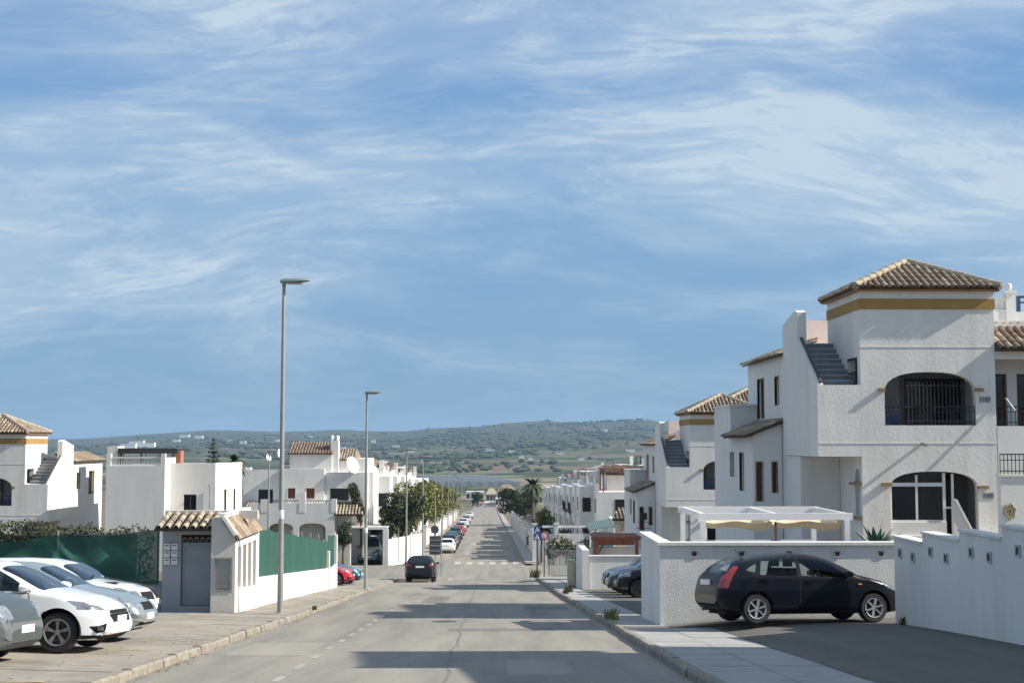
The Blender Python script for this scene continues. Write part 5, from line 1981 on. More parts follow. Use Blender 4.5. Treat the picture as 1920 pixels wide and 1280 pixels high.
# ------------------------------------------------------------------ foliage
LEAF = {
    'olive': [mat('leaf_olive_dark', (0.035, 0.05, 0.02), 0.7, spec=0.3), mat('leaf_olive', (0.06, 0.075, 0.03), 0.7, spec=0.3), mat('leaf_olive_grey', (0.10, 0.105, 0.06), 0.75, spec=0.3)],
    'yellow': [mat('leaf_yellow_green', (0.14, 0.155, 0.04), 0.7, spec=0.3), mat('leaf_lime', (0.205, 0.205, 0.06), 0.7, spec=0.3), mat('leaf_mid_green', (0.075, 0.092, 0.03), 0.7, spec=0.3)],
    'dark': [mat('leaf_deep', (0.02, 0.035, 0.018), 0.7, spec=0.3), mat('leaf_dark', (0.035, 0.055, 0.022), 0.7, spec=0.3), mat('leaf_dark_mid', (0.055, 0.075, 0.03), 0.7, spec=0.3)],
    'hedge': [mat('hedge_green', (0.03, 0.046, 0.018), 0.75, spec=0.3), mat('hedge_olive', (0.055, 0.064, 0.024), 0.75, spec=0.3), mat('hedge_dry', (0.11, 0.085, 0.045), 0.8, spec=0.3)],
    'flower': [mat('shrub_green', (0.04, 0.06, 0.022), 0.75, spec=0.3), mat('shrub_pale', (0.11, 0.12, 0.05), 0.75, spec=0.3), mat('blossom', (0.55, 0.50, 0.38), 0.8)],
}
BARK = mat('bark', (0.10, 0.075, 0.05), 0.95, var=0.3, vscale=8, bump=0.5, bscale=30)
PALMBARK = mat('palm_bark', (0.16, 0.12, 0.08), 0.95, var=0.35, vscale=10, stretch=(1, 1, 6))


def leaves(name, parent, blobs, n, size, mats, seed=1, surf=0.55):
    """n leaf-sized faces spread through a set of (x,y,z,rx,ry,rz) clumps"""
    g = np.random.default_rng(seed)
    w = np.array([b[3] * b[4] * b[5] for b in blobs]) ** 0.75
    idx = g.choice(len(blobs), n, p=w / w.sum())
    B = np.array(blobs)[idx]
    d = g.normal(size=(n, 3))
    d /= np.linalg.norm(d, axis=1)[:, None]
    r = (surf + (1 - surf) * g.uniform(size=(n, 1))) ** 0.6 * g.uniform(0.82, 1.14, (n, 1))
    c = B[:, :3] + d * B[:, 3:6] * r
    a = g.normal(size=(n, 3)) + d * 0.3
    a /= np.linalg.norm(a, axis=1)[:, None]
    u = np.cross(a, g.normal(size=(n, 3)))
    u /= np.linalg.norm(u, axis=1)[:, None]
    v = np.cross(a, u)
    s = size * g.uniform(0.55, 1.35, (n, 1))
    q = np.stack([c - u * s * .5, c + v * s * .32, c + u * s * .5, c - v * s * .32], 1).reshape(-1, 3)
    b = MB()
    b.v = [tuple(p) for p in q]
    b.f = [(4 * i, 4 * i + 1, 4 * i + 2, 4 * i + 3) for i in range(n)]
    b.m = [int(k) for k in g.choice(len(mats), n, p=np.array([0.42, 0.38, 0.20]))]
    o = b.build(name, mats, parent, recalc=False)
    o['kind'] = 'stuff'
    return o


def tree(name, x, y, z, h, r, label, kind, cat='tree', seed=1, n=2600, size=0.3, group=None, stem=0.3, lean=0.0, flat=0.8):
    t = thing(name, (x, y, z), label, cat, group)
    g = random.Random(seed)
    b = MB()
    zt = z + h * stem
    b.tube([(x, y, z - 0.3), (x + lean * 0.4, y, z + h * stem * 0.6), (x + lean, y, zt)], [h * 0.035, h * 0.027, h * 0.022], 8)
    blobs = []
    m = 11
    for i in range(m):
        a = g.uniform(0, 2 * math.pi)
        rr = r * g.uniform(0.25, 0.8)
        zz = z + h * (stem + (1 - stem) * g.uniform(0.18, 0.86))
        k = 1 - 0.55 * abs((zz - z) / h - (stem + 1) / 2 * 0.9)
        c = (x + lean + math.cos(a) * rr * k, y + math.sin(a) * rr * k, zz)
        s = r * g.uniform(0.30, 0.52)
        blobs.append((*c, s, s, s * flat))
        b.tube([(x + lean, y, zt - 0.1), ((x + lean + c[0]) / 2, (y + c[1]) / 2, (zt + c[2]) / 2 + 0.05 * h), c], [h * 0.016, h * 0.010, h * 0.004], 6)
    blobs.append((x + lean, y, z + h * (stem + (1 - stem) * 0.55), r * 0.55, r * 0.55, h * (1 - stem) * 0.4))
    b.build('trunk', BARK, t, smooth=True)
    leaves('crown', t, blobs, n, size, LEAF[kind], seed)
    return t


def palm(x, y, z, h, label, fr=1.7, n=26, seed=3):
    t = thing('palm_tree', (x, y, z), label, 'palm tree')
    g = random.Random(seed)
    b = MB()
    b.tube([(x, y, z - 0.2), (x, y, z + h * 0.5), (x + 0.08, y, z + h)], [0.26, 0.2, 0.22], 10)
    b.build('trunk', PALMBARK, t, smooth=True)
    for i in range(n):
        q = MB()
        a = 2 * math.pi * i / n + g.uniform(-.15, .15)
        el = g.uniform(-0.5, 1.2)
        prev = None
        for k in range(8):
            s = k / 7
            rad = fr * (s * math.cos(el * (1 - 0.3 * s)))
            zz = z + h + fr * (s * math.sin(el) - 0.75 * s * s * (0.6 if el > .6 else 1))
            c = Vector((x + math.cos(a) * rad, y + math.sin(a) * rad, zz))
            w = fr * 0.16 * (1 - s * s) + 0.02
            sd = Vector((-math.sin(a), math.cos(a), 0)) * w
            cur = (c - sd - Vector((0, 0, w * .5)), c, c + sd - Vector((0, 0, w * .5)))
            if prev:
                q.add([prev[0], prev[1], cur[1], cur[0]], [(0, 1, 2, 3)])
                q.add([prev[1], prev[2], cur[2], cur[1]], [(0, 1, 2, 3)])
            prev = cur
        q.build('frond', LEAF['olive'][i % 2], t, recalc=False)
    return t


# ------------------------------------------------------------------ street lamps
def lamp(x, y, zb, h, detail=True):
    t = thing('street_lamp', (x, y, zb), '', 'street lamp', 'street lamps in a row down the left side')
    b = MB()
    b.tube([(x, y, zb - 0.1), (x, y, zb + 0.9), (x, y, zb + h - 0.1)], [0.085, 0.08, 0.043], 12)
    b.lathe([(0.16, zb - 0.02), (0.16, zb + 0.02), (0.115, zb + 0.05), (0.10, zb + 0.05)], (x, y, 0), n=12)
    b.build('pole', LAMPGREY, t, smooth=True)
    if detail:
        b = MB()
        b.box(x - 0.03, x + 0.03, y - 0.092, y - 0.07, zb + 0.5, zb + 0.9)
        b.build('service_hatch', GREYMETAL, t)
        b = MB()
        b.lathe([(0.071, zb + 2.55), (0.076, zb + 2.56), (0.074, zb + 2.78), (0.07, zb + 2.79)], (x, y, 0), n=12)
        b.build('white_band', WHITEMETAL, t, smooth=True)
    b = MB()
    zt = zb + h
    prof = [(-0.10, .055, .05), (-0.04, .075, .07), (0.1, .11, .085), (0.35, .135, .08), (0.55, .12, .06), (0.68, .07, .03), (0.72, .02, .01)]
    vs, fs = [], []
    n = 10
    for (dx, w, hh) in prof:
        for j in range(n):
            a = 2 * math.pi * j / n
            zz = math.sin(a) * hh
            vs.append((x + dx, y + math.cos(a) * w, zt + 0.02 + (zz if zz > 0 else zz * 0.8) + 0.04 * dx))
    for i in range(len(prof) - 1):
        for j in range(n):
            fs.append((i * n + j, i * n + (j + 1) % n, (i + 1) * n + (j + 1) % n, (i + 1) * n + j))
    fs += [tuple(range(n)), tuple(range((len(prof) - 1) * n, len(prof) * n))]
    b.add(vs, fs)
    b.tube([(x, y, zt - 0.12), (x, y, zt)], 0.055, 10)
    hd = b.build('lamp_head', mat('lamp_head_green_grey', (0.22, 0.26, 0.25), 0.45, metal=0.3), t, smooth=True)
    b = MB()
    b.box(x + 0.1, x + 0.5, y - 0.09, y + 0.09, zt - 0.055, zt - 0.03)
    b.build('lens', mat('lamp_lens', (0.4, 0.42, 0.42), 0.3), hd)
    return t


LX = -5.58
lamp_labels = ['tallest-looking street lamp, its pole rising in front of the green screen wall', 'second street lamp down the street, beside the red and teal parked cars',
               'third street lamp, standing just behind the dark crossover', 'fourth street lamp, just past the traffic sign backs at the crossing',
               'fifth lamp in the row, in front of the yellow-green trees', 'sixth lamp in the row, before the yellow-green trees']
for i, (yy, hh) in enumerate([(38, 9.0), (64.6, 9.0), (97, 8.9), (122, 9.0), (151, 9.0), (175, 8.9), (202, 8.9), (235, 8.8), (265, 8.8), (310, 8.8)]):
    t = lamp(LX, yy, (zl(LX, yy) if yy < 90 else gz(yy) + (0.11 if yy > 117 else 0)), hh, i < 2)
    t['label'] = lamp_labels[i] if i < len(lamp_labels) else '%s lamp in the row of thin poles, among the yellow-green trees' % ('seventh', 'eighth', 'ninth', 'tenth and farthest')[i - 6]
t = lamp(PX(505, 100), 100, hill(PX(505, 100), 100), PZ(846, 100) - hill(PX(505, 100), 100), False)
t['label'] = 'thin street lamp standing apart at the left before the house with red-brown windows'
del t['group']

# ------------------------------------------------------------------ green net fence at the left, hedge behind it
NETM = bpy.data.materials.new('green_net')
NETM.use_nodes = True
tt = NETM.node_tree
bb = tt.nodes['Principled BSDF']
bb.inputs['Base Color'].default_value = (0.012, 0.085, 0.062, 1)
bb.inputs['Roughness'].default_value = 0.7
g_ = N(tt, 'ShaderNodeNewGeometry')
n_ = N(tt, 'ShaderNodeTexNoise', i_Scale=1.2, i_Detail=6, i_Distortion=1.0)
tt.links.new(g_.outputs['Position'], n_.inputs['Vector'])
r_ = ramp(tt, [(0.3, (0.008, 0.055, 0.042)), (0.55, (0.014, 0.095, 0.068)), (0.75, (0.03, 0.14, 0.10))])
tt.links.new(n_.outputs[0], r_.inputs[0])
tt.links.new(r_.outputs[0], bb.inputs['Base Color'])
tb = N(tt, 'ShaderNodeBsdfTransparent')
mx_ = N(tt, 'ShaderNodeMixShader')
mx_.inputs[0].default_value = 0.86
tt.links.new(tb.outputs[0], mx_.inputs[1])
tt.links.new(bb.outputs[0], mx_.inputs[2])
tt.links.new(mx_.outputs[0], tt.nodes['Material Output'].inputs[0])

FY = 38.9
NF = thing('net_fence', (-14, FY, -4.4), 'low grey wall and sagging dark green netting behind the parked cars at the left', 'fence')
wz = zl(-9, FY)
MB().box(-24, -9.0, FY, FY + 0.2, wz - 0.6, PZ(1089, FY, 300)).build('wall', GREYPAINT, NF)
fx = [-23.5, -20.6, -17.7, -14.8, -11.9, -9.12]
zn0, zn1 = PZ(1092, FY, 300), PZ(1000, FY, 300)
for x in fx:
    b = MB()
    b.tube([(x, FY + 0.1, zn0), (x, FY + 0.1, zn1 + 0.1)], 0.03, 8)
    b.build('post', GREYMETAL, NF, smooth=True)
b = MB()
vs, fs = [], []
nxn, nzn = 150, 16
for i in range(nxn + 1):
    x = -23.6 + 14.55 * i / nxn
    k = (x - fx[0]) / 2.9
    fr = k - math.floor(k)
    sag = 0.16 * math.sin(math.pi * fr) * (0.7 + 0.5 * math.sin(k * 2.3))
    if x > -11.9:
        sag = -0.17 * sst(-11.9, -9.1, x) + 0.10 * math.sin(math.pi * fr)
    for j in range(nzn + 1):
        s = j / nzn
        z = zn0 - 0.03 + (zn1 - zn0 - sag) * s
        yy = FY - 0.06 + 0.05 * math.sin(x * 5 + 2.5 * s) * s * (1 - s) * 3 + 0.10 * mnoise.noise((x * 0.9, s * 2.0, 4))
        yy -= 0.10 * max(0, math.sin((x + 9.1) * 2.0 + s * 2.6)) * (1 if x > -12 else 0.3)
        vs.append((x, yy, z))
for i in range(nxn):
    for j in range(nzn):
        q = i * (nzn + 1) + j
        fs.append((q, q + nzn + 1, q + nzn + 2, q + 1))
b.add(vs, fs)
b.build('netting', NETM, NF, smooth=True, recalc=False)

HD = thing('hedge', (-16, 40.2, -4.2), 'long clipped olive-green hedge above the sagging green netting', 'hedge')
blobs = []
gr = random.Random(4)
hx_ = -24.0
while hx_ < -9.9:
    top = -2.32 + 0.05 * math.sin(hx_ * 0.8) - (0.08 if hx_ > -11 else 0)
    for zz in (-3.9, -3.3, -2.75):
        blobs.append((hx_, 40.2 + gr.uniform(-.1, .1), zz + gr.uniform(-.06, .12) + (top + 2.3), 0.5, 0.5, 0.45))
    hx_ += 0.45
b = MB()
for k in range(16):
    b.tube([(-23.5 + k * 0.9, 40.2, -4.8), (-23.4 + k * 0.9, 40.2, -3.0)], [.04, .02], 6)
st_ = b.build('stems', BARK, HD)
st_['kind'] = 'stuff'
leaves('foliage', HD, blobs, 46000, 0.085, LEAF['hedge'], 8, 0.75)
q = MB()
q.box(-24, -10.1, 39.85, 40.5, -5, -2.62)  # added solid dark box that closes the inside of the hedge
q.build('dark_core', mat('hedge_core', (0.02, 0.022, 0.012), 0.95, var=0.4, vscale=12), HD)['kind'] = 'stuff'

# ------------------------------------------------------------------ gate building with tiled canopy
KY = 37.5
GB = thing('gatehouse', (-7.9, 38.5, -4.5), 'small white gate building with tiled canopy, grey door and meter cupboards at the pavement', 'gatehouse')
kz = zl(-7, KY)
XA, XB = PX(399, KY), PX(444, KY)
zE, zR = PZ(1006, KY, 444), PZ(970, KY, 400)
XM = PX(421, KY)
DY = 38.5
XD0, XD1 = PX(308, DY), XA
# pier: front with gable line
q = MB()
q.plate([(XA, kz - 0.4), (XB, kz - 0.4), (XB, zE), (XM, zR), (XA, zR)], [rect(PX(406, KY), PX(437, KY), PZ(1105, KY), PZ(1046, KY))], (0, KY, 0), (1, 0, 0), (0, 0, 1), (0, 1, 0), 0.18)
q.build('wall', OLDW, GB)
ry0, ry1 = KY + 0.18, 41.4
ops = []
for i in range(4):
    c = 38.15 + i * 0.82
    ops.append(rect(c - 0.27, c + 0.27, kz - (c - KY) * 0.078 + 0.62, zE - 0.30))
q = MB()
q.plate([(ry0, kz - 0.9), (ry1, kz - 0.9), (ry1, zE), (ry0, zE)], ops, (XB - 0.18, 0, 0), (0, 1, 0), (0, 0, 1), (1, 0, 0), 0.18)
q.build('wall', SMOOTH, GB)
LOUV = mat('meter_door_shade', (0.13, 0.13, 0.125), 0.6, var=0.1, vscale=4)  # grey darkened so the doors carry the shadow of their recesses
for o_ in ops:
    q = MB()
    a0, a1, c0, c1 = o_[0][0], o_[1][0], o_[0][1], o_[2][1]
    q.box(XB - 0.14, XB - 0.10, a0, a1, c0, c1)
    md = q.build('meter_door', LOUV, GB)
    q = MB()
    k = 12
    for i in range(k):
        zc_ = c0 + 0.06 + (c1 - c0 - 0.12) * i / (k - 1)
        q.box(XB - 0.10, XB - 0.085, a0 + 0.05, a1 - 0.05, zc_ - 0.02, zc_ + 0.02)
    q.build('louvres', LOUV, md)['kind'] = 'stuff'
q = MB()
q.box(XA, XB - 0.19, KY + 0.19, 41.4, kz - 0.9, zE - 0.02)
q.box(XD0, XA - 0.002, DY + 0.22, 40.5, kz - 0.6, zE + 0.1)
q.box(XD0, XA - 0.002, DY + 0.22, 39.2, zE + 0.1, zR - 0.12)
q.build('wall', OLDW, GB)
# front cupboard
CX0, CX1, CZ0, CZ1 = PX(407, KY), PX(436, KY), PZ(1104, KY), PZ(1047, KY)
q = MB()
q.box(CX0, CX1, KY + 0.05, KY + 0.08, CZ0, CZ1)
cd = q.build('cupboard_door', GREYMETAL, GB)
q = MB()
for (xa, xb, za, zb) in ((CX0 - 0.05, CX1 + 0.05, CZ1, CZ1 + 0.05), (CX0 - 0.05, CX1 + 0.05, CZ0 - 0.05, CZ0), (CX0 - 0.05, CX0, CZ0, CZ1), (CX1, CX1 + 0.05, CZ0, CZ1)):
    q.box(xa, xb, KY - 0.02, KY + 0.03, za, zb)
q.build('frame', GREYMETAL, cd)
q = MB()
for i in range(14):
    zz = CZ0 + 0.06 + (CZ1 - CZ0 - 0.12) * i / 13
    q.bar((CX0 + 0.04, KY + 0.045, zz), (CX1 - 0.04, KY + 0.045, zz + 0.012), 0.018)
q.build('louvres', mat('louvre_grey', (0.40, 0.40, 0.39), 0.5, metal=0.3), cd)['kind'] = 'stuff'
# small tiled slope over the meter wall
q = MB()
q.add([(XB + 0.06, KY - 0.08, zE - 0.04), (XB + 0.06, 41.2, zE - 0.04), (XM, 41.2, zR), (XM, KY - 0.08, zR), (XB + 0.06, KY - 0.08, zE - 0.10), (XB + 0.06, 41.2, zE - 0.10), (XM, 41.2, zR - 0.1), (XM, KY - 0.08, zR - 0.1)], [(0, 1, 2, 3), (4, 7, 6, 5), (0, 4, 5, 1), (1, 5, 6, 2), (2, 6, 7, 3), (3, 7, 4, 0)])
kr = q.build('roof', TILE_BED, GB)
tiles_on(kr, (XB + 0.06, KY, zE - 0.04), (XB + 0.06, 41.2, zE - 0.04), (XM, 41.2, zR), (XM, KY, zR), pitch=0.23)
q = MB()
q.bar((XM, KY - 0.06, zR + 0.05), (XB + 0.02, KY - 0.06, zE + 0.05), 0.16, 0.09)
q.bar((XM, KY - 0.06, zR + 0.06), (XM, 41.2, zR + 0.06), 0.2, 0.1)
q.build('roof_edge', SMOOTH, GB)
# recessed gate wall with door, letter boxes and the tiled canopy
dz0, dz1 = PZ(1134, DY), PZ(1016, DY)
dx0, dx1 = PX(343, DY), XA - 0.03
q = MB()
q.plate(rect(XD0, XA - 0.001, kz - 0.6, PZ(990, DY)), [rect(dx0, dx1, dz0 - 0.0, PZ(1001, DY))], (0, DY, 0), (1, 0, 0), (0, 0, 1), (0, 1, 0), 0.2)
q.build('wall', GREYPAINT, GB)
q = MB()
q.box(dx0 + 0.02, dx1 - 0.02, DY + 0.08, DY + 0.13, dz0 + 0.02, dz1)
dr = q.build('door', DOORGREY, GB)
q = MB()
for i in range(3):
    zz = dz0 + 0.25 + i * 0.5
    q.box(dx0 + 0.12, dx1 - 0.12, DY + 0.065, DY + 0.078, zz, zz + 0.38)
q.build('door_panel', DOORGREY, dr)
q = MB()
q.bar((dx1 - 0.1, DY + 0.04, dz0 + 0.95), (dx1 - 0.1, DY + 0.04, dz0 + 1.15), 0.03)
q.build('handle', GREYMETAL, dr)
lz0, lz1 = dz1 + 0.01, PZ(1001, DY)
q = MB()
q.box(dx0, dx1, DY + 0.1, DY + 0.14, lz0, lz1)
lt = q.build('lattice', mat('opening_shade', (0.03, 0.03, 0.03), 0.9), GB)  # solid dark panel painted as the shade behind the lattice tiles
nn = 6
for i in range(nn):
    c = dx0 + (dx1 - dx0) * (i + 0.5) / nn
    q = MB()
    vs, fs = [], []
    for k in range(9):
        a = math.pi * k / 8
        for rr in (0.062, 0.045):
            for yy in (DY + 0.02, DY + 0.099):
                vs.append((c + math.cos(a) * rr, yy, lz0 + 0.02 + math.sin(a) * rr * 1.9))
    for k in range(8):
        o0, o1 = 4 * k, 4 * k + 4
        fs += [(o0, o0 + 1, o1 + 1, o1), (o0 + 2, o1 + 2, o1 + 3, o0 + 3), (o0, o1, o1 + 2, o0 + 2)]
    q.add(vs, fs)
    q.build('lattice_tile', TILE_C, lt)
for r_i in range(3):
    for c_i in range(2):
        q = MB()
        x0 = PX(312 + c_i * 14, DY)
        z0 = PZ(1056 - r_i * 13.5, DY)
        q.box(x0, x0 + 0.17, DY - 0.09, DY - 0.002, z0, z0 + 0.17)
        lb = q.build('letter_box', PLATE, GB)
        q = MB()
        q.box(x0 + 0.03, x0 + 0.14, DY - 0.096, DY - 0.091, z0 + 0.11, z0 + 0.13)
        q.build('slot', BLACKPL, lb)
ez, tz = PZ(988, 37.9), PZ(962, 39.1)
q = MB()
q.add([(XD0 - 0.1, 37.95, ez - 0.03), (XA - 0.01, 37.95, ez - 0.03), (XA - 0.01, 39.3, tz), (XD0 - 0.1, 39.3, tz), (XD0 - 0.1, 37.95, ez - 0.1), (XA - 0.01, 37.95, ez - 0.1), (XA - 0.01, 39.3, ez), (XD0 - 0.1, 39.3, ez)], [(0, 1, 2, 3), (4, 7, 6, 5), (0, 4, 5, 1), (1, 5, 6, 2), (2, 6, 7, 3), (3, 7, 4, 0)])
cn = q.build('canopy_roof', TILE_BED, GB)
tiles_on(cn, (XD0 - 0.1, 37.95, ez - 0.03), (XA - 0.01, 37.95, ez - 0.03), (XA - 0.01, 39.2, tz - 0.03), (XD0 - 0.1, 39.2, tz - 0.03), pitch=0.24, mts=[TILE_C, TILE_C, TILE_A])
q = MB()
q.box(XD0 - 0.1, PX(487, 39.4), 39.2, 39.45, tz - 0.15, tz + 0.08)
q.build('ridge_coping', OLDW, GB)

# ------------------------------------------------------------------ white wall with the green screen along the pavement
SW = thing('screen_wall', (-6.9, 54, -5.5), 'low white wall topped by a taut bright green screen along the left pavement', 'wall')
wx = lambda y: -6.80 - 0.3 * (y - 41.4) / 25
q = MB()
q.add([(wx(41.45), 41.45, zl(0, 41.45) - .3), (wx(62.4), 62.4, zl(0, 62.4) - .3), (wx(62.4) - .2, 62.4, zl(0, 62.4) - .3), (wx(41.45) - .2, 41.45, zl(0, 41.45) - .3),
       (wx(41.45), 41.45, zl(0, 41.45) + .93), (wx(62.4), 62.4, zl(0, 62.4) + .98), (wx(62.4) - .2, 62.4, zl(0, 62.4) + .98), (wx(41.45) - .2, 41.45, zl(0, 41.45) + .93)],
      [(0, 1, 5, 4), (1, 2, 6, 5), (2, 3, 7, 6), (3, 0, 4, 7), (4, 5, 6, 7)])
q.build('wall', SMOOTH, SW)
q = MB()
q.box(wx(64) - .2, wx(64), 62.75, 65.9, zl(0, 65) - .5, zl(0, 64) + .98)
q.build('wall', SMOOTH, SW)
for (ya, yb, hh) in ((62.42, 62.73, 1.72), (65.92, 66.25, 2.5)):
    q = MB()
    q.box(wx(ya) - .26, wx(ya) + .04, ya, yb, zl(0, ya) - .4, zl(0, ya) + hh)
    q.build('pillar', SMOOTH, SW)
SCRN = mat('green_screen_cloth', (0.013, 0.07, 0.05), 0.8, var=0.25, vscale=1.2, stretch=(1, 1, 0.4))
for (ya, yb, ha, hb, h0) in ((41.5, 62.4, 2.42, 2.2, .9), (62.74, 65.9, 2.45, 2.55, .95)):
    q = MB()
    vs, fs = [], []
    m, mz = max(6, int((yb - ya) / 0.4)), 8
    for i in range(m + 1):
        y = ya + (yb - ya) * i / m
        kk = (y - ya) / 3.0
        for j in range(mz + 1):
            s = j / mz
            z = zl(0, y) + h0 + (ha + (hb - ha) * i / m - h0 - 0.05 * math.sin(math.pi * (kk % 1))) * s
            vs.append((wx(y) - 0.07 + 0.015 * math.sin(y * 3 + s * 4) * math.sin(math.pi * s) + 0.01 * mnoise.noise((y, s * 3, 1)), y, z))
    for i in range(m):
        for j in range(mz):
            a = i * (mz + 1) + j
            fs.append((a, a + mz + 1, a + mz + 2, a + 1))
    q.add(vs, fs)
    q.build('screen', SCRN, SW, smooth=True, recalc=False)
for i in range(8):
    y = 41.6 + i * 2.95
    q = MB()
    q.tube([(wx(y) - 0.11, y, zl(0, y) + .9), (wx(y) - 0.11, y, zl(0, y) + 2.46)], 0.028, 8)
    q.build('post', GREYMETAL, SW, smooth=True)

# ------------------------------------------------------------------ white blocks left of centre
BB = thing('terraced_house', (-17.8, 72, -7), 'plain white house with roof balustrade and dark roof canopy above the hedge', 'house')
bz1 = PZ(873, 70, 255)
xb0, xb1 = PX(200, 70), PX(310, 70)
MB().box(xb0, xb1, 70, 80, -8.5, bz1).build('wall', SMOOTH, BB)
balustrade(BB, xb0 + 0.15, xb1 - 0.2, 70.15, bz1, PZ(856, 70, 255), 20)
for x in (xb0, xb1 - 0.22):
    MB().box(x, x + 0.22, 70.02, 70.26, bz1, PZ(850, 70, 255)).build('corner_post', SMOOTH, BB)
MB().box(xb1 - 0.22, xb1, 70.27, 72.4, bz1, PZ(858, 70, 300)).build('parapet', SMOOTH, BB)
cy = 76
q = MB()
q.box(PX(222, cy), PX(333, cy), cy, cy + 3, PZ(846, cy, 280), PZ(841, cy, 280))
q.box(PX(222, cy), PX(333, cy), cy - 0.08, cy - 0.01, PZ(850, cy, 280), PZ(840, cy, 280))
cp = q.build('roof_canopy', mat('dark_canopy', (0.02, 0.018, 0.02), 0.7), BB)
for px in (224, 262, 298, 321):
    q = MB()
    q.box(PX(px, cy), PX(px, cy) + 0.08, cy + 0.2, cy + 0.28, bz1, PZ(846, cy, 280))
    q.build('canopy_post', DARKMETAL, cp)
q = MB()
q.box(PX(324, cy), PX(336, cy), cy + 0.4, cy + 1.2, bz1 - .1, PZ(845, cy, 330))
q.build('chimney', mat('brick_red', (0.30, 0.12, 0.08), 0.9, var=0.2, vscale=10), BB)
q = MB()
q.box(PX(200, cy), PX(219, cy), cy + 0.2, cy + 1.6, bz1, PZ(836, cy, 210))
q.build('stair_tower', OLDW, BB)

CC = thing('terraced_house', (-15, 74, -7), 'white flat-topped house with one barred window, directly behind the gate building', 'house')
x0, x1 = PX(322, 71.3), PX(405, 71.3)
cz1 = PZ(868, 71.3, 360)
hw_ = rect(PX(346, 71.3), PX(370, 71.3), PZ(956, 71.3), PZ(926, 71.3))
wallplate(CC, SMOOTH, 'y', 71.3, 0.2, rect(xb1 + 0.01, x1, -8.5, cz1), [hw_])
window(CC, 'y', 71.3, hw_[0][0], hw_[1][0], hw_[0][1], hw_[2][1], GREYMETAL, 0.04, 2, 7)
hs = [rect(73.6, 74.3, PZ(958, 74, 430), PZ(917, 74, 430)), rect(76.4, 76.9, PZ(958, 76, 445), PZ(917, 76, 445))]
wallplate(CC, SMOOTH, 'x', x1 - 0.2, 0.2, [(71.5, -8.5), (79, -8.5), (79, cz1 - .05), (71.5, cz1)], hs)
for h_ in hs:
    window(CC, 'x', x1, h_[0][0], h_[1][0], h_[0][1], h_[2][1], FRAMEBR, 0.05, 1, 0, CREAM, inward=-1)
MB().box(xb1 + 0.01, x1 - 0.21, 71.51, 79, -8.5, cz1 - 0.25).build('wall', SMOOTH, CC)
q = MB()
q.box(PX(311, 71.2), PX(318, 71.2), 71.22, 71.29, PZ(958, 71.3), PZ(928, 71.3))
q.build('door', FRAMEBR, CC)
q = MB()
q.tube([(PX(395, 71.2), 71.22, PZ(958, 71.2)), (PX(395, 71.2), 71.22, PZ(914, 71.2)), (PX(393, 71.2), 71.1, PZ(908, 71.2))], 0.035, 8)
q.build('downpipe', GREYMETAL, CC, smooth=True)

# ------------------------------------------------------------------ row houses


def flush_window(parent, axis, pos, a0, a1, z0, z1, out=-1, **kw):
    """window standing a little proud of a solid far wall; out = side the wall faces"""
    return window(parent, axis, pos + out * 0.15, a0, a1, z0, z1, inward=-out, **kw)


def dish(parent, x, y, z, r, az=0.6):
    q = MB()
    n = 14
    d = Vector((math.cos(az), -math.sin(az), 0.35)).normalized()
    u = d.cross(Vector((0, 0, 1))).normalized()
    v = u.cross(d)
    vs, fs = [Vector((x, y, z))], []
    for k, (rr, dd) in enumerate(((0.5, 0.06), (1.0, 0.22))):
        for j in range(n):
            t = 2 * math.pi * j / n
            vs.append(Vector((x, y, z)) + (u * math.cos(t) + v * math.sin(t)) * r * rr + d * r * dd)
    for j in range(n):
        fs.append((0, 1 + j, 1 + (j + 1) % n))
        fs.append((1 + j, 1 + n + j, 1 + n + (j + 1) % n, 1 + (j + 1) % n))
    q.add(vs, fs)
    q.bar((x, y, z), tuple(Vector((x, y, z)) - d * r * .4 - Vector((0, 0, r))), 0.06)
    return q.build('satellite_dish', mat('dish_grey_white', (0.62, 0.63, 0.63), 0.5, var=0.05), parent, smooth=True, recalc=False)


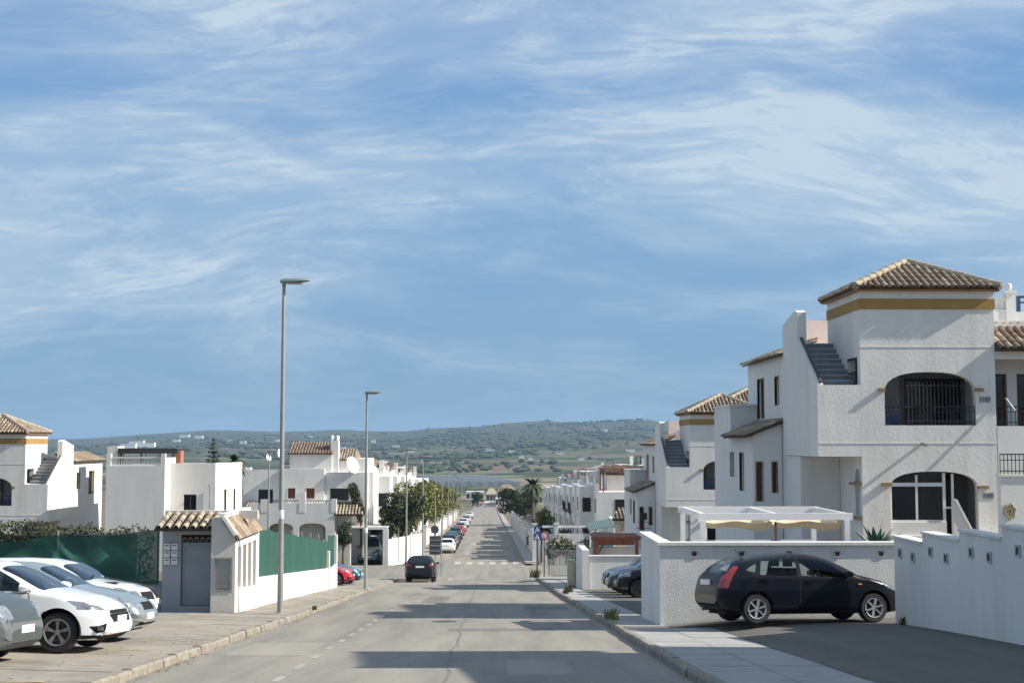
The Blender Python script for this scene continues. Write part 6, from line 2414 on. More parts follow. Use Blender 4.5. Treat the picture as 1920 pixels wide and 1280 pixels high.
def row_house(x0, x1, y0, y1, zg, h, face, label, seed, group, detail=True, setback=1.2, shade=None, roofed=True):
    """two-storey terraced house with a front bay; face=+1 looks to +x (left row), -1 looks to -x"""
    g = random.Random(seed)
    zt = zg + h
    t = thing('terraced_house', ((x0 + x1) / 2, y0, zg), label, 'house', group)
    wm = shade or SMOOTH
    fx_ = x1 if face > 0 else x0
    bk = fx_ - face * setback
    ym = y0 + (y1 - y0) * 0.46
    b = MB()
    b.box(min(bk, x0 if face > 0 else x1), max(bk, x0 if face > 0 else x1), y0, y1, zg - 1.2, zt - 0.15)
    b.build('wall', wm, t)
    b = MB()
    b.box(min(fx_, bk + face * .001), max(fx_, bk + face * .001), ym, y1 - 0.3, zg - 1.2, zt + 0.25)
    b.build('front_bay', wm, t)
    # parapet and roof room with a tiled slope
    b = MB()
    b.box(min(bk, bk - face * .18), max(bk, bk - face * .18), y0, ym - 0.01, zt - 0.15, zt + 0.55)
    b.build('parapet', wm, t)
    rx0, rx1 = (x0, bk - 1.2) if face > 0 else (bk + 1.2, x1)
    if rx1 - rx0 > 1.5 and roofed:
        b = MB()
        b.box(rx0, rx1, ym - 0.5, y1 - 0.4, zt - 0.15, zt + 1.35)
        b.build('roof_room', wm, t)
        b = MB()
        za, zb = zt + 1.35, zt + 2.0
        ya, yb = ym - 0.75, y1 - 0.3
        b.add([(rx0 - .1, ya, za), (rx1 + .1, ya, za), (rx1 + .1, yb, zb), (rx0 - .1, yb, zb), (rx0 - .1, ya, za - .08), (rx1 + .1, ya, za - .08), (rx1 + .1, yb, za), (rx0 - .1, yb, za)], [(0, 1, 2, 3), (4, 7, 6, 5), (0, 4, 5, 1), (1, 5, 6, 2), (2, 6, 7, 3), (3, 7, 4, 0)])
        rf = b.build('roof', TILE_B, t)
        tiles_on(rf, (rx0 - .1, ya, za), (rx1 + .1, ya, za), (rx1 + .1, yb, zb), (rx0 - .1, yb, zb), pitch=0.3, row=0.5, single=False, mts=[TILE_B, TILE_A])
    b = MB()
    cx_ = bk - face * g.uniform(0.5, 1.0)
    b.box(cx_ - .25, cx_ + .25, y1 - 1.1, y1 - 0.6, zt - .1, zt + g.uniform(1.3, 2.2))
    b.box(cx_ - .32, cx_ + .32, y1 - 1.17, y1 - 0.53, zt + 1.0, zt + 1.1)
    b.build('chimney', wm, t)
    # openings
    for (zz0, zz1) in ((zg + 0.9, zg + 2.2), (zg + 3.5, zg + 4.8)):
        if zz1 > zt:
            continue
        xa = fx_ - face * setback * 0.5
        w_ = min(0.9, setback * 0.6)
        flush_window(t, 'y', ym, xa - w_ / 2, xa + w_ / 2, zz0, zz1, sill=False)
        xi = (bk - face * 2.2)
        flush_window(t, 'y', y0, xi - 0.6, xi + 0.6, zz0, zz1)
        yc = (ym + y1) / 2
        flush_window(t, 'x', fx_, yc - 0.5, yc + 0.5, zz0, zz1, out=face)
        flush_window(t, 'x', bk, (y0 + ym) / 2 - 0.45, (y0 + ym) / 2 + 0.45, zz0, zz1, out=face)
    if g.random() < 0.6:
        b = MB()
        ax_ = bk - face * 1.6
        for (qx, qy) in ((ax_ - 1, y0 + .4), (ax_ + 1, y0 + .4), (ax_ - 1, ym - .4), (ax_ + 1, ym - .4)):
            b.box(qx - .06, qx + .06, qy - .06, qy + .06, zt - .15, zt + 1.9)
        b.box(ax_ - 1.2, ax_ + 1.2, y0 + .2, ym - .2, zt + 1.9, zt + 2.0)
        b.build('roof_pergola', g.choice([DARKMETAL, WHITEMETAL, TERRA, OLDW]), t)
    b = MB()
    xq = bk - face * g.uniform(.6, 3.0)
    b.box(xq - .4, xq + .4, y0 - .32, y0 - .01, zg + 2.5, zg + 3.1)
    b.build('air_conditioner', FRAMEWH, t)
    if g.random() < 0.6:
        b = MB()
        xq = bk - face * 2.2
        b.add([(xq - 1, y0 - .9, zg + 2.35), (xq + 1, y0 - .9, zg + 2.35), (xq + 1, y0 - .01, zg + 2.75), (xq - 1, y0 - .01, zg + 2.75), (xq - 1, y0 - .9, zg + 2.3), (xq + 1, y0 - .9, zg + 2.3), (xq + 1, y0 - .01, zg + 2.7), (xq - 1, y0 - .01, zg + 2.7)], [(0, 1, 2, 3), (4, 7, 6, 5), (0, 4, 5, 1), (1, 5, 6, 2), (2, 6, 7, 3), (3, 7, 4, 0)])
        b.build('awning', g.choice([GREYPAINT, AWNCLOTH, BLACKPL, TERRA]), t)
    b = MB()
    yb_ = ym + .2
    b.box(fx_ + (0.01 if face > 0 else -.5), fx_ + (.5 if face > 0 else -.01), yb_ + .2, y1 - .6, zg + 3.1, zg + 3.25)
    for k in range(9):
        yy_ = yb_ + .25 + (y1 - .7 - yb_ - .25) * k / 8
        b.box(fx_ + face * .44 - .02, fx_ + face * .44 + .02, yy_ - .02, yy_ + .02, zg + 3.25, zg + 4.1)
    b.box(fx_ + face * .44 - .03, fx_ + face * .44 + .03, yb_ + .2, y1 - .6, zg + 4.1, zg + 4.17)
    b.build('balcony', SMOOTH if g.random() < .5 else DARKMETAL, t)
    if g.random() < 0.7:
        dish(t, bk - face * 0.6, y0 + 1.0, zt + 0.9, g.uniform(.35, .6), 0.6)
    if g.random() < 0.6:
        b = MB()
        ax_, ay_ = bk - face * 1.4, ym + 1
        b.tube([(ax_, ay_, zt), (ax_, ay_, zt + 2.8)], .02, 5)
        for k in range(4):
            b.bar((ax_ - .35, ay_, zt + 2.3 + k * .14), (ax_ + .35, ay_, zt + 2.3 + k * .14), .02)
        b.build('aerial', GREYMETAL, t)
    return t


# house at the corner beyond the cross street, left
Y = 121.0
HDn = thing('terraced_house', (-15.5, 123, -9.7), 'white house with red tiled roof room and two red-brown windows beyond the cross street', 'house')
def pxb(b, xa, xb, ya, yb, py0, py1, Yr):
    b.box(PX(xa, Yr), PX(xb, Yr), ya, yb, PZ(py1, Yr, (xa + xb) / 2), PZ(py0, Yr, (xa + xb) / 2))
q = MB()
pxb(q, 457, 690, Y, Y + 12, 885, 1075, Y)
q.build('wall', STUCCO, HDn)
q = MB()
pxb(q, 528, 610, Y - 0.6, Y - .01, 878, 1070, Y)
q.build('front_bay', STUCCO, HDn)
q = MB()
pxb(q, 541, 620, Y + 1.0, Y + 8, 850, 885, Y)
q.build('roof_room', SMOOTH, HDn)
q = MB()
xa, xb = PX(538, Y), PX(622, Y)
za, zb = PZ(850, Y, 580), PZ(829, Y, 580)
q.add([(xa, Y + .7, za), (xb, Y + .7, za), (xb, Y + 3.2, zb), (xa, Y + 3.2, zb), (xa, Y + .7, za - .08), (xb, Y + .7, za - .08), (xb, Y + 8, za), (xa, Y + 8, za)], [(0, 1, 2, 3), (4, 7, 6, 5), (0, 4, 5, 1), (1, 5, 6, 2), (2, 6, 7, 3), (3, 7, 4, 0)])
rf = q.build('roof', TILE_B, HDn)
tiles_on(rf, (xa, Y + .7, za), (xb, Y + .7, za), (xb, Y + 3.2, zb), (xa, Y + 3.2, zb), pitch=0.26, row=0.45, single=False, mts=[TILE_B, TILE_B, TILE_A])
q = MB()
pxb(q, 617, 632, Y + 1.2, Y + 2.2, 826, 888, Y)
q.build('chimney', SMOOTH, HDn)
q = MB()
for k in (619, 629):
    q.lathe([(0.0, .5), (.16, .42), (.2, .2), (.12, 0)], (PX(k, Y), Y + 1.6, PZ(826, Y, k)), n=8)
q.build('chimney_pot', SMOOTH, HDn, smooth=True)['kind'] = 'stuff'
q = MB()
pxb(q, 632, 686, Y + 2, Y + 9, 860, 888, Y)
q.build('roof_room', SMOOTH, HDn)
q = MB()
xa, xb = PX(632, Y), PX(663, Y)
za, zb = PZ(862, Y, 640), PZ(843, Y, 640)
q.add([(xa, Y + 1.8, za), (xb, Y + 1.8, za), (xb, Y + 4, zb), (xa, Y + 4, zb), (xa, Y + 1.8, za - .08), (xb, Y + 1.8, za - .08), (xb, Y + 8, za), (xa, Y + 8, za)], [(0, 1, 2, 3), (4, 7, 6, 5), (0, 4, 5, 1), (1, 5, 6, 2), (2, 6, 7, 3), (3, 7, 4, 0)])
rf = q.build('roof', TILE_A, HDn)
tiles_on(rf, (xa, Y + 1.8, za), (xb, Y + 1.8, za), (xb, Y + 4, zb), (xa, Y + 4, zb), pitch=0.26, row=0.45, single=False, mts=[TILE_A, TILE_C])
q = MB()
pxb(q, 457, 470, Y + .2, Y + 1, 876, 885, Y)
pxb(q, 457, 540, Y, Y + .2, 880, 884.8, Y)
q.build('parapet', SMOOTH, HDn)
WR = mat('red_brown_shutter', (0.10, 0.03, 0.02), 0.7)
for (xa, xb, ya, yb, m_, off) in ((486, 513, 917, 950, DARKMETAL, 0), (543, 557, 914, 933, WR, .6), (577, 593, 914, 933, WR, .6), (620, 654, 915, 937, DARKMETAL, 0)):
    flush_window(HDn, 'y', Y - off, PX(xa, Y), PX(xb, Y), PZ(yb, Y), PZ(ya, Y), frame=m_, fw=.1, mull=2, glass=(m_ if m_ == WR else None), trim=(CREAM if m_ == WR else None))
dish(HDn, PX(522, Y), Y + 2, PZ(853, Y), .62)
dish(HDn, PX(660, Y), Y - .3, PZ(872, Y), .78)
dish(HDn, PX(500, Y), Y + 1, PZ(858, Y), .3)
# lower front terrace with arches
Y2 = 119.0
za_, zt_ = PZ(1075, Y2), PZ(943, Y2)
ar = []
for (xa, xb) in ((506, 552), (562, 612)):
    ar.append(arch(PX(xa, Y2), PX(xb, Y2), za_ + .3, PZ(992, Y2), PZ(980, Y2), 10))
wallplate(HDn, STUCCO, 'y', Y2, 0.25, rect(PX(468, Y2), PX(628, Y2), za_, zt_), ar)
q = MB()
pxb(q, 468, 628, Y2 + .25, Y - .02, 946, 949, Y2)
pxb(q, 468, 474, Y2 + .26, Y - .65, 950, 1075, Y2)
pxb(q, 622, 628, Y2 + .26, Y - .65, 950, 1075, Y2)
q.build('terrace_floor', SMOOTH, HDn)['kind'] = 'stuff'
for (xa, xb, ytop) in ((490, 504, 936), (562, 574, 922), (622, 632, 935)):
    q = MB()
    pxb(q, xa, xb, Y2 - .03, Y2 + .3, ytop, 960, Y2)
    q.build('terrace_pillar', SMOOTH, HDn)
q = MB()
q.bar((PX(504, Y2), Y2 + .1, PZ(938, Y2)), (PX(622, Y2), Y2 + .1, PZ(938, Y2)), .06)
for i in range(24):
    x = PX(505 + i * 4.9, Y2)
    q.bar((x, Y2 + .1, PZ(944, Y2)), (x, Y2 + .1, PZ(938, Y2)), .03)
q.build('terrace_rail', DARKMETAL, HDn)
# tiled porches at its two sides
for (xl_, xr_, ye, yt, nm) in ((628, 682, 964, 942, 'a'), (458, 492, 957, 941, 'b')):
    q = MB()
    xa, xb = PX(xl_, Y2), PX(xr_, Y2)
    za, zb = PZ(ye, Y2), PZ(yt, Y2)
    q.add([(xa, Y2, za), (xb, Y2, za), (xb - .8, Y - .01, zb), (xa, Y - .01, zb), (xa, Y2, za - .1), (xb, Y2, za - .1), (xb - .8, Y - .01, za), (xa, Y - .01, za)], [(0, 1, 2, 3), (4, 7, 6, 5), (0, 4, 5, 1), (1, 5, 6, 2), (2, 6, 7, 3), (3, 7, 4, 0)])
    pr = q.build('porch_roof', TILE_BED, HDn)
    tiles_on(pr, (xa, Y2, za), (xb, Y2, za), (xb - .8, Y - .01, zb), (xa, Y - .01, zb), pitch=0.26, row=0.45, single=False, mts=[TILE_C, TILE_A])
for px in (676, 681):
    q = MB()
    pxb(q, px, px + 2.5, Y2 + .1, Y2 + .2, 966, 1045, Y2)
    q.build('porch_post', FRAMEBR if px == 676 else SMOOTH, HDn)
q = MB()
pxb(q, 689, 699, Y + .5, Y + 1.4, 885, 990, Y)
q.build('corner_column', SMOOTH, HDn)

left_labels = ['first white terraced house behind the olive tree, left side beyond the crossing', 'second white terraced house down the left row, behind the olive tree', 'third white terraced house down the left row, above the yellow-green trees',
               'fourth white terraced house of the left row, partly behind yellow-green trees', 'fifth white terraced house of the left row, seen between lamp poles', 'sixth and farthest white terraced house of the left row']
for i, (ya, yb) in enumerate([(134, 143), (144, 155), (156, 168), (169, 183), (186, 202), (206, 224)]):
    zg = gz(ya) + 1.0
    row_house(-18, -9.6 + 0.05 * i, ya, yb, zg, 6.2 + 0.1 * (i % 3), 1, left_labels[i], 20 + i, 'terraced houses on the left beyond the crossing', setback=1.5)
# right side, along the street beyond the crossing
right_labels = ['pale shaded house with a dark square window, right side just beyond the crossing', 'second shaded terraced house down the right side', 'third shaded terraced house down the right side', 'fourth shaded terraced house down the right side', 'fifth shaded terraced house down the right side',
                'sixth shaded terraced house down the right side', 'farthest shaded terraced house on the right, near the palm']
for i, (ya, yb, xa) in enumerate([(125, 134, 8.6), (135, 144, 8.8), (146, 158, 9.0), (160, 174, 9.2), (177, 192, 9.4), (196, 212, 9.6), (216, 234, 9.8)]):
    row_house(xa, xa + 8, ya, yb, gz(ya) + .6, 5.6 + .2 * (i % 2), -1, right_labels[i], 40 + i, 'terraced houses on the right beyond the crossing', setback=1.3)
for i in range(11):
    ya = 138 + i * 19
    row_house(20.5 + .05 * i, 31, ya, ya + 16, gz(ya) + 2.4, 6.6 + .5 * (i % 3 == 1), -1, ('nearest', 'second', 'third', 'fourth', 'fifth', 'sixth', 'seventh', 'eighth', 'ninth', 'tenth', 'farthest')[i] + ' house of the upper white row at the right, over the lower houses', 60 + i, 'upper row of white houses at the right', setback=2.4, roofed=i % 4 == 2)
# ------------------------------------------------------------------ trees and plants along the street
tree('olive_tree', PX(752, 121), 121.5, gz(121), 6.3, 1.9, 'dark olive tree in front of the white row, left beyond the crossing', 'olive', seed=11, n=4200, size=0.26)
ylab = ['nearest and tallest yellow-green street tree on the left pavement', 'second yellow-green street tree behind the fifth lamp', 'third yellow-green street tree in the middle of the left row', 'fourth yellow-green street tree on the left', 'fifth yellow-green street tree, small and far', 'farthest yellow-green street tree near the street end on the left']
for i, (yy, h_, r_) in enumerate([(150, 7.2, 2.5), (171, 7.6, 2.7), (196, 7.2, 2.6), (224, 7.0, 2.4), (258, 6.8, 2.3), (300, 6.6, 2.2)]):
    tree('street_tree', -7.6, yy, gz(yy), h_, r_, ylab[i], 'yellow', seed=30 + i, n=3400 if i < 3 else 2000, size=0.34 if i < 3 else 0.4, group='yellow-green trees along the left pavement', flat=0.7)
tree('street_tree', -8.4, 140, gz(140), 5.0, 1.9, 'low olive-green tree squeezed between the olive tree and the yellow-green trees', 'olive', seed=44, n=2400, size=0.3)
palm(8.3, 250, gz(250), 7.3, 'tall shaggy palm on the right side near the street end', 2.6, 46)
tree('dark_tree', 4.9, 256, gz(256), 6.6, 2.7, 'dark round tree left of the palm at the right kerb', 'dark', seed=51, n=2600, size=0.4, group='dark trees by the palm', stem=.22)
tree('dark_tree', 7.2, 262, gz(262), 6.4, 2.4, 'dark tree right beside the palm trunk', 'olive', seed=52, n=2200, size=0.4, group='dark trees by the palm', stem=.22)
tree('dark_tree', 13.0, 258, gz(258), 6.0, 2.2, 'grey-green tree between the palm and the white houses', 'olive', seed=53, n=1800, size=0.4, group='dark trees by the palm', stem=.25)
tree('bush', 6.3, 150, gz(150) + .2, 4.4, 1.25, 'bright yellow-green bush in a garden on the right beyond the crossing', 'yellow', 'bush', seed=61, n=2000, size=0.26, stem=.12)
HG = thing('hedge', (6.5, 147, gz(147)), 'dark hedge under the bright yellow-green bush', 'hedge')
blobs = [(4.9 + k * .7, 147 + .3 * math.sin(k * 2.2), gz(147) + 1.0 + .4 * math.sin(k * 1.7), .8, .8, .9) for k in range(7)]
leaves('foliage', HG, blobs, 2600, .24, LEAF['dark'], 62)
MB().tube([(6.3, 147, gz(147) - .2), (6.3, 147, gz(147) + .9)], [.08, .03], 6).build('stem', BARK, HG)
FB = thing('flowering_shrub', (7.6, 118.4, gz(118)), 'wide olive shrub with pale blossom behind the grey railing on the right corner', 'shrub')
blobs = [(5.6 + k * .55, 118.6 + .25 * math.sin(k * 2), gz(118) + 1.2 + .35 * math.sin(k * 1.3), .75, .6, .85) for k in range(7)]
leaves('foliage', FB, blobs, 4200, .17, LEAF['flower'], 63)
q = MB()
for k in range(7):
    q.tube([(5.6 + k * .55, 118.5, gz(118) - .2), (5.7 + k * .55, 118.5, gz(118) + 1.2)], [.05, .02], 5)
q.build('stems', BARK, FB)['kind'] = 'stuff'
tree('bush', PX(645, 117.6), 117.6, gz(117) + .3, 3.3, .95, 'round dark bush beside the tiled porch, left beyond the cross street', 'dark', 'bush', seed=66, n=2600, size=.15, stem=.25)
VN = thing('climbing_plant', (PX(668, 120.8), 120.8, gz(120) + .3), 'olive climbing plant hanging over the porch roof of the white corner house', 'climbing plant')
blobs = [(PX(662 + k * 3, 120.6), 120.6, PZ(915 + k * 9, 120.6), .45, .3, .5) for k in range(7)]
leaves('foliage', VN, blobs, 1600, .2, LEAF['olive'], 67)
q = MB()
q.tube([(PX(681, 120.6), 120.6, gz(120)), (PX(678, 120.6), 120.6, PZ(960, 120.6)), (PX(664, 120.6), 120.6, PZ(915, 120.6))], [.07, .05, .03], 6)
q.build('stem', BARK, VN)
# conifer and palm behind the white blocks
yy = 104
xx, zg = PX(400, yy), hill(PX(400, yy), yy)
CF = thing('conifer_tree', (xx, yy, zg), 'tall narrow conifer rising behind the flat-topped white house at the left', 'tree')
zt = PZ(822, yy, 400)
q = MB()
q.tube([(xx, yy, zg - .2), (xx, yy, zt)], [.18, .02], 7)
q.build('trunk', BARK, CF)
blobs = []
for k in range(26):
    s = k / 25
    z = zt - 0.1 - s * (zt - zg - 1.6)
    r_ = 0.10 + 1.5 * s ** .8
    for j in range(5):
        a = 2 * math.pi * j / 5 + k
        blobs.append((xx + math.cos(a) * r_ * .6, yy + math.sin(a) * r_ * .6, z, r_ * .5 + .06, r_ * .5 + .06, .13))
leaves('crown', CF, blobs, 5200, .17, LEAF['dark'], 71, .2)
palm(PX(441, 98), 98, hill(PX(441, 98), 98), PZ(862, 98, 441) - hill(PX(441, 98), 98), 'small dark palm between the flat-topped white house and the thin lamp', 1.1, 22, 9)


def tuft(x, y, z, h, n, label, seed, kind='olive'):
    t = thing('weed', (x, y, z), label, 'weed', 'weeds growing along kerbs and walls')
    g = random.Random(seed)
    b = MB()
    for i in range(n):
        a = g.uniform(0, 2 * math.pi)
        l = h * g.uniform(.5, 1)
        ox, oy = g.gauss(0, h * .22), g.gauss(0, h * .22)
        w = .012 + .01 * g.random()
        tx, ty = ox + math.cos(a) * l * .4, oy + math.sin(a) * l * .4
        b.add([(x + ox - w, y + oy, z - .02), (x + ox + w, y + oy, z - .02), (x + (ox + tx) / 2 + w * .8, y + (oy + ty) / 2, z + l * .65), (x + tx, y + ty, z + l), (x + (ox + tx) / 2 - w * .8, y + (oy + ty) / 2, z + l * .65)], [(0, 1, 2, 3, 4)])
    o = b.build('blades', LEAF['yellow' if kind == 'yellow' else 'hedge'][1], t, recalc=False)
    o['kind'] = 'stuff'


for i, (x, y, h_, n_, lab) in enumerate([(3.08, 34.6, .34, 30, 'tall tuft of weeds at the right kerb beside the white wall corner'), (3.25, 57, .25, 34, 'low weeds at the right kerb beside the dark parked cars'), (3.5, 59.5, .35, 50, 'flat green weeds on the pavement by the cream cabinet'),
                                          (3.35, 95.5, .7, 60, 'dark weeds at the foot of the blue crossing signs'), (8.62, 28.9, .2, 14, 'weeds at the foot of the boundary wall in front of the black hatchback'), (-5.1, 41.5, .12, 30, 'small dry weeds at the left kerb near the first lamp')]):
    zz = zp(x, y) if x > 8 else (gz(y) + .13)
    tuft(x, y, zz, h_, n_, lab, 80 + i, 'yellow' if i == 0 else 'olive')
# agave behind the garden wall
AG = thing('agave_plant', (9.15, 32.75, -3.15), 'dark green spiky agave behind the garden wall, right of the pergola', 'plant')
MB().lathe([(0, -3.2), (.22, -3.2), (.30, -2.45), (.26, -2.45), (0, -2.5)], (9.15, 32.75, 0), n=14).build('pot', TERRA, AG, smooth=True)
gr = random.Random(12)
AGM = mat('agave_green', (0.015, 0.085, 0.05), 0.5, var=.2, vscale=5)
for i in range(17):
    a = 2 * math.pi * i / 17 * 2.4
    el = .5 + .85 * gr.random()
    l = gr.uniform(.6, .85)
    q = MB()
    prev = None
    for k in range(7):
        s = k / 6
        c = Vector((9.15 + math.cos(a) * l * s * math.cos(el), 32.75 + math.sin(a) * l * s * math.cos(el) * .6, -2.48 + l * (s * math.sin(el) - .12 * s * s)))
        w = .08 * (1 - s ** 2) + .003
        sd = Vector((-math.sin(a), math.cos(a) * .8, 0)) * w
        cur = (c - sd, c - Vector((0, 0, w * .5)), c + sd)
        if prev:
            q.add([prev[0], prev[1], cur[1], cur[0]], [(0, 1, 2, 3)])
            q.add([prev[1], prev[2], cur[2], cur[1]], [(0, 1, 2, 3)])
        prev = cur
    q.build('leaf', AGM, AG, smooth=True, recalc=False)

# ------------------------------------------------------------------ corner island and sign backs, left
IS = strip('traffic_island', PAVE, lambda y: -5.9, lambda y: interp([(91.4, -3.4), (92.2, -2.5), (93.2, -2.25), (96, -2.3), (97, -3.2)], y), [91.4, 91.8, 92.2, 93.2, 94.5, 96, 96.5, 97], lambda x, y: gz(y) + .14)
b = MB()
edge = [(91.4, -3.4), (92.2, -2.5), (93.2, -2.25), (96, -2.3), (97, -3.2)]
edge = [(91.4, -5.9)] + edge + [(97, -5.9)]
vs = []
for (y, x) in edge:
    vs += [(x, y, gz(y) - .05), (x, y, gz(y) + .145), (x - .0, y, gz(y) + .145)]
b.add(vs, [(3 * i, 3 * i + 3, 3 * i + 4, 3 * i + 1) for i in range(len(edge) - 1)])
tag(b.build('kerb', KERB), kind='structure')
SB = mat('sign_back_grey', (0.10, 0.105, 0.11), 0.5, metal=.4, var=.15)
RED_S = mat('sign_red', (0.45, 0.02, 0.02), 0.4)
BLUE_S = mat('sign_blue', (0.02, 0.08, 0.24), 0.4)
WHITE_S = mat('sign_white', (0.75, 0.75, 0.75), 0.4)
yy = 94.6
zb = gz(yy) + .14
T1 = thing('traffic_sign', (PX(817, yy), yy, zb), 'grey back of a round traffic sign above a grey board, left of the crossing', 'traffic sign')
MB().tube([(PX(817, yy), yy + .06, zb), (PX(817, yy), yy + .06, PZ(985, yy))], .035, 8).build('post', GREYMETAL, T1, smooth=True)
MB().lathe([(0, 0), (.27, 0), (.28, .02), (0, .025)], (PX(816, yy), yy, PZ(992, yy)), 'y', 24).build('sign_disc', SB, T1)
b = MB()
b.box(PX(806, yy), PX(827, yy), yy, yy + .03, PZ(1039, yy), PZ(1004, yy))
bd = b.build('sign_board', SB, T1)
b = MB()
for zz in (1012, 1022, 1032):
    b.box(PX(806.5, yy), PX(826.5, yy), yy - .03, yy - .001, PZ(zz + 1, yy), PZ(zz - 1, yy))
b.build('back_rail', GREYMETAL, bd)
T2 = thing('sign_post', (PX(828, yy), yy + .6, zb), 'thin bare post right of the grey sign board', 'post')
MB().tube([(PX(828, yy), yy + .6, zb), (PX(828, yy), yy + .6, PZ(978, yy))], .04, 8).build('post', GREYMETAL, T2, smooth=True)
MB().lathe([(.07, 0), (.07, .02), (.045, .03)], (PX(828, yy), yy + .6, zb), n=10).build('foot_plate', GREYMETAL, T2)

# signs on the right corner
yy = 96.3
zb = gz(yy) + .12
T3 = thing('traffic_sign', (PX(1007, yy), yy, zb), 'post with two blue pedestrian crossing signs on the right corner', 'traffic sign')
MB().tube([(PX(1007, yy), yy + .06, zb), (PX(1007, yy), yy + .06, PZ(983, yy))], .05, 8).build('post', mat('dark_post', (.05, .055, .065), .5, metal=.3), T3, smooth=True)
for (c, s) in ((991.5, .23), (1005.5, .26)):
    x, z = PX(1007, yy), PZ(c, yy)
    sp = MB().box(x - s, x + s, yy - .02, yy + .01, z - s * .92, z + s * .92).build('sign_panel', BLUE_S, T3)
    MB().plate([(x - s * .72, z - s * .62), (x + s * .72, z - s * .62), (x, z + s * .72)], [], (0, yy - .026, 0), (1, 0, 0), (0, 0, 1), (0, 1, 0), .005).build('white_triangle', WHITE_S, sp)
    q = MB()
    q.lathe([(0, -.004), (s * .09, 0)], (x, yy - .03, z + s * .22), 'y', 10)
    for (a, c2) in (((0, .12), (-.02, -.18)), ((-.02, -.18), (-.2, -.5)), ((-.02, -.18), (.18, -.5)), ((0, .08), (.2, -.08)), ((0, .08), (-.17, -.1))):
        q.bar((x + a[0] * s, yy - .03, z + a[1] * s), (x + c2[0] * s, yy - .03, z + c2[1] * s), s * .1, .006)
    q.build('walking_figure', BLACKPL, sp)
T4 = thing('traffic_sign', (PX(1020, yy), yy + .5, zb), 'round red-rimmed prohibition sign right of the blue crossing signs', 'traffic sign')
x, z = PX(1020, yy + .5), PZ(1004, yy + .5)
MB().tube([(x, yy + .56, zb), (x, yy + .56, z + .2)], .04, 8).build('post', DARKMETAL, T4, smooth=True)
dsk = MB().lathe([(0, 0), (.29, 0), (.30, .02), (0, .03)], (x, yy + .48, z), 'y', 24).build('sign_disc', WHITE_S, T4)
MB().lathe([(.20, -.003), (.20, -.006), (.295, -.006), (.295, -.001)], (x, yy + .48, z), 'y', 24).build('red_ring', RED_S, dsk)
MB().bar((x - .13, yy + .474, z + .13), (x + .13, yy + .474, z - .13), .07, .006).build('red_bar', RED_S, dsk)
T5 = thing('sign_post', (PX(1030, yy), yy + .8, zb), 'thin dark post at the end of the grey corner railing', 'post')
MB().tube([(PX(1030, yy), yy + .8, zb), (PX(1030, yy), yy + .8, PZ(1000, yy))], .03, 8).build('post', DARKMETAL, T5, smooth=True)
MB().lathe([(.06, 0), (.06, .02), (.035, .03)], (PX(1030, yy), yy + .8, zb), n=10).build('foot_plate', GREYMETAL, T5)
# grey railing on the corner
FN = thing('railing_fence', (5.5, 97.2, gz(97)), 'grey metal bar railing on the right corner behind the sign posts', 'fence')
q = MB()
xa, xb = PX(1034, 97.2), PX(1094, 97.2)
z0, z1 = gz(97.2) + .1, PZ(1031, 97.2)
for zz in (z0 + .15, z1 - .03):
    q.bar((xa, 97.2, zz), (xb, 97.2, zz), .05)
q.build('rails', GREYMETAL, FN)['kind'] = 'stuff'
n = 22
for i in range(n):
    x = xa + (xb - xa) * i / (n - 1)
    q = MB()
    q.bar((x, 97.2, z0), (x, 97.2, z1), .035)
    q.build('bar', GREYMETAL, FN)
strip('garden_terrace', PAVE3, lambda y: 4.45, lambda y: 12, [65, 75, 85, 97.4], lambda x, y: gz(y) + .115)

# ------------------------------------------------------------------ low walls, cabinet and wooden porch past the right-hand bay
LW = thing('garden_wall', (7, 64.8, gz(65)), 'low shaded white wall at the end of the bay with the dark cars', 'wall')
zb, zt = gz(65) - .3, PZ(1043, 64.6)
MB().box(PX(1105, 64.6), 10.5, 64.6, 64.8, zb, zt).build('wall', SMOOTH, LW)
MB().box(PX(1105, 64.6) - .03, 10.5, 64.55, 64.85, zt, zt + .05).build('coping', SMOOTH, LW)
MB().box(PX(1091, 64.6), PX(1105, 64.6) - .035, 64.5, 69, zb - .4, zt + .3).build('pillar', SMOOTH, LW)
LW2 = thing('garden_wall', (8, 69.1, gz(69)), 'second low white wall with sunlit cap just behind the first, under the red-brown porch', 'wall')
MB().box(PX(1106, 69), 11, 69.0, 69.2, gz(69) - .3, PZ(1029, 69)).build('wall', SMOOTH, LW2)
MB().box(PX(1106, 69), 11, 68.94, 69.26, PZ(1029, 69), PZ(1026, 69)).build('coping', SMOOTH, LW2)
WP = thing('wooden_porch', (7, 70, gz(70)), 'red-brown wooden porch beam and post above the low walls on the right', 'porch')
y0 = 68.2
MB().box(PX(1112, y0), PX(1121, y0), y0, y0 + .25, gz(y0), PZ(1012, y0)).build('post', TERRA, WP)
MB().box(PX(1190, y0), PX(1196, y0), y0, y0 + .2, gz(y0), PZ(1012, y0)).build('post', TERRA, WP)
MB().box(PX(1108, y0), PX(1200, y0), y0 - .05, y0 + .3, PZ(1012, y0), PZ(1007, y0)).build('beam', TERRA, WP)
MB().box(PX(1110, y0), PX(1200, y0), y0 - .3, y0 + 2.6, PZ(1007, y0), PZ(1005.5, y0)).build('porch_roof', TERRA, WP)
MB().box(PX(1121.5, y0), PX(1189, y0), y0 + .08, y0 + .2, PZ(1022, y0), PZ(1012.3, y0)).build('beam', TERRA, WP)
q = MB()
q.add([(PX(1121, y0) + .02, y0 + .1, PZ(1040, y0)), (PX(1121, y0) + .02, y0 + .1, PZ(1030, y0)), (PX(1140, y0), y0 + .1, PZ(1016, y0)), (PX(1134, y0), y0 + .1, PZ(1016, y0))], [(0, 1, 2, 3)])
q.build('brace', TERRA, WP, recalc=False)
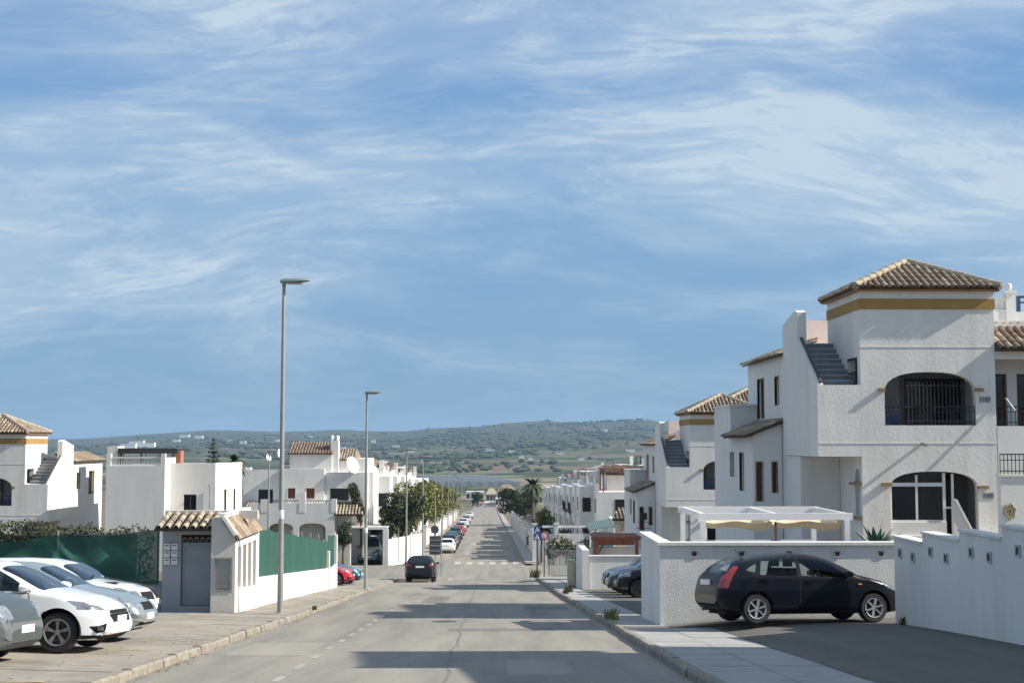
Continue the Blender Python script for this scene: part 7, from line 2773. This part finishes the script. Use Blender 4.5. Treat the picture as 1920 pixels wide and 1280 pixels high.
CB = thing('utility_cabinet', (4.7, 72.5, gz(72)), 'pair of cream utility cabinets at the back of the right pavement', 'cabinet')
zb, zt = gz(72) + .1, PZ(1056, 72)
MB().box(PX(1064, 72), PX(1076, 72), 72, 72.7, zb, zt + .12).build('body', CREAM, CB)
MB().box(PX(1076, 72) + .01, PX(1090, 72), 72.1, 72.8, zb, zt).build('body', CREAM, CB)
MB().box(PX(1063, 72), PX(1077, 72), 71.95, 72.75, zt + .12, zt + .17).build('lid', OLDW, CB)
MB().box(PX(1077.5, 72), PX(1091, 72), 72.05, 72.85, zt, zt + .05).build('lid', OLDW, CB)
MB().box(PX(1078.5, 72), PX(1088, 72), 72.085, 72.098, zb + .15, zt - .1).build('cabinet_door', CREAM, CB)
MB().box(PX(1066, 72), PX(1074.5, 72), 71.985, 71.998, zb + .15, zt).build('cabinet_door', CREAM, CB)
# tv aerial mast with a dark box
AM = thing('aerial_mast', (PX(1206, 62), 62, gz(62)), 'dark television aerial mast with a black box, above the end of the rough wall', 'aerial')
x = PX(1206, 62)
MB().tube([(x, 62, gz(62)), (x, 62, PZ(958, 62))], .025, 6).build('mast', DARKMETAL, AM)
MB().box(x - .14, x + .14, 61.9, 62.1, PZ(974, 62), PZ(961, 62)).build('box', BLACKPL, AM)
for (py, w) in ((979, .25), (990, .33)):
    MB().bar((x - w, 62, PZ(py, 62)), (x + w, 62, PZ(py, 62)), .025).build('crossbar', DARKMETAL, AM)
# small tiled house and green canopy behind
SHs = thing('small_house', (8.9, 90, gz(90)), 'small sunlit white house front with tiled eave and arched openings beside the second tower house', 'house')
y0 = 86.0
xa, xb = PX(1152, y0), PX(1196, y0)
op = [arch(PX(a, y0), PX(a + 7, y0), PZ(1001, y0), PZ(986, y0), PZ(981, y0), 6) for a in (1162, 1172)]
wallplate(SHs, CREAM, 'y', y0, .2, rect(xa, xb, gz(y0) - .3, PZ(974, y0)), op)
MB().box(xa, xb, y0 + .9, y0 + 5, gz(y0) - .3, PZ(976, y0)).build('wall', SMOOTH, SHs)
q = MB()
za, zb = PZ(973, y0), PZ(956, y0)
q.add([(xa - .2, y0 - .3, za), (xb + .2, y0 - .3, za), (xb + .2, y0 + 1.5, zb), (xa + .3, y0 + 1.5, zb), (xa - .2, y0 - .3, za - .08), (xb + .2, y0 - .3, za - .08), (xb + .2, y0 + 1.5, za), (xa + .3, y0 + 1.5, za)], [(0, 1, 2, 3), (4, 7, 6, 5), (0, 4, 5, 1), (1, 5, 6, 2), (2, 6, 7, 3), (3, 7, 4, 0)])
rr = q.build('roof', TILE_BED, SHs)
tiles_on(rr, (xa - .2, y0 - .3, za), (xb + .2, y0 - .3, za), (xb + .2, y0 + 1.5, zb), (xa + .3, y0 + 1.5, zb), pitch=.24, row=.45, single=False)
GC = thing('patio_canopy', (7.2, 84, gz(84)), 'pale green corrugated patio canopy left of the small tiled house', 'canopy')
y0 = 83.0
CANM = mat('pale_green_sheet', (0.13, 0.19, 0.175), 0.6, var=.1, vscale=3)
q = MB()
vs, fs = [], []
for i in range(31):
    x = PX(1103, y0) + (PX(1152, y0) - PX(1103, y0)) * i / 30
    zc_ = PZ(994 - 8 * i / 30, y0) + .025 * (i % 2)
    vs += [(x, y0, zc_), (x, y0 + 2.5, zc_ + .3), (x, y0, zc_ - .04), (x, y0 + 2.5, zc_ + .26)]
for i in range(30):
    a = 4 * i
    fs += [(a, a + 4, a + 5, a + 1), (a + 2, a + 3, a + 7, a + 6), (a, a + 2, a + 6, a + 4)]
q.add(vs, fs)
q.build('roof_sheet', CANM, GC, recalc=False)
for px in (1105, 1150):
    MB().box(PX(px, y0), PX(px, y0) + .08, y0 + .05, y0 + .13, gz(y0), PZ(996 if px < 1110 else 990, y0)).build('post', WHITEMETAL, GC)
MB().box(PX(1109, y0), PX(1149, y0), y0 + .3, y0 + .33, gz(y0), PZ(998, y0)).build('side_panel', mat('green_grey_panel', (.12, .19, .175), .6, var=.1), GC)

# ------------------------------------------------------------------ garden walls beyond the crossing


def street_wall(x, y0, y1, step, h, label, mt, th=.2, gap=None, side=1):
    t = thing('garden_wall', (x, y0, gz(y0)), label, 'wall')
    y = y0
    i = 0
    while y < y1:
        ye = min(y + step, y1)
        hh = h + .25 * (i % 3 == 1)
        if not (gap and i % gap == gap - 1):
            MB().box(x - th / 2, x + th / 2, y + .36, ye - .01, gz(ye) - .5, gz((y + ye) / 2) + hh).build('wall', mt, t)
        MB().box(x - .2, x + .2, y, y + .35, gz(y) - .5, gz(y) + hh + .55).build('pillar', mt, t)
        MB().box(x - .25, x + .25, y - .05, y + .4, gz(y) + hh + .551, gz(y) + hh + .62).build('pillar_cap', mt, t)
        y = ye
        i += 1
    return t


street_wall(-6.9, 125.5, 330, 7.5, 1.5, 'long sunlit white garden wall with pillars along the left kerb cars', SMOOTH, gap=4)
street_wall(4.5, 122, 250, 6.5, 1.85, 'long shaded white garden wall with pillars down the right side', SMOOTH, gap=5)
CW = thing('garden_wall', (-7, 119, gz(119)), 'sunlit cream-white wall turning the left corner beyond the crossing', 'wall')
q = MB()
pa, pc = Vector((PX(729, 118), 118, 0)), Vector((PX(792, 124.4), 124.4, 0))
d = (pc - pa).normalized()
nrm = Vector((-d.y, d.x, 0)) * .2
q.add([(pa.x, pa.y, gz(118) - .4), (pc.x, pc.y, gz(124) - .4), (pc.x + nrm.x, pc.y + nrm.y, gz(124) - .4), (pa.x + nrm.x, pa.y + nrm.y, gz(118) - .4), (pa.x, pa.y, PZ(1011, 118)), (pc.x, pc.y, PZ(999, 124.4)), (pc.x + nrm.x, pc.y + nrm.y, PZ(999, 124.4)), (pa.x + nrm.x, pa.y + nrm.y, PZ(1011, 118))], [(0, 1, 5, 4), (1, 2, 6, 5), (2, 3, 7, 6), (3, 0, 4, 7), (4, 5, 6, 7)])
q.build('wall', SMOOTH, CW)
q = MB()
q.tube([(PX(748, 119.5), 119.5, gz(119)), (PX(748, 119.5), 119.5, PZ(988, 119.5))], .04, 6)
q.build('post', GREYMETAL, CW)
CP = thing('carport', (-9.5, 119, gz(119)), 'white carport opening with pillars around a parked van, left beyond the cross street', 'carport')
y0 = 118.0
for (a, c, yt) in ((719, 729, 992), (655, 659, 1000)):
    MB().box(PX(a, y0), PX(c, y0), y0, y0 + .4, gz(y0) - .3, PZ(yt, y0)).build('pillar', SMOOTH, CP)
MB().box(PX(682, y0), PX(727, y0), y0 + .02, y0 + .38, PZ(992, y0) + .001, PZ(987, y0)).build('lintel', SMOOTH, CP)
MB().box(PX(634, y0), PX(655, y0) - .01, y0, y0 + .2, gz(y0) - .3, PZ(1008, y0)).build('wall', OLDW, CP)
MB().box(PX(652, y0), PX(727, y0), y0 + 6, y0 + 6.2, gz(y0) - .3, PZ(1000, y0)).build('back_wall', mat('dark_shed', (.05, .05, .045), .9, var=.3), CP)
MB().box(PX(655, y0), PX(727, y0), y0 + .4, y0 + 6, PZ(990, y0), PZ(988, y0)).build('roof', OLDW, CP)
vn = clone(gv, (PX(697, 121.5), 121.8, gz(121) + .02), 'blue-grey van parked nose-out under the white carport', None, R(-90), (1.25, 1.12, 1.25))
recolor(vn, GREY, paint('teal_grey_paint', (.10, .13, .14), .35, .3))
if 'group' in vn:
    del vn['group']
GWR = thing('garden_wall', (6.5, 121, gz(121)), 'white wall with capped pillars behind the flowering shrub, right beyond the crossing', 'wall')
y0 = 121.5
MB().box(4.85, 10, y0, y0 + .2, gz(y0) - .3, PZ(1000, y0)).build('wall', SMOOTH, GWR)
MB().box(4.85, 10, y0 + .03, y0 + .17, PZ(989, y0), PZ(985, y0)).build('top_rail', WHITEMETAL, GWR)
for px in (1002, 1043, 1110):
    x = PX(px, y0)
    MB().box(x - .18, x + .18, y0 - .08, y0 + .28, gz(y0) - .3, PZ(983, y0)).build('pillar', SMOOTH, GWR)
    MB().box(x - .23, x + .23, y0 - .13, y0 + .33, PZ(983, y0), PZ(981, y0)).build('pillar_cap', SMOOTH, GWR)

# ------------------------------------------------------------------ buildings at the end of the street
def end_house(x0, x1, y, zb, zt, label, ops, roof=None, mt=None, rh=1.5, dep=9):
    t = thing('house', ((x0 + x1) / 2, y, zb), label, 'house')
    MB().box(x0, x1, y, y + dep, zb - 1, zt).build('wall', mt or SMOOTH, t)
    n = ops
    for i in range(n):
        c = x0 + (x1 - x0) * (i + .5) / n
        w = (x1 - x0) / n * .30
        f = MB().box(c - w, c + w, y - .06, y - .01, zb + .8, min(zt - .5, zb + 3.0)).build('window', FRAMEBR, t)
        MB().box(c - w * .85, c + w * .85, y - .075, y - .061, zb + .95, min(zt - .65, zb + 2.85)).build('pane', WINDARK, f)
    if roof:
        b = MB()
        ax, ay = (x0 + x1) / 2, y + dep / 2
        k = (x1 - x0) * .22
        b.add([(x0 - .4, y - .4, zt), (x1 + .4, y - .4, zt), (x1 + .4, y + dep + .4, zt), (x0 - .4, y + dep + .4, zt), (ax - k, ay, zt + rh), (ax + k, ay, zt + rh)], [(0, 1, 5, 4), (1, 2, 5), (2, 3, 4, 5), (3, 0, 4), (0, 3, 2, 1)])
        b.build('roof', roof, t)
    return t


e = lambda px, Y: PX(px, Y)
end_house(e(908, 566), e(928, 566), 566, gz(566), PZ(941, 566), 'long low white building closing the street, left end', 4)
end_house(e(929, 562), e(947, 562), 562, gz(562), PZ(934, 562), 'white building with dark openings closing the street in the middle', 3)
end_house(e(884, 560), e(905, 560), 560, gz(560), PZ(944, 560), 'low reddish-roofed house closing the street at the far left', 3, TILE_B, rh=2.0)
end_house(e(912, 640), e(931, 640), 640, gz(640), PZ(926, 640), 'pale orange-roofed house behind the street end, left of two', 3, TILE_C, CREAM, 2.6)
end_house(e(933, 655), e(968, 655), 655, gz(655), PZ(921, 655), 'wide ochre-roofed house behind the street end, right of two', 5, TILE_A, CREAM, 3.2)
end_house(e(874, 690), e(908, 690), 690, gz(690), PZ(921, 690), 'white shed-like building behind the street end under the greenhouses', 4, None, None)
end_house(e(1010, 600), e(1040, 600), 600, gz(600), PZ(915, 600), 'white house right of the palm near the street end', 4, TILE_C, None, 1.5)
tree('dark_tree', e(951, 545), 545, gz(545), 7.5, 3.2, 'dark tree at the far end of the street by the white building', 'dark', seed=91, n=1500, size=.6, stem=.2)
tree('dark_tree', e(896, 540), 540, gz(540), 6.5, 2.6, 'dark tree at the far left end of the street', 'dark', seed=92, n=1200, size=.6, stem=.2)
GHs = thing('greenhouse', (e(890, 930), 930, gz(930)), 'wide grey-white plastic greenhouses on the valley floor beyond the street', 'greenhouse')
GHM = mat('greenhouse_plastic', (0.33, 0.34, 0.335), 0.8, var=.12, vscale=.05)
GHM2 = mat('greenhouse_plastic_dull', (0.25, 0.26, 0.26), 0.8, var=.12, vscale=.05)
gx0, gx1 = e(815, 940), e(975, 940)
for i in range(16):
    xa, xb = gx0 + (gx1 - gx0) * i / 16, gx0 + (gx1 - gx0) * (i + .96) / 16
    z = gz(940)
    b = MB()
    vs, fs = [], []
    for yy in (940, 1120):
        for (u, hh) in ((0, 0), (0, 1.8), (.25, 3.0), (.5, 3.5), (.75, 3.0), (1, 1.8), (1, 0)):
            vs.append((xa + (xb - xa) * u - (yy - 940) * .12, yy, z + hh))
    for j in range(6):
        fs.append((j, j + 1, j + 8, j + 7))
    fs += [tuple(range(7)), tuple(range(7, 14))]
    b.add(vs, fs)
    b.build('greenhouse_bay', GHM if i % 2 else GHM2, GHs)
# scattered farmhouses
gr = random.Random(77)
FW = mat('far_white_wall', (0.80, 0.80, 0.78), 0.8)
spots = [(768, 848), (795, 866), (812, 872), (836, 876), (895, 872), (1135, 810), (995, 862), (978, 860), (960, 850), (1178, 846), (1186, 848), (608, 836), (560, 832), (470, 838), (455, 832), (520, 828), (345, 820), (372, 822), (430, 828), (700, 830), (742, 838), (1090, 862), (1050, 852), (920, 846), (255, 836), (240, 840), (275, 838), (330, 828), (640, 842), (585, 820)]
ZONES = [(300, 'above the balustraded house'), (415, 'above the flat-topped house by the conifer'), (532, 'just left of the tall lamp pole'), (680, 'between the two tall lamp poles'), (760, 'right of the second tall lamp pole'), (850, 'above the yellow-green trees'), (940, 'above the street end'), (1030, 'above the palm'), (1120, 'over the right-hand rows'), (1300, 'next to the second tower house')]
RANKS = ['highest', 'second highest', 'third highest', 'fourth highest', 'fifth highest', 'sixth highest']


def farm_label(px, py):
    lo = 0
    for z, nm in ZONES:
        if px < z:
            peers = sorted(q[1] + q[0] * 1e-4 for q in spots if lo <= q[0] < z)
            return 'white hill farm building ' + nm + ', ' + RANKS[peers.index(py + px * 1e-4)] + ' there'
        lo = z


for i, (px, py) in enumerate(spots):
    Y = 1340
    while Y < 4200:
        X = PX(px, Y)
        zz = hill(X, Y)
        if 830 - 2600 * zz / Y <= py:
            break
        Y += 12
    w = gr.uniform(2.2, 5.0) * Y / 1500
    h_ = gr.uniform(1.6, 2.8) * Y / 1500
    if i in (24, 25, 26):
        w, h_ = 14, 7 + 3 * (i == 24)
    t = thing('farmhouse', (X, Y, zz), farm_label(px, py), 'farm building', 'white farm buildings scattered over the far hills')
    MB().box(X - w, X + w, Y, Y + w, zz - 2, zz + h_).build('wall', FW, t)
    MB().box(X - w * 1.03, X + w * 1.03, Y - .2, Y + w * 1.02, zz + h_, zz + h_ * 1.2).build('roof', FW if i % 3 else TILE_C, t)
